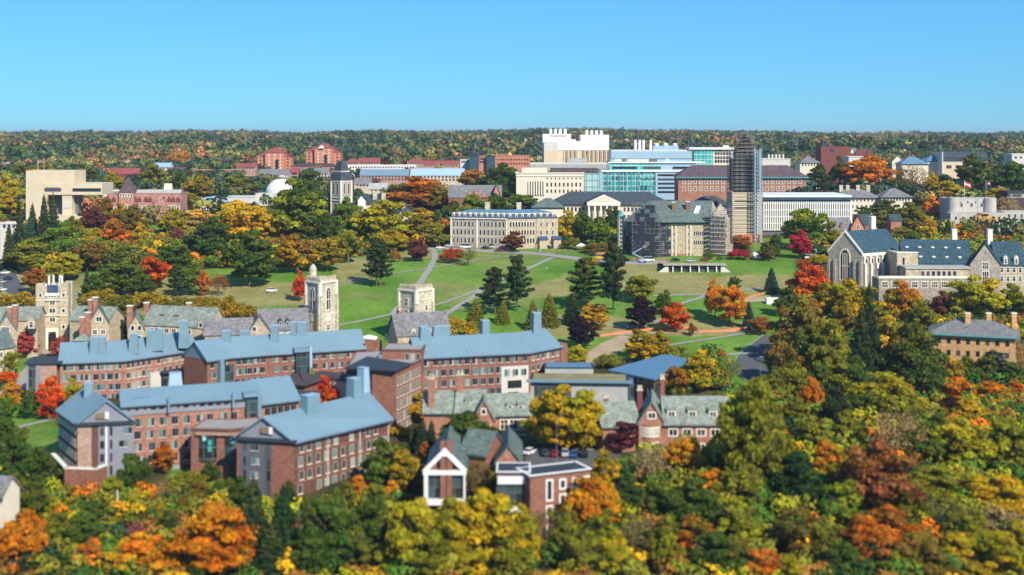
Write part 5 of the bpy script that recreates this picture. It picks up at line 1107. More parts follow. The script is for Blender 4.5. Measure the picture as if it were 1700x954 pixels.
for px in (1054.5, 1061.5, 1068, 1080): x, y = W(px, Y+8); mb = MB(); mb.rev((x, y), [(1.05, zz(252)), (1.05, zz(232))], M['white'], 12); b.add('exhaust_stack', mb)
for px in (1090, 1105, 1120.5): x, y = W(px, Y+10); mb = MB(); mb.rev((x, y), [(1.5, zz(243)), (1.7, zz(239)), (.9, zz(237.5))], M['white'], 12); b.add('roof_cowl', mb)
for px in (1143.5, 1149.5): x, y = W(px, Y+10); mb = MB(); mb.bar((x, y, zz(252)), (x, y, zz(231.5)), .2, M['steel']); b.add('mast', mb)
b.fr(W(971, Y-6), W(995.5, Y-6)); b.part_box('glass_link', 0, b.L, 0, 16, 50, zz(286), M['curtain_pale']); b.part_box('metal_column', b.L+.01, b.L+1.5, -.4, 1, 50, zz(284), M['light_metal']); b.part_box('link_roof', -.3, b.L+1.5, -.5, 17, zz(286)+.01, zz(284.6), M['teal']); b.done()
Y = 985; b = Bld('glass_laboratory', 'green glass corner building with white oversailing roof and cream wing, behind the scaffolded tower', 'building', (*W(1180, Y), 56)); b.fr(W(1148, Y), W(1215, Y)); s = b.sx; zz = lambda py: Z(py, Y); FOOT.append((*W(1180, Y+14), 20))
b.part_box('glass_wall', s(1152), s(1184), 0, 24, 52, zz(248), M['curtain_green']); b.part_box('wing', s(1184)+.01, s(1218), .4, 24, 52, zz(250), M['cream']); b.part_box('roof', s(1144), s(1218), -1.5, 25, zz(247.9), zz(244.6), M['white']); b.grid(s(1186), s(1214), 6, [zz(257), zz(264), zz(270)], 1.6, 2.2, 'far', t=.39)
b.part_box('corner_post', s(1169), s(1170), -.4, -.01, 52, zz(248), M['light_metal'])
for px in (1202, 1207): x, y = W(px, Y+6); mb = MB(); mb.rev((x, y), [(1.2, zz(246)), (1.2, zz(241))], M['white'], 10); b.add('roof_cowl', mb)
b.done()
# right background
Y = 980; b = Bld('brick_block', 'dark maroon brick block with one square window behind the big orange tree', 'building', (*W(1386, Y), 56)); b.fr(W(1363, Y), W(1411, Y)); b.part_box('wall', 0, b.L, 0, 18, 50, Z(243, Y), M['maroon']); b.part_box('wing', b.L+.01, b.L+9, 2, 16, 50, Z(250, Y), M['maroon']); b.part_box('stair_wing', b.sx(1421), b.sx(1449), 1, 16, 50, Z(248, Y), M['maroon']); b.part_box('roof_edge', -.2, b.L+.2, -.2, 18.2, Z(243, Y)+.01, Z(242.4, Y), M['brick_dark'])
b.win(b.sx(1381), Z(252, Y), 3, 2.2, 'far'); b.win(b.sx(1439), Z(257, Y), 1.2, 4, 'far', t=1); FOOT.append((*W(1400, Y+8), 20)); b.done()
b = Bld('satellite_dish', 'white satellite dish tilted on a rooftop beside the maroon brick block', 'dish', (*W(1418, 962), 82)); x, y = W(1418, 962); mb = MB(); zc = Z(251, 962)
ax = Vector((-.75, -.35, .55)).normalized(); u = ax.orthogonal().normalized(); v = ax.cross(u); c_ = Vector((x, y, zc)); rings = []
for r_, d in ((.2, 0), (1.4, .25), (2.4, .8), (2.5, .9), (2.3, .95), (1.3, .4), (.15, .15)): rings.append([tuple(c_+ax*d+(u*math.cos(t)+v*math.sin(t))*r_) for t in [2*math.pi*i/18 for i in range(18)]])
mb.loft(rings, M['white']); b.add('reflector', mb); mb = MB(); mb.bar((x, y, Z(262, 962)), (x, y, zc), .25, M['steel']); b.add('pole', mb); mb = MB(); mb.bar(tuple(c_), tuple(c_+ax*2.4), .08, M['steel']); b.add('feed_arm', mb)
b = Bld('hall', 'flat roofed pale hall carrying the satellite dish, half hidden by the orange tree', 'building', (*W(1425, 960), 56)); simple(b, 1409, 1450, 955, 261, 16, 'flat', 0, 'offwhite', 'gravel', over=.2, parapet=.4, fas=False); b.done()
b = Bld('house', 'cream gabled house right of the big orange tree', 'house', (*W(1490, 930), 56)); zc = Z(268, 930); wing(b, [W(1481, 945), W(1481, 930)], 0, 50, zc, 'gable', 4.4, M['cream'], M['slate_grey'], Bp=[W(1501, 945), W(1501, 930)], over=.5); b.fr(W(1481, 930), W(1501, 930)); b.win(b.L/2, zc-2, 1.4, 1.8, 'plain'); b.done()
Y = 900; b = Bld('hall', 'long cream hall under stepped blue roofs behind the bronze tree at upper right', 'building', (*W(1530, Y), 54)); z_ = simple(b, 1497, 1541, Y, 272, 14, 'hip', 5, 'cream', 'roof_top', over=.8); wing(b, [W(1538, Y+4), W(1572, Y+4)], 14, 50, Z(267, Y), 'hip', 4.6, M['cream'], M['blue_roof2'], over=.8); b.done()
b = Bld('arched_hall', 'beige hall with a curved dark barrel roof at upper right', 'building', (*W(1600, Y), 54)); b.fr(W(1565, Y-6), W(1640, Y-6)); b.part_box('wall', 0, b.L, 0, 18, 50, Z(268, Y), M['concrete']); FOOT.append((*W(1600, Y+4), 18))
mb = MB(); pr = [(0, Z(268, Y)+.01), (0, Z(260, Y)), (1.5, Z(255, Y)), (5, Z(252, Y)), (10, Z(251.2, Y)), (18, Z(254, Y)), (18, Z(268, Y)+.01)]; mb.loft([[(*b.p(.3, t+.1), z) for t, z in pr], [(*b.p(b.L, t+.1), z) for t, z in pr]][::-1], M['slate_dark']); b.add('roof', mb)
b.part_box('end_wall', -.5, .28, -.1, 18, 50, Z(252, Y), M['offwhite']); b.grid(1, b.L-4, 4, [Z(279, Y)], 3.6, 2.2, 'far'); b.done()
b = Bld('hall', 'white flat roofed hall at the far right edge behind dark green trees', 'building', (*W(1690, 960), 56)); simple(b, 1680, 1735, 960, 257, 16, 'flat', 0, 'offwhite', 'offwhite', over=.1, parapet=.5, fas=False); b.grid(1, b.L-1, 6, [Z(263, 960)], 1.6, 1.6, 'far'); b.done()
b = Bld('hall', 'grey roofed cream hall between yellow trees above the plum roofed brick hall', 'building', (*W(1345, 930), 54)); simple(b, 1328, 1362, 930, 270, 14, 'hip', 5, 'cream', 'slate_grey', over=.5); b.grid(1, b.L-1, 6, [Z(275, 930)], 1, 1.6, 'plain'); b.done()
b = Bld('hall', 'pale concrete roofs with small stacks right of the scaffolded tower, far behind', 'building', (*W(1290, 960), 56)); z_ = simple(b, 1262, 1312, 960, 265, 20, 'flat', 0, 'offwhite', 'concrete_grey', over=.2, parapet=.6, fas=False)
for i in range(5): x, y = W(1276+i*6, 966); mb = MB(); mb.rev((x, y), [(.8, z_), (.8, z_+4)], M['offwhite'], 8); b.add('roof_stack', mb)
b.done()
# white castellated building
Y = 738; b = Bld('castellated_hall', 'white stone castellated hall with flags, above the row of small spruces', 'building', (*W(1620, Y), 42)); b.fr(W(1573, Y), W(1653, Y)); L = b.L; zz = lambda py: Z(py, Y); FOOT.append((*W(1625, Y+8), 18)); FOOT.append((*W(1685, Y+8), 12))
b.part_box('wall', 0, L, 0, 14, 38, zz(329), M['castle_stone']); b.add('battlement', crenel(b, W(1573, Y), W(1653, Y), 14, zz(329)+.01, M['castle_stone'], .7))
mb = MB(); x, y = b.p(3.2, 0); mb.rev((x, y), [(3.6, 38), (3.6, zz(327))], M['castle_stone'], 16); b.add('corner_turret', mb); mb = MB(); x, y = b.p(L-3.2, 0); mb.rev((x, y), [(3.4, 38), (3.4, zz(328.5))], M['castle_stone'], 16); b.add('corner_turret', mb)
b.grid(5, L-5, 3, [zz(343)], 1.4, 2.0, 'plain'); b.grid(5, L-5, 4, [zz(337)], .7, 1, 'far')
b.fr(W(1578, Y-8), W(1668, Y-8)); b.part_box('front_block', 0, b.L, 0, 8, 38, zz(352), M['castle_stone']); b.add('battlement', crenel(b, W(1578, Y-8), W(1668, Y-8), 16, zz(352)+.01, M['castle_stone'], .6)); b.grid(1, b.L-1, 7, [zz(363)], 1.2, 1.8, 'plain')
b.fr(W(1667, Y-4), W(1725, Y-4)); b.part_box('side_block', 0, b.L, 0, 12, 38, zz(350), M['castle_stone']); b.grid(1, b.L-1, 5, [zz(360), zz(372)], 1.2, 1.8, 'plain'); b.done()
# brick chapel
Y = 700; b = Bld('chapel', 'brick chapel with steep salmon gable and dark slate roofs above the great hall', 'chapel', (*W(1425, Y), 42)); wing(b, [W(1413, Y+14), W(1413, Y)], 0, 38, Z(378, Y), 'gable', 6.4, M['salmon'], M['slate_dark'], Bp=[W(1436, Y+14), W(1436, Y)], over=.3, fas=False)
wing(b, [W(1380, Y+2), W(1412, Y+2)], 10, 38, Z(382, Y), 'gable', 6.0, M['brick_pink'], M['slate_grey'], over=.3, fas=False); dormer(b, 6, Z(380, Y), 2, 2, 2.5, M['brick_pink'], M['slate_grey'], 'plain'); wing(b, [W(1425, Y+10), W(1452, Y+10)], 9, 38, Z(375, Y), 'gable', 5.2, M['brick_pink'], M['slate_dark'], over=.3, fas=False)
b.fr(W(1413, Y), W(1436, Y)); b.win(b.L/2, Z(381, Y), 1.6, 2.8, 'lancet'); b.done()
b = Bld('hall', 'small dark roofed lodge between trees above the great hall', 'building', (*W(1488, 700), 42)); simple(b, 1479, 1497, 700, 366, 8, 'gable', 3, 'brick_pink', 'slate_dark', over=.3, fas=False); b.done()
b = Bld('hall', 'dark brown flat roofed building at the right edge above the spruces', 'building', (*W(1690, 790), 46)); simple(b, 1673, 1730, 790, 318, 12, 'flat', 0, 'brown_roof', 'brown_roof', over=.5, parapet=0); b.grid(1, b.L-1, 8, [Z(327, 790)], 1.6, 1.8, 'dormpale'); b.done()
# union building with great hall
b = Bld('great_hall', 'gothic stone union with a tall arched gable window, buttressed side and deep blue slate roofs', 'building', (*W(1500, 548), 34)); ze = 51.2
A0, A1 = (144.4, 543.0), (165.4, 556.6); Bb0, Bb1 = (132.6, 551.6), (153.6, 565.2)
wing(b, [A0, A1], 0, 28, ze, 'gable', 8.9, M['stone_grey'], M['slate_blue'], Bp=[Bb0, Bb1], over=.3, fas=False, end=.1)
b.fr(A0, A1); L = b.L
for i in range(7): a = L*(i+.12)/7; b.part_box('buttress', a, a+.95, -1.4, -.01, 28, ze-4, M['trim']); b.part_box('buttress', a+.1, a+.85, -.8, -.01, ze-3.99, ze-1, M['trim']); b.win(a+2.0, 43.5, 1.15, 5.6, 'arch')
b.part_box('parapet', 0, L, -.3, -.01, ze-1, ze+.2, M['trim'])
b.fr(Bb0, A0); L = b.L; b.win(L*.5, 40.2, 3.6, 12.4, 'lancet'); b.part_box('porch', L*.3, L*.62, -.5, -.02, 30, 37, M['trim']); b.part_box('door', L*.38, L*.56, -.6, -.51, 30, 34.6, M['offwhite'])
for a in (0, L*.17, L*.76, L-.9): b.part_box('buttress', a, a+.9, -1.1, -.01, 28, ze-2.6, M['stone_grey'])
mb = MB()
for s_ in (0, 1):
    e = -.3 if s_ == 0 else L+.3; p = [(e, ze-.3), (e, ze+.7), (L/2, ze+9.7), (L/2, ze+8.6)]; mb.loft([[(*b.p(a, .35), z) for a, z in p], [(*b.p(a, -.35), z) for a, z in p]], M['trim'])
b.add('coping', mb); x, y = b.p(L/2, 1); b.fr(A0, A1)
xx, yy = b.p(b.L*.62, 8.5); chimney(b, xx, yy, 2.6, 1.8, 58, 65.5, M['trim'], b.ang)
mb = MB(); e1 = b.p(b.L, 7.3); pz = ze
# lower wing
f = [W(1499, 542), W(1612, 537)]; ze2 = Z(436, 539); wing(b, f, 15, 28, ze2, 'gable', 8.6, M['stone'], M['slate_blue'], over=.5, fas=False)
b.fr(*f); b.grid(1, b.L-1, 5, [ze2-2.6], 1.8, 1.4, 'stone')
for k, (z, t) in enumerate(((ze2+.6, 1.2), (ze2+4.2, 4.4))):
    for i in range(5): dormer(b, b.L*(i+.4)/5.2, z, .9, 1.5, 1.6, M['trim'], M['trim'], 'far', False, t=t)
f = [W(1655, 535), W(1702, 534)]; wing(b, f, 15, 28, ze2-.2, 'gable', 8.4, M['stone'], M['slate_blue'], over=.5, fas=False); b.fr(*f); b.grid(.8, b.L-.8, 4, [ze2-3.4, ze2-7], 1.1, 1.9, 'stone')
for a in (3.4, 7.6): dormer(b, a, ze2-.3, 1.6, 3.0, 2.6, M['trim'], M['stone'], 'stone', t=-.2)
wing(b, [W(1611, 552), W(1611, 533)], 0, 28, ze2, 'gable', 8.4, M['stone_grey'], M['slate_blue'], Bp=[W(1661, 552), W(1661, 533)], over=.3, fas=False)
b.fr(W(1611, 533), W(1661, 533)); L = b.L; b.win(L*.5, ze2-7.6, 2.4, 4.6, 'stone'); b.win(L*.5, ze2-1.9, 2.4, 2.6, 'stone'); b.win(L*.5, ze2+4.2, .4, 1.6, 'far')
for px, Y_ in ((1584, 548), (1643, 545)): x, y = W(px, Y_); chimney(b, x, y, 2.0, 1.6, 54, Z(381, Y_), M['trim'])
b.fr(W(1489, 537), W(1524, 537)); b.part_box('stone_block', 0, b.L, 0, 14, 28, Z(420, 537), M['stone']); b.win(b.sx(1500), Z(445, 537), 1.0, 4.4, 'plain'); b.part_box('coping', -.1, b.L+.1, -.2, .6, Z(420, 537)+.01, Z(418, 537), M['trim'])
b.fr(W(1504, 528), W(1610, 528)); b.part_box('terrace_block', 0, b.L, 0, 9, 28, Z(446, 528), M['stone']); b.part_box('terrace_roof', -.4, b.L+.3, -.6, 9, Z(446, 528)+.01, Z(443, 528), M['concrete_grey'])
for i in range(7): b.win(b.sx(1532+i*8.8), Z(458, 528), 1.4, 2.0, 'plain')
b.fr(W(1459, 519), W(1612, 519)); b.part_box('lower_terrace', 0, b.L, 0, 10, 26, Z(462, 519), M['stone_grey']); b.part_box('parapet', -.2, b.L+.2, -.3, .3, Z(462, 519)+.01, Z(458, 519), M['trim'])
for i in range(8): b.win(b.sx(1469+i*16.5), Z(477, 519), 2.2, 2.2, 'stone')
b.done()
# ------------------------------------------------------------ far buildings
def far(label, pl, pr, Y, ze_py, dep, roof, rh, wm, rm, rows=(), n=0, w_=1.4, h_=1.6, st='far', name='hall', cat='building', group=None, **k):
    b = Bld(name, label, cat, (*W((pl+pr)/2, Y), prof(Y)), group); z_ = simple(b, pl, pr, Y, ze_py, dep, roof, rh, wm, rm, **k); b.grid(1, b.L-1, n, [Z(r_, Y) for r_ in rows], w_, h_, st); return b, z_
for lab, px0, Y, parts in (('stepped salmon brick apartment tower with maroon roofs, left of the pair', 427, 1290, [(427, 447, 257, 3.5), (440, 472, 253, 5), (466, 483, 260, 3)]), ('taller stepped salmon brick apartment tower with a white gable, right of the pair', 508, 1340, [(508, 527, 250, 3.5), (522, 552, 245, 5), (547, 565, 252, 3)])):
    b = Bld('apartment_tower', lab, 'building', (*W(px0+25, Y), 62), 'brick apartment towers at the edge of the woods')
    for i, (a, c, py, rh) in enumerate(parts):
        Yq = Y-(6 if i == 1 else 0)+i*1.5; z_ = simple(b, a, c, Yq, py, 16, 'hip', rh, 'salmon', 'red_roof', over=.5, zb=56, fas=False); b.grid(1, b.L-1, max(2, int(b.L/5)), [z_-3.2-3.2*j for j in range(6)], 1.8, 1.7, 'farlight' if i == 1 else 'far')
    b.fr(W(parts[1][0], Y-6), W(parts[1][1], Y-6))
    for j in range(6): b.part_box('balcony', b.L*.55, b.L*.72, -.6, -.01, z_-4.2-3.2*j, z_-2.6-3.2*j, M['dark'])
    if px0 == 508: t_ = [(b.L*.2, Z(246, Y)), (b.L*.55, Z(246, Y)), (b.L*.4, Z(240.5, Y))]; mb = MB(); mb.loft([[(*b.p(a, 3), z) for a, z in t_], [(*b.p(a, -.8), z) for a, z in t_]], M['white']); b.add('white_gable', mb)
    b.done()
for args in (
 ('long low brick block with maroon roof joining the two apartment towers', 482, 560, 1240, 276, 14, 'hip', 3, 'salmon', 'brown_roof', (281, 285), 14),
 ('grey slate roofed gothic residence below the left apartment tower', 430, 478, 1120, 290, 12, 'gable', 4.5, 'stone_light', 'slate_grey', (293, 297), 8),
 ('small salmon brick gabled house between grey roofs under the apartment towers', 482, 495, 1090, 286, 10, 'gable', 3.5, 'brick_pale', 'red_roof', (290, 295), 3),
 ('long grey slate roofed residence right of the green tree behind the dome', 496, 545, 1110, 288, 12, 'gable', 4.5, 'stone_light', 'slate_grey', (291, 295), 9),
 ('long white balconied terrace right of the black roofed tower, far behind', 578, 690, 1220, 275, 12, 'flat', 1, 'white', 'offwhite', (279, 284), 24),
 ('low pink brick residence with red roof above the white terrace, left end', 574, 596, 1330, 268, 10, 'hip', 3, 'brick_pale', 'red_roof', (272,), 6),
 ('pink brick residence with white gables above the white terrace', 596, 630, 1340, 269, 10, 'gable', 4, 'brick_pale', 'red_roof', (272,), 7),
 ('low pink brick residence with red roof right of the crimson trees', 676, 705, 1340, 268, 10, 'hip', 3, 'brick_pale', 'red_roof', (272,), 7),
 ('long low red roofed residence above the pale blue gables', 702, 762, 1300, 272, 12, 'gable', 3, 'brick_pale', 'red_roof', (276,), 12),
 ('stone residence with long bright blue roof below the white terrace', 598, 678, 1060, 291, 12, 'gable', 4.6, 'brick_pale', 'blue_roof', (294, 299), 14),
 ('pale stone residence with light blue roof and small gables', 682, 770, 1060, 291, 12, 'gable', 5.2, 'stone_light', 'light_metal', (295, 300), 14),
 ('grey roofed hall just below the blue roofed residence', 588, 615, 985, 306, 12, 'gable', 4.6, 'stone_light', 'slate_grey', (309,), 4),
 ('grey roofed low hall beside the bronze trees under the blue roofs', 612, 642, 960, 314, 14, 'gable', 4, 'stone_light', 'concrete_grey', (317,), 4),
 ('salmon brick block standing beside the navy glass bays, left one', 794, 808, 1180, 260, 14, 'flat', 1, 'salmon', 'brown_roof', (265, 270), 4),
 ('long salmon brick block right of the navy glass bays', 822, 880, 1180, 259, 16, 'flat', 1, 'salmon', 'brown_roof', (266, 273), 12),
 ('small cream hall left of the navy glass bays', 764, 780, 1190, 266, 12, 'flat', 1, 'offwhite', 'offwhite', (270,), 4),
 ('low maroon brick hall with red roof right of the museum behind orange trees', 180, 229, 1060, 289, 14, 'gable', 4.5, 'maroon', 'red_roof', (), 0),
 ('white roofed modern hall among trees left of the golden pair', 254, 282, 1200, 277, 14, 'gable', 3.5, 'offwhite', 'light_metal', (280,), 5),
 ('long low pink brick hall with pale roof edge below the golden pair', 320, 400, 1180, 283, 16, 'flat', 1, 'brick_pale', 'red_roof', (286,), 14),
 ('low pink brick shed with white gable left of the long pink hall', 278, 305, 1190, 284, 12, 'gable', 3, 'brick_pale', 'red_roof', (), 0),
 ('red roofed low hall at the left foot of the apartment towers', 393, 424, 1220, 277, 12, 'gable', 3, 'brick_pale', 'red_roof', (280,), 6),
 ('low hall with broad pale blue roof behind the golden tree', 318, 372, 850, 336, 16, 'hip', 3.4, 'cream', 'light_metal', (), 0),
 ('low hall with flat blue grey roofs and a dark skylight behind the golden tree', 352, 425, 900, 328, 16, 'flat', 1, 'offwhite', 'light_metal', (), 0),
 ('tiny cream gabled lookout roof above the pink sandstone hall', 273, 283, 860, 316, 5, 'gable', 4.2, 'cream', 'cream', (), 0),
 ('long flat teal roof between the museum and the sandstone hall', 170, 196, 850, 318, 12, 'flat', 1, 'cream', 'teal', (), 0),
 ('white low gatehouse at the left edge below the museum', 0, 30, 640, 372, 8, 'flat', 1, 'offwhite', 'offwhite', (378,), 3),
 ('white roofed pavilion right of the crimson tree', 1352, 1377, 672, 409, 6, 'flat', 1, 'light_metal', 'offwhite', (), 0),
 ('pale low wall block with stairs left of the crimson tree', 1196, 1216, 655, 408, 6, 'flat', 0, 'stone_light', 'stone_light', (), 0)):
    b, z_ = far(*args, over=.3, fas=False, **({'parapet': .5} if args[6] == 'flat' else {})); b.done()
b = Bld('glass_block', 'navy glass bay with sloping top, left one of two', 'building', (*W(787, 1175), 60), 'navy glass bays'); b.fr(W(780, 1175), W(795, 1175)); b.part_box('wall', 0, b.L, 0, 12, 56, Z(259, 1175), M['slate_blue']); b.part_box('roof', -.3, b.L+.3, -.3, 12.3, Z(259, 1175)+.01, Z(258.4, 1175), M['slate_dark']); b.done()
b = Bld('glass_block', 'navy glass bay between salmon brick blocks, right one of two', 'building', (*W(815, 1175), 60), 'navy glass bays'); b.fr(W(808, 1175), W(822, 1175)); b.part_box('wall', 0, b.L, 0, 12, 56, Z(259, 1175), M['slate_blue']); b.part_box('roof', -.3, b.L+.3, -.3, 12.3, Z(259, 1175)+.01, Z(258.4, 1175), M['slate_dark']); b.done()
# ------------------------------------------------------------ trees
PAL = {'V': (.27, .085, .028), 'P': (.42, .085, .07), 'G': (.050, .110, .014), 'g': (.090, .180, .018), 'L': (.31, .30, .012), 'Y': (.58, .34, .008), 'O': (.66, .185, .008), 'R': (.58, .040, .012), 'C': (.42, .018, .055),
       'M': (.155, .035, .045), 'D': (.030, .014, .018), 'B': (.26, .12, .02), 'W': (.19, .18, .018), 'T': (.43, .29, .11), 'K': (.020, .058, .026), 'k': (.042, .105, .080)}
CN = {'V': 'russet', 'P': 'pinkish red', 'G': 'dark green', 'g': 'green', 'L': 'lime', 'Y': 'golden', 'O': 'orange', 'R': 'red', 'C': 'crimson', 'M': 'maroon', 'D': 'purple', 'B': 'bronze', 'W': 'olive', 'T': 'tan', 'K': 'dark green', 'k': 'blue-green'}
def leaf_cloud(cl, per, size, rs, flat=.0, upbias=.35, seedmix=True):
    """cl: clumps (x,y,z,r,rz). leaf quads spread through and over each clump, facing outwards"""
    n = len(cl)*per; C_ = np.repeat(np.array(cl), per, axis=0)
    d = rs.normal(size=(n, 3)); d[:, 2] += upbias; d /= np.linalg.norm(d, axis=1)[:, None]
    rad = rs.uniform(.55, 1.08, n)[:, None]
    P = C_[:, :3]+d*rad*np.stack([C_[:, 3], C_[:, 3], C_[:, 4]], 1)
    nrm = d+rs.normal(size=(n, 3))*.6; nrm[:, 2] += flat; nrm /= np.linalg.norm(nrm, axis=1)[:, None]
    a = rs.normal(size=(n, 3)); u = np.cross(nrm, a); u /= np.linalg.norm(u, axis=1)[:, None]; v = np.cross(nrm, u)
    s = size*rs.uniform(.6, 1.35, n)[:, None]
    q = np.stack([P-u*s-v*s*.7, P+u*s-v*s*.7, P+u*s+v*s*.7, P-u*s+v*s*.7], 1)
    return q.reshape(-1, 3), n
def crown_mesh(name, cl, per, size, seed, flat=0, upbias=.35):
    rs = np.random.default_rng(seed); V, n = leaf_cloud(cl, per, size, rs, flat, upbias)
    me = bpy.data.meshes.new(name); me.vertices.add(4*n); me.vertices.foreach_set('co', V.astype(np.float32).ravel())
    me.loops.add(4*n); me.loops.foreach_set('vertex_index', np.arange(4*n, dtype=np.int32)); me.polygons.add(n)
    me.polygons.foreach_set('loop_start', np.arange(0, 4*n, 4, dtype=np.int32)); me.polygons.foreach_set('loop_total', np.full(n, 4, dtype=np.int32))
    me.update(calc_edges=True)
    zs_ = np.array([c[2] for c in cl]); k = np.clip((zs_-.25)/.7, 0, 1)*.5+rs.uniform(-.25, .6, len(cl)); mixv = np.clip(np.repeat(k, per)+rs.normal(size=n)*.12, 0, 1)
    val = np.clip(np.repeat(rs.uniform(.15, .8, len(cl)), per)+rs.normal(size=n)*.2, 0, 1); hue = rs.uniform(0, 1, n)
    colr = np.stack([mixv, val, hue, np.ones(n)], 1).repeat(4, axis=0).astype(np.float32)
    ca = me.color_attributes.new('leafvar', 'FLOAT_COLOR', 'POINT'); ca.data.foreach_set('color', colr.ravel()); me.materials.append(M['leaf']); return me
def t_decid(seed, n=62, per=105, upright=False, size=.021):
    rs = random.Random(seed); cl = []
    lobes = [(rs.uniform(0, 6.28), rs.uniform(.05, .25), rs.uniform(.35, .95)) for _ in range(5)]
    while len(cl) < n:
        th = rs.uniform(0, 6.28); u = rs.uniform(-1, 1); rr = (rs.random()**.33)
        x, y, z = math.cos(th)*math.sqrt(1-u*u), math.sin(th)*math.sqrt(1-u*u), u
        wz = 1.0-.25*max(0, z) if not upright else 1.0-.45*max(0, z)
        bump = 1+.28*mnoise.noise((x*1.6+seed, y*1.6, z*1.6))
        R_ = .40*wz*bump*rr; r = rs.uniform(.085, .15)*(1.15-.3*rr)
        zz_ = .52+z*.40*rr*bump
        if zz_ < .10: continue
        cl.append((x*R_, y*R_, zz_, r, r*rs.uniform(.62, .85)*(.75 if not upright else .9)))
    return crown_mesh('crown', cl, per, size, seed)
def t_conifer(seed, tiers=13, size=.017):
    rs = random.Random(seed); cl = []
    for i in range(tiers):
        z = .07+.88*i/(tiers-1); R_ = .46*(1-z)**.85+.02; k = max(3, int(14*(1-z)+3)); ph = rs.uniform(0, 6)
        for j in range(k):
            a = ph+6.283*j/k+rs.uniform(-.2, .2); rr = R_*rs.uniform(.72, 1.08)
            for f_ in (1.0, .6):
                cl.append((math.cos(a)*rr*f_, math.sin(a)*rr*f_, z-.03*f_+rs.uniform(-.01, .01), .055+.05*(1-z), .028))
    cl.append((0, 0, .97, .02, .05)); return crown_mesh('crown', cl, 46, size, seed, flat=.3, upbias=.2)
def t_pine(seed, size=.017):
    rs = random.Random(seed); cl = []
    for i in range(34):
        z = .22+.74*(i/33); R_ = (.46*math.sin(min(1, (1.06-z)*1.5)*1.3)**.8)*rs.uniform(.65, 1.1); a = i*2.4+rs.uniform(-.4, .4)
        for f_ in (1, .78, .55, .3):
            cl.append((math.cos(a)*R_*f_, math.sin(a)*R_*f_, z+.04*f_-.02+rs.uniform(-.012, .012), .085*(1.2-.4*f_), .030))
    return crown_mesh('crown', cl, 52, size, seed, flat=.4, upbias=.35)
def t_bush(seed):
    rs = random.Random(seed); cl = []
    for i in range(46):
        a = rs.uniform(0, 6.28); rr = .42*math.sqrt(rs.random()); cl.append((math.cos(a)*rr, math.sin(a)*rr, .12+.68*math.sqrt(max(0, 1-(rr/.46)**2))*rs.uniform(.4, 1), .12, .15))
    return crown_mesh('crown', cl, 95, .021, seed)
def t_sparse(seed):
    rs = random.Random(seed); cl = []
    for i in range(60):
        th = rs.uniform(0, 6.28); u = rs.uniform(-.9, 1); rr = rs.uniform(.5, 1); s_ = math.sqrt(1-u*u)
        cl.append((math.cos(th)*s_*.42*rr, math.sin(th)*s_*.42*rr, .56+u*.38*rr, .10, .09))
    return crown_mesh('crown', cl, 26, .013, seed)
def trunk_mesh(kind, seed):
    rs = random.Random(seed); mb = MB(); m = M['bark']
    if kind in 'cp':
        mb.tube((0, 0, -.06), (0, 0, .5), .022, m, 7, .014); mb.tube((0, 0, .5), (0, 0, .95), .014, m, 6, .003)
        for i in range(9): a = i*2.4; z = .2+i*.07; mb.tube((0, 0, z), (math.cos(a)*.3*(1-z*.7), math.sin(a)*.3*(1-z*.7), z+.03), .006, m, 4, .002)
    else:
        mb.tube((0, 0, -.06), (0, 0, .22), .032, m, 8, .022); mb.tube((0, 0, .22), (.02, 0, .62), .022, m, 7, .009)
        for i in range(11 if kind == 's' else 7):
            a = i*2.4+rs.uniform(-.3, .3); z = .2+.035*i; q = (math.cos(a)*.2, math.sin(a)*.2, z+.22); mb.tube((0, 0, z), q, .012, m, 5, .007)
            for e in (-.5, .6): mb.tube(q, (q[0]+math.cos(a+e)*.15, q[1]+math.sin(a+e)*.15, q[2]+.13), .006, m, 4, .002)
    return mb.mesh('trunk')
TPL = {'d': [t_decid(s) for s in (11, 12, 13, 14, 15, 16)], 'u': [t_decid(s, upright=True) for s in (21, 22, 23)], 'c': [t_conifer(s) for s in (31, 32, 33)],
       'p': [t_pine(s) for s in (41, 42, 43)], 'b': [t_bush(s) for s in (51, 52)], 's': [t_sparse(s) for s in (61, 62, 63)]}
TRK = {k: trunk_mesh(k, 5) for k in 'dcpsub'}
KN = {'d': ('deciduous_tree', 'leafy tree'), 'u': ('upright_tree', 'upright tree'), 'c': ('conifer', 'conifer'), 'p': ('pine_tree', 'pine'), 'b': ('bush', 'bush'), 's': ('bare_tree', 'thin tree')}
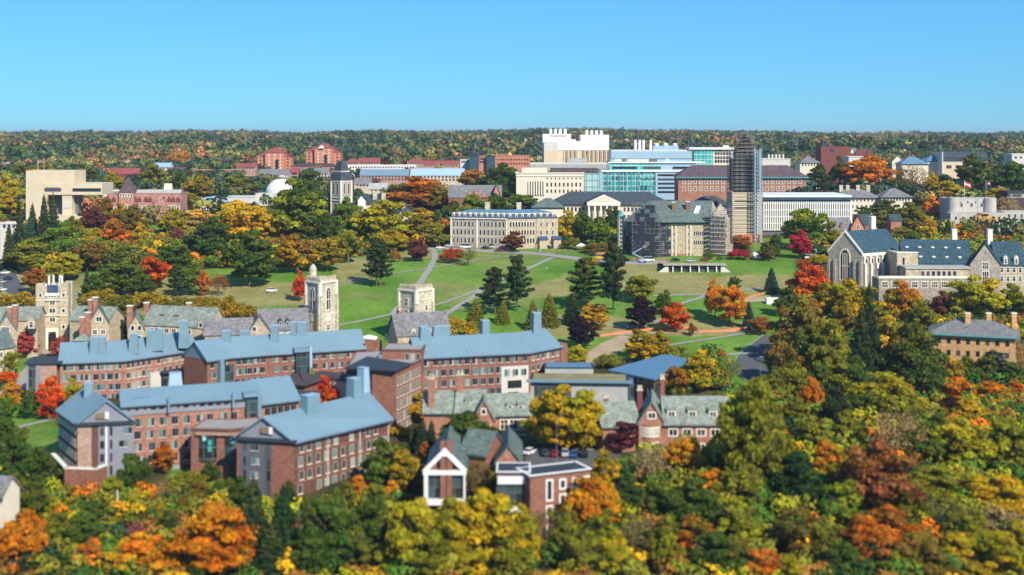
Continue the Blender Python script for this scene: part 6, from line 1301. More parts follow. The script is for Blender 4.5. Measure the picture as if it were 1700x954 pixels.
TREES = '''
73 328 25 85 c K|54 341 22 62 c K|88 325 26 88 c K|33 352 32 88 c K|15 378 28 75 c K|50 362 28 60 c k
153 340 42 54 d M|172 328 42 60 d WB|200 340 36 54 d BY|220 342 40 54 d BW|191 363 44 54 d OB|230 369 30 46 d LY|156 378 32 34 d L|103 373 68 62 d g|122 360 30 40 d W|150 396 58 56 d BW|50 396 64 58 d WL|110 419 48 46 d L
252 424 58 56 d OR|205 408 72 60 d GW|285 398 62 62 d G|293 376 25 38 u M|288 346 42 54 d L|327 343 58 48 d TY|350 362 72 74 d G|402 326 84 88 d Y|415 388 84 90 d G|140 272 48 50 d GW|188 287 36 42 d L|165 272 22 26 d O
255 270 42 50 d W|330 288 48 44 d YW|297 285 27 44 u G|315 322 42 34 d W|392 290 54 40 d W|10 292 44 60 d L|27 297 30 50 d LW|8 322 40 46 d LY|65 269 48 30 d YW|35 270 32 34 d W|284 253 19 26 d O|304 250 22 28 d YO
440 345 48 66 d YL|495 303 92 104 d LG|468 338 50 60 d L|520 345 58 66 d WG|513 279 44 46 d G|465 376 17 28 u R|493 388 72 66 d YB|543 390 46 62 d WY|578 376 50 62 d LW|573 328 44 82 d g|600 343 40 70 d LG|546 352 38 62 d G|635 330 88 84 d L|650 380 54 40 d LY
700 296 108 64 d BO|668 300 52 54 d GB|732 308 56 56 d BW|700 348 76 56 d WY|737 362 26 36 d O|725 375 38 36 d W|695 395 36 40 d M|625 398 44 80 p K|655 412 17 24 b B|752 409 36 27 b BR|777 410 30 32 s W|832 271 66 62 d G|785 281 46 34 d WO|790 322 62 64 d gL|752 332 40 50 d G|826 316 40 66 d G|650 283 30 22 d W
642 262 22 14 b C|655 261 24 15 b C|668 263 20 13 b C|718 255 32 20 d L|852 383 35 36 d MB|862 290 56 50 d G|866 320 62 34 d g|945 352 44 52 d YL|968 350 32 58 u G|993 358 42 54 d g|1020 343 32 52 d G|948 392 26 22 b W
1016 308 36 20 d L|1172 303 52 34 d L|1203 300 27 34 d YW|1138 294 30 44 s TB|1000 401 58 20 b BW|1022 411 38 32 d GK|982 424 20 16 b Y|1177 415 17 15 b g|1195 423 9 9 b g|1226 411 32 20 b C|1230 390 34 24 d B|1272 404 26 30 d BG|1055 335 27 24 d L
1448 258 90 60 d O|1375 252 40 34 d M|1362 272 37 48 d G|1395 262 32 54 u G|1416 287 27 30 d L|1515 272 52 60 s BW|1547 285 22 44 u Y|1575 281 44 32 d C|1575 298 47 38 d YL|1622 255 62 68 d GW|1675 262 58 72 d G|1670 288 28 34 d O|1612 300 27 34 c G|1655 308 52 36 d YL|1605 253 32 30 d B
1547 328 37 46 d O|1565 325 17 46 u RO|1632 325 42 40 s T|1668 325 46 52 s T|1510 338 52 54 d W|1468 330 42 38 d G|1435 342 30 28 d G|1463 351 37 42 d W|1540 360 32 42 d Y|1554 362 30 38 c K|1574 366 22 36 c K|1638 364 15 32 c k|1652 368 15 28 c k|1668 366 15 30 c k|1680 368 14 28 c k|1692 370 14 27 c k
1625 352 37 34 d RG|1595 370 24 24 d O|1608 372 37 30 d g|1343 340 74 78 d gL|1328 384 38 46 u C|1385 382 37 38 d L|1360 420 32 18 b LY|1287 388 24 44 d G|1692 400 26 36 d Y|1497 376 40 30 d W|1518 384 40 30 d gW|1420 372 24 26 d W
27 483 72 32 b WY|58 440 42 50 d B|107 418 52 50 d L|200 428 72 68 d GW|144 447 17 52 c K|295 442 36 52 p K|337 448 24 44 u BO|362 452 34 40 s B|168 478 62 34 b WY|200 487 52 30 b W|248 480 52 32 b WY|297 490 42 26 b W|337 488 42 34 b WY|375 488 52 44 b YW|408 500 42 36 b WY|160 455 46 50 d G|235 450 40 50 d G|318 435 44 56 d g
194 512 50 66 d G|44 549 36 46 d P|98 560 28 38 d P|12 572 38 54 d W|12 612 32 26 b OR|20 634 34 44 d OY|12 653 27 46 d g|50 650 32 46 d G|82 626 44 74 u RO|120 631 37 46 u L|497 452 24 50 u R|632 402 40 76 p K
822 447 56 78 p K|858 428 52 92 p K|790 498 37 48 c W|835 500 27 38 c W|757 523 58 38 b YW|520 615 22 88 u L|541 628 40 78 d OR|697 650 42 54 d Y|727 641 17 24 u BO|798 635 56 28 b P|970 432 64 84 p KW|1018 408 52 116 p K|950 490 34 50 c K|912 490 36 54 c WL|885 500 30 48 c W
1063 452 50 50 d LW|1062 490 50 60 d D|1104 483 30 40 d GW|983 503 52 46 d YB|968 525 46 54 d D|1121 502 50 50 d RO|1149 535 15 23 u B|1187 465 32 64 u YO|1211 468 54 76 d YR|1220 456 20 30 d G|1243 502 23 44 c k|1262 523 34 34 d B|1281 446 27 42 c k
957 568 36 50 d L|1010 585 42 24 b W|1065 548 56 54 d YW|1095 552 38 46 d YW|1120 606 46 72 d gO|1160 587 57 66 d LY|1212 595 40 44 s W|1192 577 27 30 d B|870 625 40 38 d YO|953 620 30 50 u R|905 648 70 98 d LY|940 640 104 114 d YL|975 655 62 92 d LY|1025 640 40 42 u YO
1031 697 62 54 d MD|785 684 112 78 d G|702 698 28 52 c K|688 705 26 44 c K|716 700 24 46 c K|662 705 37 18 b Y|640 730 80 88 d gW|675 745 60 76 d WY|705 735 24 32 d B|797 762 57 66 s W|985 790 92 108 d OY|1005 750 47 72 d YW
25 708 52 96 d G|65 745 62 86 d G|55 800 72 78 d GW|92 826 44 60 d L|120 822 32 48 d YL|185 790 44 66 d WL|225 745 52 94 d G|245 712 37 66 u L|272 735 37 52 d BO|228 810 47 56 d L|265 838 27 44 u Y|190 868 42 46 d L|145 858 62 64 d G|38 845 78 115 d O|15 895 28 70 c k|110 905 47 56 d G|150 893 44 66 d BO|235 885 92 84 d YO
350 833 138 132 d O|338 912 57 64 d G|420 800 72 150 c K|470 812 62 140 c GK|550 812 94 145 d G|310 775 62 56 b W|352 765 32 36 d G|275 800 42 40 s T|620 825 82 132 d WG|690 815 92 142 d L|592 792 42 52 d O|650 800 37 50 d OY|800 805 114 145 d YL|512 830 60 130 p KW|745 830 60 120 d LW
865 850 62 112 d YL|905 838 62 104 s W|870 842 46 90 d YL|940 842 46 90 d YW|1052 790 62 76 d G|1080 735 62 86 s T|1135 722 62 76 d YO|1150 800 92 88 d G|1195 800 52 52 d L|1150 852 72 84 d OG|1190 880 84 86 d G|1060 850 62 86 s TW|1105 860 52 94 d LW|1250 640 112 190 d WL|1320 755 84 88 d GK|1335 840 94 88 d BG
1268 905 62 64 d OB|1315 920 44 60 d L|1458 735 128 125 d VB|1490 680 92 96 s T|1370 728 62 78 d LO|1560 775 104 70 d LW|1565 820 72 70 s W|1660 790 114 78 d Y|1655 838 94 70 s T|1665 890 84 78 d YL|1440 860 94 88 d BO|1530 880 84 84 d WB|1590 878 54 66 d YL|1230 760 70 90 d W|1400 800 80 80 d gL|970 880 70 90 d W|1020 880 60 90 d L|1225 830 70 90 d LW
1348 625 37 78 u O|1388 640 47 88 d DG|1468 622 118 88 d L|1410 680 54 70 d LW|1595 622 52 56 d O|1650 635 72 52 d YO|1688 628 34 42 d RY|1618 662 72 54 d Y|1575 655 52 50 d BD|1600 695 104 92 d L|1670 690 94 104 d WL|1341 434 62 70 d OR|1412 465 94 80 d YL|1330 495 88 114 d WB|1308 475 42 52 d G|1498 470 64 78 d LO
1443 482 50 160 c K|1430 515 54 134 c K|1375 530 66 116 d WL|1480 525 72 96 d YW|1515 540 92 114 d GW|1618 458 94 84 d L|1565 485 37 52 d MB|1555 520 24 22 b R|1683 475 54 66 d gL|1690 446 32 32 d B|1670 462 22 20 d O|1600 545 47 66 d WY|1650 548 47 66 d W|1652 585 62 58 p k|1600 590 42 48 d GW|1690 560 30 70 s T|1300 560 60 80 d WB|1290 610 50 60 d W
1270 690 80 80 d LW|1200 720 60 70 d W|1350 690 70 70 d W|1540 700 70 80 d GL|1420 590 60 80 d G|1540 600 60 70 d G|1190 650 50 60 d GL|430 622 0 0 d G
1370 470 46 54 d YW|1345 540 56 80 d gW|1390 590 54 80 d WL|1455 560 50 76 d LW|1405 500 50 70 d WY|1460 505 46 60 d LW|1530 500 44 60 d W|1560 540 50 66 d G|1320 600 60 70 d WL|1360 610 50 60 d G|1440 645 60 70 d GW|1500 650 60 76 d WL|1560 690 50 60 d G|1290 640 50 50 d gL|1330 660 60 60 d W|1230 690 50 66 d G|1640 590 50 54 d W|1575 590 50 60 d WY|1680 600 40 50 d G
20 790 60 60 d GW|172 835 50 60 d G|280 850 50 50 d G|305 812 50 46 b BW|370 790 50 50 b GW|210 850 44 50 d W|330 800 40 40 d WB|90 850 60 60 d GL|200 905 60 60 d WY|280 900 50 70 d OY|480 800 50 70 c K|395 790 40 70 d G|10 690 30 40 d G|5 880 40 70 d OB
450 880 80 90 c K|520 880 70 90 d G|590 860 60 100 d GW|660 870 70 90 d LW|720 880 80 90 d WL|770 880 70 90 d L|850 890 70 80 d WL|570 800 50 70 d GW|620 800 50 70 d W|945 850 60 90 d W|1000 850 60 90 d GL|760 830 50 60 d W|840 820 44 60 d LW|1100 790 60 80 d GW|1370 860 70 80 d W|1480 840 80 80 d OB|1620 850 60 70 d LW|1230 890 60 70 d WB|1400 900 70 70 d G|1490 910 70 60 d WL|1560 920 70 60 d BW|1620 930 60 60 d LY|1690 860 50 80 d L|1510 800 60 70 d W|1180 780 50 60 d YO
'''
LM = []      # landmarks for the labels
for o in list(col.objects):
    if o.parent is None and o.get('category') and o.type == 'EMPTY':
        x, y, z = o.location; LM.append((CX+F*x/y, HY+F*(CZ-z)/y, o['label'], y))
LMS = [((90, 520), 'the arched stone tower'), ((105, 320), 'the concrete museum'), ((240, 340), 'the pink sandstone hall'), ((566, 330), 'the black roofed tower'), ((468, 308), 'the white dome'), ((838, 390), 'the mansard hall'), ((1120, 390), 'the scaffolded library'),
       ((1236, 330), 'the scaffolded tower'), ((1335, 350), 'the fin library'), ((1405, 440), 'the great hall gable'), ((1560, 440), 'the great hall wing'), ((1620, 345), 'the castellated hall'), ((1000, 345), 'the portico hall'), ((1065, 285), 'the teal laboratory'), ((1430, 350), 'the cream dark roofed hall'),
       ((1610, 570), 'the yellow brick house'), ((532, 500), 'the turreted stone tower'), ((690, 500), 'the flagpole tower'), ((285, 535), 'the long slate roofed hall'), ((200, 590), 'the rear left blue roofed hall'), ((480, 570), 'the rear centre blue roofed hall'), ((800, 580), 'the rear right blue roofed hall'),
       ((160, 700), 'the grey ended hall'), ((330, 690), 'the front left hall facade'), ((540, 750), 'the nearest brick hall'), ((365, 745), 'the courtyard pavilion'), ((1070, 610), 'the tilted blue roof'), ((960, 650), 'the concrete hall'), ((815, 700), 'the left tudor hall'), ((1120, 700), 'the right tudor hall'), ((738, 790), 'the white framed gable'), ((900, 800), 'the flat brick block'),
       ((1152, 445), 'the sunken pavilion'), ((955, 245), 'the white stacked block'), ((680, 280), 'the far white terrace'), ((455, 270), 'the left apartment tower'), ((537, 262), 'the right apartment tower'), ((1265, 610), 'the curved road'), ((15, 460), 'the left road'), ((790, 315), 'the red gabled hall'), ((650, 540), 'the steep gabled stone hall'), ((1600, 268), 'the barrel roofed hall'), ((1405, 250), 'the maroon brick block'), ((10, 850), 'the corner cream house')]
ENT = []
for line in TREES.strip().replace('\n', '|').split('|'):
    p = line.split()
    if len(p) < 6 or float(p[2]) == 0: continue
    ENT.append((float(p[0]), float(p[1]), float(p[2]), float(p[3]), p[4], p[5]))
SEC = {'Y': 'L', 'O': 'Y', 'R': 'O', 'G': 'W', 'L': 'Y', 'g': 'L', 'W': 'L', 'B': 'O', 'K': 'W', 'C': 'R', 'M': 'B', 'V': 'O'}; rt = random.Random(3); recs = []
for px, py, w_, h_, k, cc in ENT:
    x, y, z = at(px, py+h_*.97); s_ = y/F
    recs.append([px, py, w_, h_, k, cc, x, y, z, w_*s_*(1.28 if k in 'dusb' else 1.12), h_*s_*1.03])
# labels that single out every tree
from collections import defaultdict
def rel(px, py, l, h_):
    dx, dy = px-l[0], (py-l[1])*1.3
    if abs(dx) > abs(dy): return 'right of' if dx > 0 else 'left of'
    return 'below' if dy > 0 else 'above'
def nearest(px, py, k=0):
    q = sorted(LMS, key=lambda t: math.hypot(t[0][0]-px, (t[0][1]-py)*1.3)); return q[k]
ORD = ['leftmost', 'second from left', 'third from left', 'fourth from left', 'fifth from left', 'sixth from left', 'seventh from left', 'eighth from left', 'ninth from left', 'tenth from left', 'eleventh from left', 'twelfth from left']
NUM = {2: 'two', 3: 'three', 4: 'four', 5: 'five', 6: 'six', 7: 'seven', 8: 'eight', 9: 'nine', 10: 'ten', 11: 'eleven', 12: 'twelve'}
grp = defaultdict(list)
for i, r in enumerate(recs):
    cx_, cy_ = r[0], r[1]+r[3]/2; lm = nearest(cx_, cy_); c = CN[r[5][0]]
    if len(r[5]) > 1: c = f'{c} and {CN[r[5][1]]}' if CN[r[5][1]] != c else c
    grp[(c, KN[r[4]][1], rel(cx_, cy_, lm[0], 0), lm[1])].append(i)
LAB = {}
for key, ids in grp.items():
    c, kd, rl, lm = key
    if len(ids) == 1: LAB[ids[0]] = f'{c} {kd} {rl} {lm}'
    else:
        ids.sort(key=lambda i: recs[i][0])
        for n_, i in enumerate(ids): LAB[i] = f'{c} {kd} {rl} {lm}, {ORD[n_]} of {NUM[len(ids)]}'
GN = {'c': 'conifers of the campus', 'p': 'pines on the slope', 'b': 'bushes of the campus', 's': 'thin sparse trees', 'd': 'autumn trees of the campus', 'u': 'autumn trees of the campus'}
for i, r in enumerate(recs):
    px, py, w_, h_, k, cc, x, y, z, sw, sh_ = r
    root = bpy.data.objects.new(KN[k][0], None); col.objects.link(root); root.location = (x, y, z-.1); root.empty_display_size = 1
    tag(root, LAB[i], 'bush' if k == 'b' else 'tree', GN[k])
    a = rt.uniform(0, 6.28)
    c = bpy.data.objects.new('crown', rt.choice(TPL[k])); col.objects.link(c); c.parent = root; c.rotation_euler = (0, 0, a); c.scale = (sw, sw, sh_)
    A = PAL[cc[0]]; B_ = PAL[cc[1]] if len(cc) > 1 else tuple(v*.55+q*.45 for v, q in zip(A, PAL[SEC.get(cc[0], cc[0])])); j = rt.uniform(.88, 1.15)
    c.color = (*[v*j for v in A], 1); c['leaf_second'] = [v*j for v in B_]
    t = bpy.data.objects.new('trunk', TRK[k]); col.objects.link(t); t.parent = root; t.rotation_euler = (0, 0, a); t.scale = (sw if k not in 'b' else sw*.6, sw if k not in 'b' else sw*.6, sh_*(1 if k != 'b' else .5))
print('TREES', len(recs))
# ------------------------------------------------------------ distant woods and background planting, one uncountable mass each
def woods(name, label, pts, hgt, wid, colr, nl, size, seed):
    rs = np.random.default_rng(seed); n = len(pts); P = np.array(pts); H_ = np.array(hgt); Wd = np.array(wid)
    T = n*nl; idx = np.repeat(np.arange(n), nl)
    # each crown: a handful of lumps, leaves on the lumps
    lump = rs.integers(0, 5, T); la = rs.uniform(0, 6.28, (n, 5)); lr = rs.uniform(.1, .3, (n, 5)); lz = rs.uniform(.42, .78, (n, 5))
    cx_ = np.cos(la[idx, lump])*lr[idx, lump]; cy_ = np.sin(la[idx, lump])*lr[idx, lump]; cz_ = lz[idx, lump]
    d = rs.normal(size=(T, 3)); d[:, 2] += .4; d /= np.linalg.norm(d, axis=1)[:, None]
    rr = rs.uniform(.8, 1.05, T)*.24
    L_ = np.stack([(cx_+d[:, 0]*rr)*Wd[idx], (cy_+d[:, 1]*rr)*Wd[idx], (cz_+d[:, 2]*rr)*H_[idx]], 1)+P[idx]
    nrm = d+rs.normal(size=(T, 3))*.35; nrm /= np.linalg.norm(nrm, axis=1)[:, None]
    a = rs.normal(size=(T, 3)); u = np.cross(nrm, a); u /= np.linalg.norm(u, axis=1)[:, None]; v = np.cross(nrm, u); s_ = (size*Wd[idx]*rs.uniform(.7, 1.3, T))[:, None]
    V = np.stack([L_-u*s_-v*s_*.8, L_+u*s_-v*s_*.8, L_+u*s_+v*s_*.8, L_-u*s_+v*s_*.8], 1).reshape(-1, 3)
    me = bpy.data.meshes.new(name); me.vertices.add(4*T); me.vertices.foreach_set('co', V.astype(np.float32).ravel()); me.loops.add(4*T); me.loops.foreach_set('vertex_index', np.arange(4*T, dtype=np.int32))
    me.polygons.add(T); me.polygons.foreach_set('loop_start', np.arange(0, 4*T, 4, dtype=np.int32)); me.polygons.foreach_set('loop_total', np.full(T, 4, dtype=np.int32)); me.update(calc_edges=True)
    C_ = np.array(colr)[idx]*(rs.uniform(.86, 1.15, (T, 1))); C_ = np.concatenate([C_, np.ones((T, 1))], 1).repeat(4, axis=0).astype(np.float32)
    ca = me.color_attributes.new('leafvar', 'FLOAT_COLOR', 'POINT'); ca.data.foreach_set('color', C_.ravel()); me.materials.append(M['leaf_far'])
    o = link(name, me); tag(o, label, 'woods', kind='stuff')
far_pal = [('G', 18), ('K', 24), ('g', 7), ('W', 24), ('L', 4), ('B', 8), ('O', 1.6), ('Y', 1.6), ('M', 3.5), ('R', .5), ('k', 12), ('T', 1.5)]
keys = [k for k, q in far_pal]; wts = [q for k, q in far_pal]
rw = random.Random(77); MODE = 'far'
def pick(x, y):
    if MODE == 'low': k = rw.choices(keys, wts)[0]; f_ = rw.uniform(.8, 1.25); return [v*f_ for v in PAL[k]]
    n_ = mnoise.noise((x*.008, y*.0030, 3)); k = rw.choices(keys, wts)[0]
    if n_ > .04 and rw.random() < .82: k = rw.choice('GKGkKW')
    if n_ < -.16 and rw.random() < .75: k = rw.choice('BWBWOW') if n_ < -.3 else rw.choice('WBWLW')
    c = PAL[k]; g = sum(c)/3; f_ = rw.uniform(.8, 1.15); q = .72
    return [(g+(v-g)*q)*f_ for v in c]
def gen(y0, y1, step, margin, clear, hmin, hmax, wmin, wmax, thin=0):
    P_, H_, W_, C_ = [], [], [], []; y = y0
    while y < y1:
        st = step(y); x = -(.42*y+margin)
        while x < .42*y+margin:
            xx, yy = x+rw.uniform(-.45, .45)*st, y+rw.uniform(-.45, .45)*st
            ok = clear(xx, yy)
            if ok and rw.random() > thin:
                h_ = rw.uniform(hmin, hmax)*(1 if MODE == 'low' or y < 1500 else 1+.35*mnoise.noise((xx*.008, yy*.003, 5))+.25*mnoise.noise((xx*.025, yy*.01, 8))); P_.append((xx, yy, ground(xx, yy)-h_*.12)); H_.append(h_); W_.append(rw.uniform(wmin, wmax)); C_.append(pick(xx, yy))
            x += st
        y += st*.9
    return P_, H_, W_, C_
fy = [f_ for f_ in FOOT if f_[1] > 700]
def clear1(x, y):
    for fx, fyy, r in fy:
        if abs(x-fx) < r+16 and -(18 if x/y > .2 or x/y < -.05 else 60) < y-fyy < r+8: return False
    px = CX+F*x/y
    # the campus roofs in the middle distance stay open; trees fill the rest
    if y < 760 and (px > 930 and px < 1420 or px < 330): return False
    if 560 < px < 900 and 880 < y < 1400: return rw.random() < .12
    if 860 < px < 1230 and 780 < y < 1120: return False
    if 400 < px < 560 and 800 < y < 1330: return rw.random() < .25
    return True
P_, H_, W_, C_ = gen(705, 1500, lambda y: 12.5, 40, clear1, 8, 13.5, 12, 18, .08)
print('MID', len(P_)); woods('woodland', 'mixed autumn trees filling the ground between the far campus buildings', P_, H_, W_, C_, 130, .055, 5)
P_, H_, W_, C_ = gen(1500, 4300, lambda y: 15+(y-1500)*.004, 100, lambda x, y: True, 12, 24, 13, 23)
print('FAR', len(P_)); woods('far_woods', 'far off autumn woods covering the hills up to the skyline', P_, H_, W_, C_, 60, .085, 6)

FORE = [[(0,372),(330,376),(560,372),(745,385),(745,412),(560,436),(430,470),(60,455),(0,428)], [(1242,655),(1300,655),(1292,560),(1320,490),(1390,482),(1460,500),(1700,488),(1700,1400),(1240,1400)],
        [(0,812),(80,815),(180,835),(480,858),(640,835),(700,872),(990,872),(1060,775),(1240,655),(1240,1400),(0,1400)], [(1345,388),(1700,383),(1700,440),(1345,428)], [(0,590),(40,640),(40,700),(0,700)], [(930,352),(1030,352),(1030,412),(955,405)], [(1000,560),(1050,575),(1200,600),(1210,650),(1150,660),(1140,610)]]
def clear_low(x, y):
    px, py = min(1699, max(1, CX+F*x/y)), HY+F*(CZ-ground(x, y))/y
    if not any(inpoly(px, py, P) for P in FORE): return False
    if inpoly(px, py, [(1236,560),(1300,545),(1310,600),(1345,640),(1340,690),(1290,660),(1236,640)]): return False
    if any(inpoly(px, py, P) for P in LAWN) or inpoly(px, py, [(70,740),(230,740),(230,838),(110,838)]): return False
    for fx, fyy, r in FOOT:
        if abs(x-fx) < r+2 and abs(y-fyy) < r+2: return False
    return True
MODE = 'low'; low_pal = [('G', 17), ('K', 6), ('g', 12), ('W', 28), ('L', 16), ('B', 9), ('O', 3), ('Y', 8), ('M', 1)]
keys = [k for k, q in low_pal]; wts = [q for k, q in low_pal]
P_, H_, W_, C_ = gen(236, 800, lambda y: 5.2, 60, clear_low, 4.5, 8.5, 6.5, 10.5)
print('LOW', len(P_)); woods('thicket', 'low mixed thicket filling the wooded slopes between the taller trees', P_, H_, W_, C_, 210, .04, 9)
# ------------------------------------------------------------ cars, flags, poles, fences, people
def car_parts(kind):
    b = MB(); g = MB(); q = []
    L, Wd = (4.5, 1.8) if kind != 'van' else (5.4, 2.0)
    hb, hr = (.95, 1.45) if kind == 'car' else ((1.1, 1.75) if kind == 'suv' else (1.2, 2.3))
    def sec(x, w_, z0, z1): return [(x, -w_/2, z0), (x, w_/2, z0), (x, w_/2, z1*.92), (x, w_/2*.9, z1), (x, -w_/2*.9, z1), (x, -w_/2, z1*.92)]
    xs = [(-L/2, .86, .35, hb*.86), (-L/2+.25, .97, .25, hb), (-L*.2, 1, .22, hb), (L*.2, 1, .22, hb*.98), (L/2-.3, .96, .25, hb*.82), (L/2, .82, .35, hb*.66)]
    b.loft([sec(x, Wd*w_, z0, z1) for x, w_, z0, z1 in xs], M['car'])
    r0, r1, f0, f1 = (-L*.42, -L*.28, L*.28, L*.1) if kind != 'van' else (-L*.47, -L*.46, L*.42, L*.3)
    lo = [(r0, -Wd*.44), (f0, -Wd*.44), (f0, Wd*.44), (r0, Wd*.44)]; hi = [(r1, -Wd*.36), (f1, -Wd*.36), (f1, Wd*.36), (r1, Wd*.36)]
    g.frus(lo, hb-.03, hi, hr-.05, M['glass_dark']); g2 = MB(); hi2 = [(x*1.03, y*1.03) for x, y in hi]; g2.prism(hi2, hr-.049, hr+.02, M['car'])
    wh = MB(); wh.tube((0, -.12, 0), (0, .12, 0), .34, M['tyre'], 14); wh.tube((0, -.13, 0), (0, .13, 0), .19, M['steel'], 10)
    return b.mesh('body'), g.mesh('cabin_glass'), g2.mesh('car_roof'), wh.mesh('wheel'), L, Wd
CP = {k: car_parts(k) for k in ('car', 'suv', 'van')}
CC = {'white': (.75, .75, .75), 'silver': (.42, .43, .45), 'dark grey': (.06, .065, .07), 'black': (.015, .015, .018), 'blue': (.02, .09, .30), 'dark red': (.22, .012, .015), 'red': (.5, .03, .02), 'navy blue': (.015, .03, .09), 'yellow': (.65, .42, .02)}
def car(px, py, ang, kind, colour, where, grp='cars parked and driving on the campus'):
    x, y, z = at(px, py); z += .2; r = bpy.data.objects.new('parked_' + ('van' if kind == 'van' else 'car'), None); col.objects.link(r); r.location = (x, y, z); r.rotation_euler = (0, 0, R(ang)); r.empty_display_size = 1
    tag(r, f'{colour} {"sport utility car" if kind == "suv" else kind} {where}', 'van' if kind == 'van' else 'car', grp)
    bo, gl, rf, wh, L, Wd = CP[kind]
    for n_, me in (('body', bo), ('cabin_glass', gl), ('car_roof', rf)): o = link(n_, me, r); o.color = (*CC[colour], 1)
    for sx in (-1, 1):
        for sy in (-1, 1): link('wheel', wh, r, (sx*L*.31, sy*Wd*.46, .34))
for a in ((905, 756, 95, 'car', 'dark grey', 'leftmost in the parking lot under the golden tree'), (921, 757, 85, 'car', 'dark red', 'in the parking lot beside the dark grey car'), (938, 757, 88, 'suv', 'silver', 'in the parking lot between the dark red and blue cars'), (953, 758, 80, 'car', 'blue', 'in the parking lot under the golden tree'), (970, 758, 85, 'suv', 'black', 'in the parking lot right of the blue car'), (880, 754, 60, 'car', 'white', 'at the left corner of the parking lot'),
          (731, 413, 5, 'car', 'white', 'on the upper road left of the mansard hall'), (745, 410, 8, 'car', 'silver', 'on the upper road at the left corner of the mansard hall'), (773, 412, 0, 'van', 'white', 'parked before the left end of the mansard hall'), (806, 414, -4, 'suv', 'black', 'parked before the middle of the mansard hall'), (821, 412, 0, 'van', 'silver', 'parked before the middle of the mansard hall'), (829, 418, 0, 'car', 'dark red', 'on the upper road just left of the maroon tree'), (910, 412, 0, 'car', 'navy blue', 'parked before the right end of the mansard hall'),
          (1064, 433, 0, 'suv', 'red', 'under the dark scaffold of the library'), (1077, 434, 0, 'van', 'white', 'under the dark scaffold of the library'), (1122, 433, 0, 'car', 'black', 'before the pale facade of the library'), (1170, 433, 0, 'car', 'dark red', 'before the right corner of the library facade'), (996, 430, 0, 'van', 'yellow', 'on the upper road beside the pines'), (1146, 435, 0, 'car', 'silver', 'on the upper road above the sunken pavilion'),
          (9, 455, 60, 'suv', 'white', 'on the left road, uppermost'), (14, 465, 60, 'car', 'navy blue', 'on the left road, middle'), (2, 470, 60, 'car', 'silver', 'at the left road edge'), (451, 485, 10, 'suv', 'white', 'parked in tree shade left of the red tree'), (3, 483, 60, 'car', 'white', 'on the left road, lowest'),
          (1283, 645, 10, 'car', 'dark red', 'on the curved road beside the dark trees'), (1206, 647, 5, 'car', 'black', 'parked below the yellow trees right of the tilted blue roof'), (1297, 655, 30, 'car', 'silver', 'at the lower end of the curved road'), (1345, 430, 0, 'van', 'white', 'parked right of the crimson tree'), (302, 391, 0, 'car', 'navy blue', 'parked beside the purple tree right of the sandstone hall'), (284, 390, 0, 'car', 'black', 'parked left of the purple tree right of the sandstone hall'), (1262, 600, 120, 'car', 'silver', 'at the top of the curved road')): car(*a)
def flagpole(px, Y, py_top, zb, label, cols, s=1.0):
    b = Bld('flagpole', label, 'flagpole', (*W(px, Y), zb)); x, y = W(px, Y); zt = Z(py_top, Y); mb = MB(); mb.tube((x, y, zb), (x, y, zt), .14*s, M['white'], 8, .08*s); b.add('pole', mb)
    mb = MB(); n_ = 8
    for i in range(n_):
        for j in range(3):
            p = lambda a, c: (x+.15+a*.33*s, y+.25*math.sin(a*.9), zt-.3-c*.75*s-a*.14*s); A = [p(i, j), p(i+1, j), p(i+1, j+1), p(i, j+1)]; mb.loft([[(q[0], q[1]+.02, q[2]) for q in A], [(q[0], q[1]-.02, q[2]) for q in A]], M[cols[(1 if i < 3 and j < 2 and len(cols) > 2 else 0) + 0] if len(cols) > 2 else cols[j % 2]] if not (len(cols) > 2 and i >= 3 or len(cols) > 2 and j >= 2) else M[cols[2] if j % 2 else cols[0]])
    b.add('flag', mb); b.done()
flagpole(656.5, 455, 512, 22, 'white flagpole with a striped flag left of the shorter carved stone tower', ('red_cloth', 'slate_blue', 'white'), .9)
flagpole(1601, 733, 299, 46, 'left flagpole with a red and white flag above the castellated hall', ('red_cloth', 'white'), 1.3)
flagpole(1637, 733, 299, 46, 'right flagpole above the castellated hall', ('red_cloth', 'slate_blue', 'white'), .8)
def lamp(px, py, h_, label, wood=False):
    x, y, z = at(px, py); b = Bld('street_lamp' if not wood else 'utility_pole', label, 'lamp post' if not wood else 'pole', (x, y, z)); mb = MB(); mb.tube((x, y, z-.3), (x, y, z+h_), .2 if wood else .09, M['cream'] if wood else M['steel'], 8, .15 if wood else .06); b.add('pole', mb)
    if not wood: mb = MB(); mb.tube((x, y, z+h_), (x+1.2, y, z+h_+.2), .05, M['steel'], 6); mb.box(x+.9, x+1.7, y-.15, y+.15, z+h_+.12, z+h_+.25, M['steel']); b.add('lamp_head', mb)
    else: mb = MB(); mb.box(x-1.1, x+1.1, y-.08, y+.08, z+h_-1.2, z+h_-1.0, M['bark']); b.add('cross_arm', mb)
    b.done()
lamp(924, 772, 12, 'tall slim lamp post in the parking lot before the golden tree'); lamp(195, 872, 8, 'pale wooden utility pole among the trees at lower left', True); lamp(908, 935, 8, 'pale wooden utility pole among sparse trees at bottom centre', True)
lamp(6, 452, 9, 'slim lamp post on the left road'); lamp(1232, 600, 8, 'lamp post on the lawn left of the curved road'); lamp(1262, 640, 8, 'lamp post below the curved road')
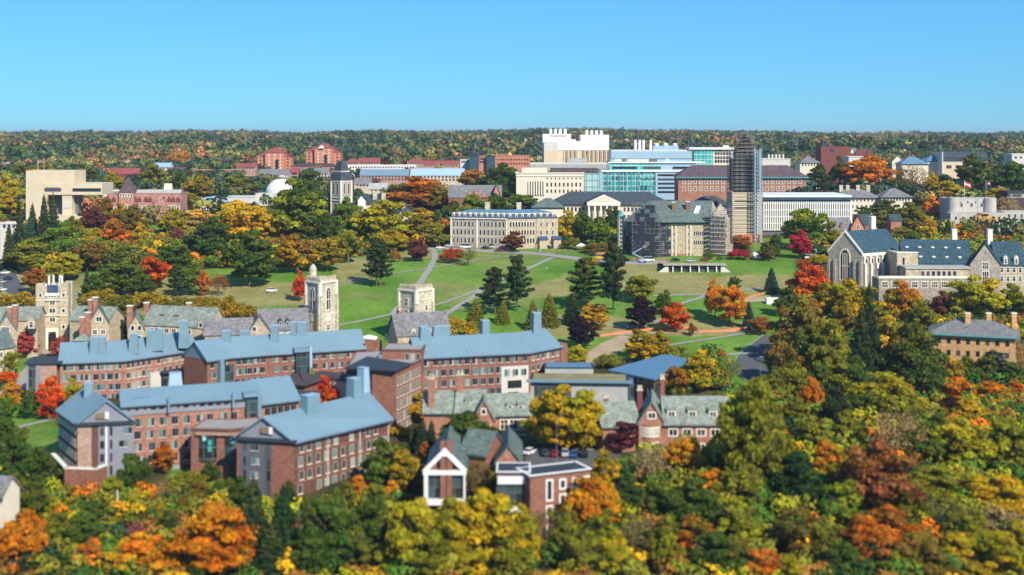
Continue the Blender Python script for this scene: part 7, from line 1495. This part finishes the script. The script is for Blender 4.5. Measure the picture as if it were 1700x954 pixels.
def fence(pts, label):
    P = [at(*p) for p in pts]; b = Bld('construction_fence', label, 'fence', P[0], 'orange mesh fences round the dig')
    for i in range(len(P)-1):
        p, q = P[i], P[i+1]; n_ = max(1, int(math.hypot(q[0]-p[0], q[1]-p[1])/4)); mb = MB()
        for j in range(n_):
            a = [p[0]+(q[0]-p[0])*j/n_, p[1]+(q[1]-p[1])*j/n_]; c = [p[0]+(q[0]-p[0])*(j+1)/n_, p[1]+(q[1]-p[1])*(j+1)/n_]; za, zc = ground(*a), ground(*c)
            mb.loft([[(a[0], a[1]+.03, za+.1), (c[0], c[1]+.03, zc+.1), (c[0], c[1]+.03, zc+1.0), (a[0], a[1]+.03, za+1.0)], [(a[0], a[1]-.03, za+.1), (c[0], c[1]-.03, zc+.1), (c[0], c[1]-.03, zc+1.0), (a[0], a[1]-.03, za+1.0)]], M['fence_orange'])
        b.add('mesh_panel', mb)
    mb = MB()
    for p in P: mb.tube((p[0], p[1], p[2]), (p[0], p[1], p[2]+1.5), .06, M['steel'], 5)
    b.add('post', mb); b.done()
fence([(1160, 552), (1200, 551), (1240, 547)], 'orange mesh fence running right of the red tree'); fence([(996, 560), (1030, 554), (1060, 551), (1092, 547)], 'orange mesh fence left of the red tree behind the tan trees'); fence([(1232, 503), (1246, 494), (1270, 488), (1300, 486)], 'orange mesh fence curving round the dirt right of the tall yellow tree'); fence([(1096, 547), (1125, 547), (1150, 545)], 'orange mesh fence beneath the red tree')
def tent(px, py, label, m, w_=4, cat='tent'):
    x, y, z = at(px, py); b = Bld('canopy_tent', label, cat, (x, y, z)); mb = MB()
    for dx in (-1, 1):
        for dy in (-1, 1): mb = MB(); mb.tube((x+dx*w_*.46, y+dy*w_*.46, z-.3), (x+dx*w_*.46, y+dy*w_*.46, z+2.3), .06, M['steel'], 5); b.add('leg', mb)
    mb = MB(); q = [(x-w_/2, y-w_/2), (x+w_/2, y-w_/2), (x+w_/2, y+w_/2), (x-w_/2, y+w_/2)]; mb.prism(q, z+2.1, z+2.5, M[m]); mb.frus(q, z+2.501, [(x-.1, y-.1), (x+.1, y-.1), (x+.1, y+.1), (x-.1, y+.1)], z+3.6, M[m]); b.add('canopy', mb); b.done()
tent(883, 411, 'yellow canopy tent before the tan end of the mansard hall', 'yellow', 4); tent(965, 415, 'white canopy tent on the quad right of the mansard hall', 'white', 5); tent(612, 572, 'white canopy tent on the grass left of the steep gabled stone hall', 'white', 6); tent(592, 574, 'lower white canopy tent, left neighbour of the one beside the stone hall', 'white', 5)
def container(px, py, label, m, L=6, h_=2.6):
    x, y, z = at(px, py); b = Bld('site_cabin', label, 'site cabin', (x, y, z)); b.fr((x-L/2, y), (x+L/2, y)); b.part_box('body', 0, L, 0, 2.4, z-.3, z+h_, M[m]); mb = MB()
    for i in range(int(L/.6)): b.box(mb, i*.6+.1, i*.6+.4, -.06, -.01, z, z+h_-.15, M[m])
    b.add('ribs', mb); b.part_box('door', L*.7, L*.85, -.09, -.062, z, z+2.1, M['grey_dark']); b.done()
container(1000, 428, 'orange site cabin beside the pines on the upper road', 'fence_orange', 5); container(1366, 422, 'pale blue site cabin right of the crimson tree', 'light_metal', 8); container(1262, 428, 'white site cabin at the foot of the scaffolded tower', 'white', 7)
container(1244, 402, 'terracotta hoarding panels at the foot of the scaffolded tower', 'salmon', 14, 4); container(1283, 505, 'white site cabin by the dirt area beside the blue spruce', 'white', 5)

# ------------------------------------------------------------ people on the upper road and the quad
def person_mesh(pose):
    sk = [(0, 0, .95, .13), (0, 0, 1.15, .14), (0, 0, 1.38, .16), (0, 0, 1.5, .06), (0, 0, 1.66, .10), (.09, .12*pose, .5, .07), (.09, .22*pose, .06, .045), (.09, .22*pose-.12, .03, .04), (-.09, -.12*pose, .5, .07), (-.09, -.22*pose, .06, .045), (-.09, -.22*pose-.12, .03, .04),
          (.2, 0, 1.4, .06), (.26, -.08*pose, 1.14, .045), (.27, -.2*pose, .9, .035), (-.2, 0, 1.4, .06), (-.26, .08*pose, 1.14, .045), (-.27, .02, .9, .035)]
    ed = [(0, 1), (1, 2), (2, 3), (3, 4), (0, 5), (5, 6), (6, 7), (0, 8), (8, 9), (9, 10), (2, 11), (11, 12), (12, 13), (2, 14), (14, 15), (15, 16)]
    me = bpy.data.meshes.new('person'); me.from_pydata([q[:3] for q in sk], ed, [])
    o = bpy.data.objects.new('tmp', me); col.objects.link(o); sm = o.modifiers.new('s', 'SKIN'); ly = me.skin_vertices[0] if me.skin_vertices else None
    if ly is None: bpy.context.view_layer.objects.active = o; ly = me.skin_vertices[0]
    for i, q in enumerate(sk): ly.data[i].radius = (q[3], q[3]); ly.data[i].use_root = (i == 0)
    o.modifiers.new('d', 'SUBSURF').levels = 1
    dg = bpy.context.evaluated_depsgraph_get(); m2 = bpy.data.meshes.new_from_object(o.evaluated_get(dg)); bpy.data.objects.remove(o); m2.materials.clear(); m2.materials.append(M['cloth']); m2.name = 'person'; return m2
m, n, b = new_mat('clothes_and_skin'); tc = n.nodes.new('ShaderNodeTexCoord'); s_ = n.nodes.new('ShaderNodeSeparateXYZ'); n.links.new(tc.outputs['Object'], s_.inputs[0]); oi = n.nodes.new('ShaderNodeObjectInfo')
rp = n.nodes.new('ShaderNodeValToRGB'); rp.color_ramp.interpolation = 'CONSTANT'; e = rp.color_ramp.elements; e[0].color = (.03, .04, .07, 1); e[1].position = .48; e[1].color = (1, 0, 1, 1); q = e.new(.76); q.color = (.5, .32, .24, 1); q = e.new(.86); q.color = (.04, .025, .015, 1)
dv = n.nodes.new('ShaderNodeMath'); dv.operation = 'DIVIDE'; dv.inputs[1].default_value = 2; n.links.new(s_.outputs[2], dv.inputs[0]); n.links.new(dv.outputs[0], rp.inputs[0])
g1 = n.nodes.new('ShaderNodeMath'); g1.operation = 'GREATER_THAN'; g1.inputs[1].default_value = .48; g2 = n.nodes.new('ShaderNodeMath'); g2.operation = 'LESS_THAN'; g2.inputs[1].default_value = .76; gm = n.nodes.new('ShaderNodeMath'); gm.operation = 'MULTIPLY'
n.links.new(dv.outputs[0], g1.inputs[0]); n.links.new(dv.outputs[0], g2.inputs[0]); n.links.new(g1.outputs[0], gm.inputs[0]); n.links.new(g2.outputs[0], gm.inputs[1])
mx = n.nodes.new('ShaderNodeMix'); mx.data_type = 'RGBA'; n.links.new(gm.outputs[0], mx.inputs[0]); n.links.new(rp.outputs[0], mx.inputs[6]); n.links.new(oi.outputs['Color'], mx.inputs[7]); n.links.new(mx.outputs[2], b.inputs['Base Color']); M['cloth'] = m
try:
    PM = [person_mesh(1), person_mesh(-.4)]
    SC = {'blue': (.03, .1, .4), 'white': (.7, .7, .7), 'red': (.5, .03, .03), 'dark': (.03, .03, .035), 'orange': (.7, .25, .03), 'pink': (.6, .2, .3)}
    for px, py, c, where in ((718, 411, 'dark', 'left of the parked silver car, leftmost of the walkers'), (724, 413, 'blue', 'next to the white car on the upper road'), (738, 409, 'red', 'by the left corner of the mansard hall'), (1003, 432, 'white', 'left of a red top walker near the pines'), (1009, 432, 'red', 'right of a white top walker near the pines'), (925, 424, 'dark', 'on the upper road right of the mansard hall'), (897, 421, 'white', 'on the upper road before the yellow tent'),
                             (930, 420, 'pink', 'on the upper road, right neighbour of a dark dressed walker'), (936, 423, 'orange', 'on the upper road, rightmost of three walkers'), (1130, 437, 'orange', 'before the pale library facade'), (1252, 587, 'dark', 'on the lawn path end left of the curved road'), (908, 450, 'white', 'on the lawn below the end of the upper road')):
        x, y, z = at(px, py); o = link('person', random.choice(PM), None, (x, y, z+.15), random.uniform(0, 6)); o.color = (*SC[c], 1); tag(o, f'person in a {c} top {where}', 'person', 'people walking on the campus')
except Exception as ex: print('PERSON', ex)
x, y, z = at(1066, 436); b = Bld('boom_lift', 'pale blue boom lift raised before the dark library scaffold', 'lift', (x, y, z)); mb = MB(); mb.box(x-1.6, x+1.6, y-.9, y+.9, z+.6, z+1.7, M['light_metal']); b.add('chassis', mb)
for dx in (-1.2, 1.2):
    for dy in (-1, 1): mb = MB(); mb.tube((x+dx, y+dy-.12, z+.5), (x+dx, y+dy+.12, z+.5), .5, M['tyre'], 12); b.add('wheel', mb)
mb = MB(); mb.bar((x+1, y, z+1.8), (x-4.5, y, z+4.6), .3, M['light_metal']); mb.bar((x-4.5, y, z+4.6), (x+.5, y, z+7.4), .25, M['light_metal']); b.add('boom', mb); mb = MB(); mb.box(x+.3, x+1.7, y-.7, y+.7, z+7.2, z+8.3, M['steel']); b.add('basket', mb)

# ------------------------------------------------------------ air
mb = MB(); mb.box(-14000, 14000, -60, 29000, -30, 150, M['white']); hz = link('haze', mb.mesh('haze')); hz['kind'] = 'stuff'; hz['label'] = 'thin blue haze over the far woods'
hm = bpy.data.materials.new('haze'); hm.use_nodes = True; hn = hm.node_tree; hn.nodes.clear(); ho = hn.nodes.new('ShaderNodeOutputMaterial'); pv = hn.nodes.new('ShaderNodeVolumePrincipled'); pv.inputs['Density'].default_value = .00006; pv.inputs['Color'].default_value = (.80, .88, 1, 1); pv.inputs['Anisotropy'].default_value = .2
hn.links.new(pv.outputs[0], ho.inputs['Volume']); hz.data.materials.clear(); hz.data.materials.append(hm); sc.cycles.volume_bounces = 0
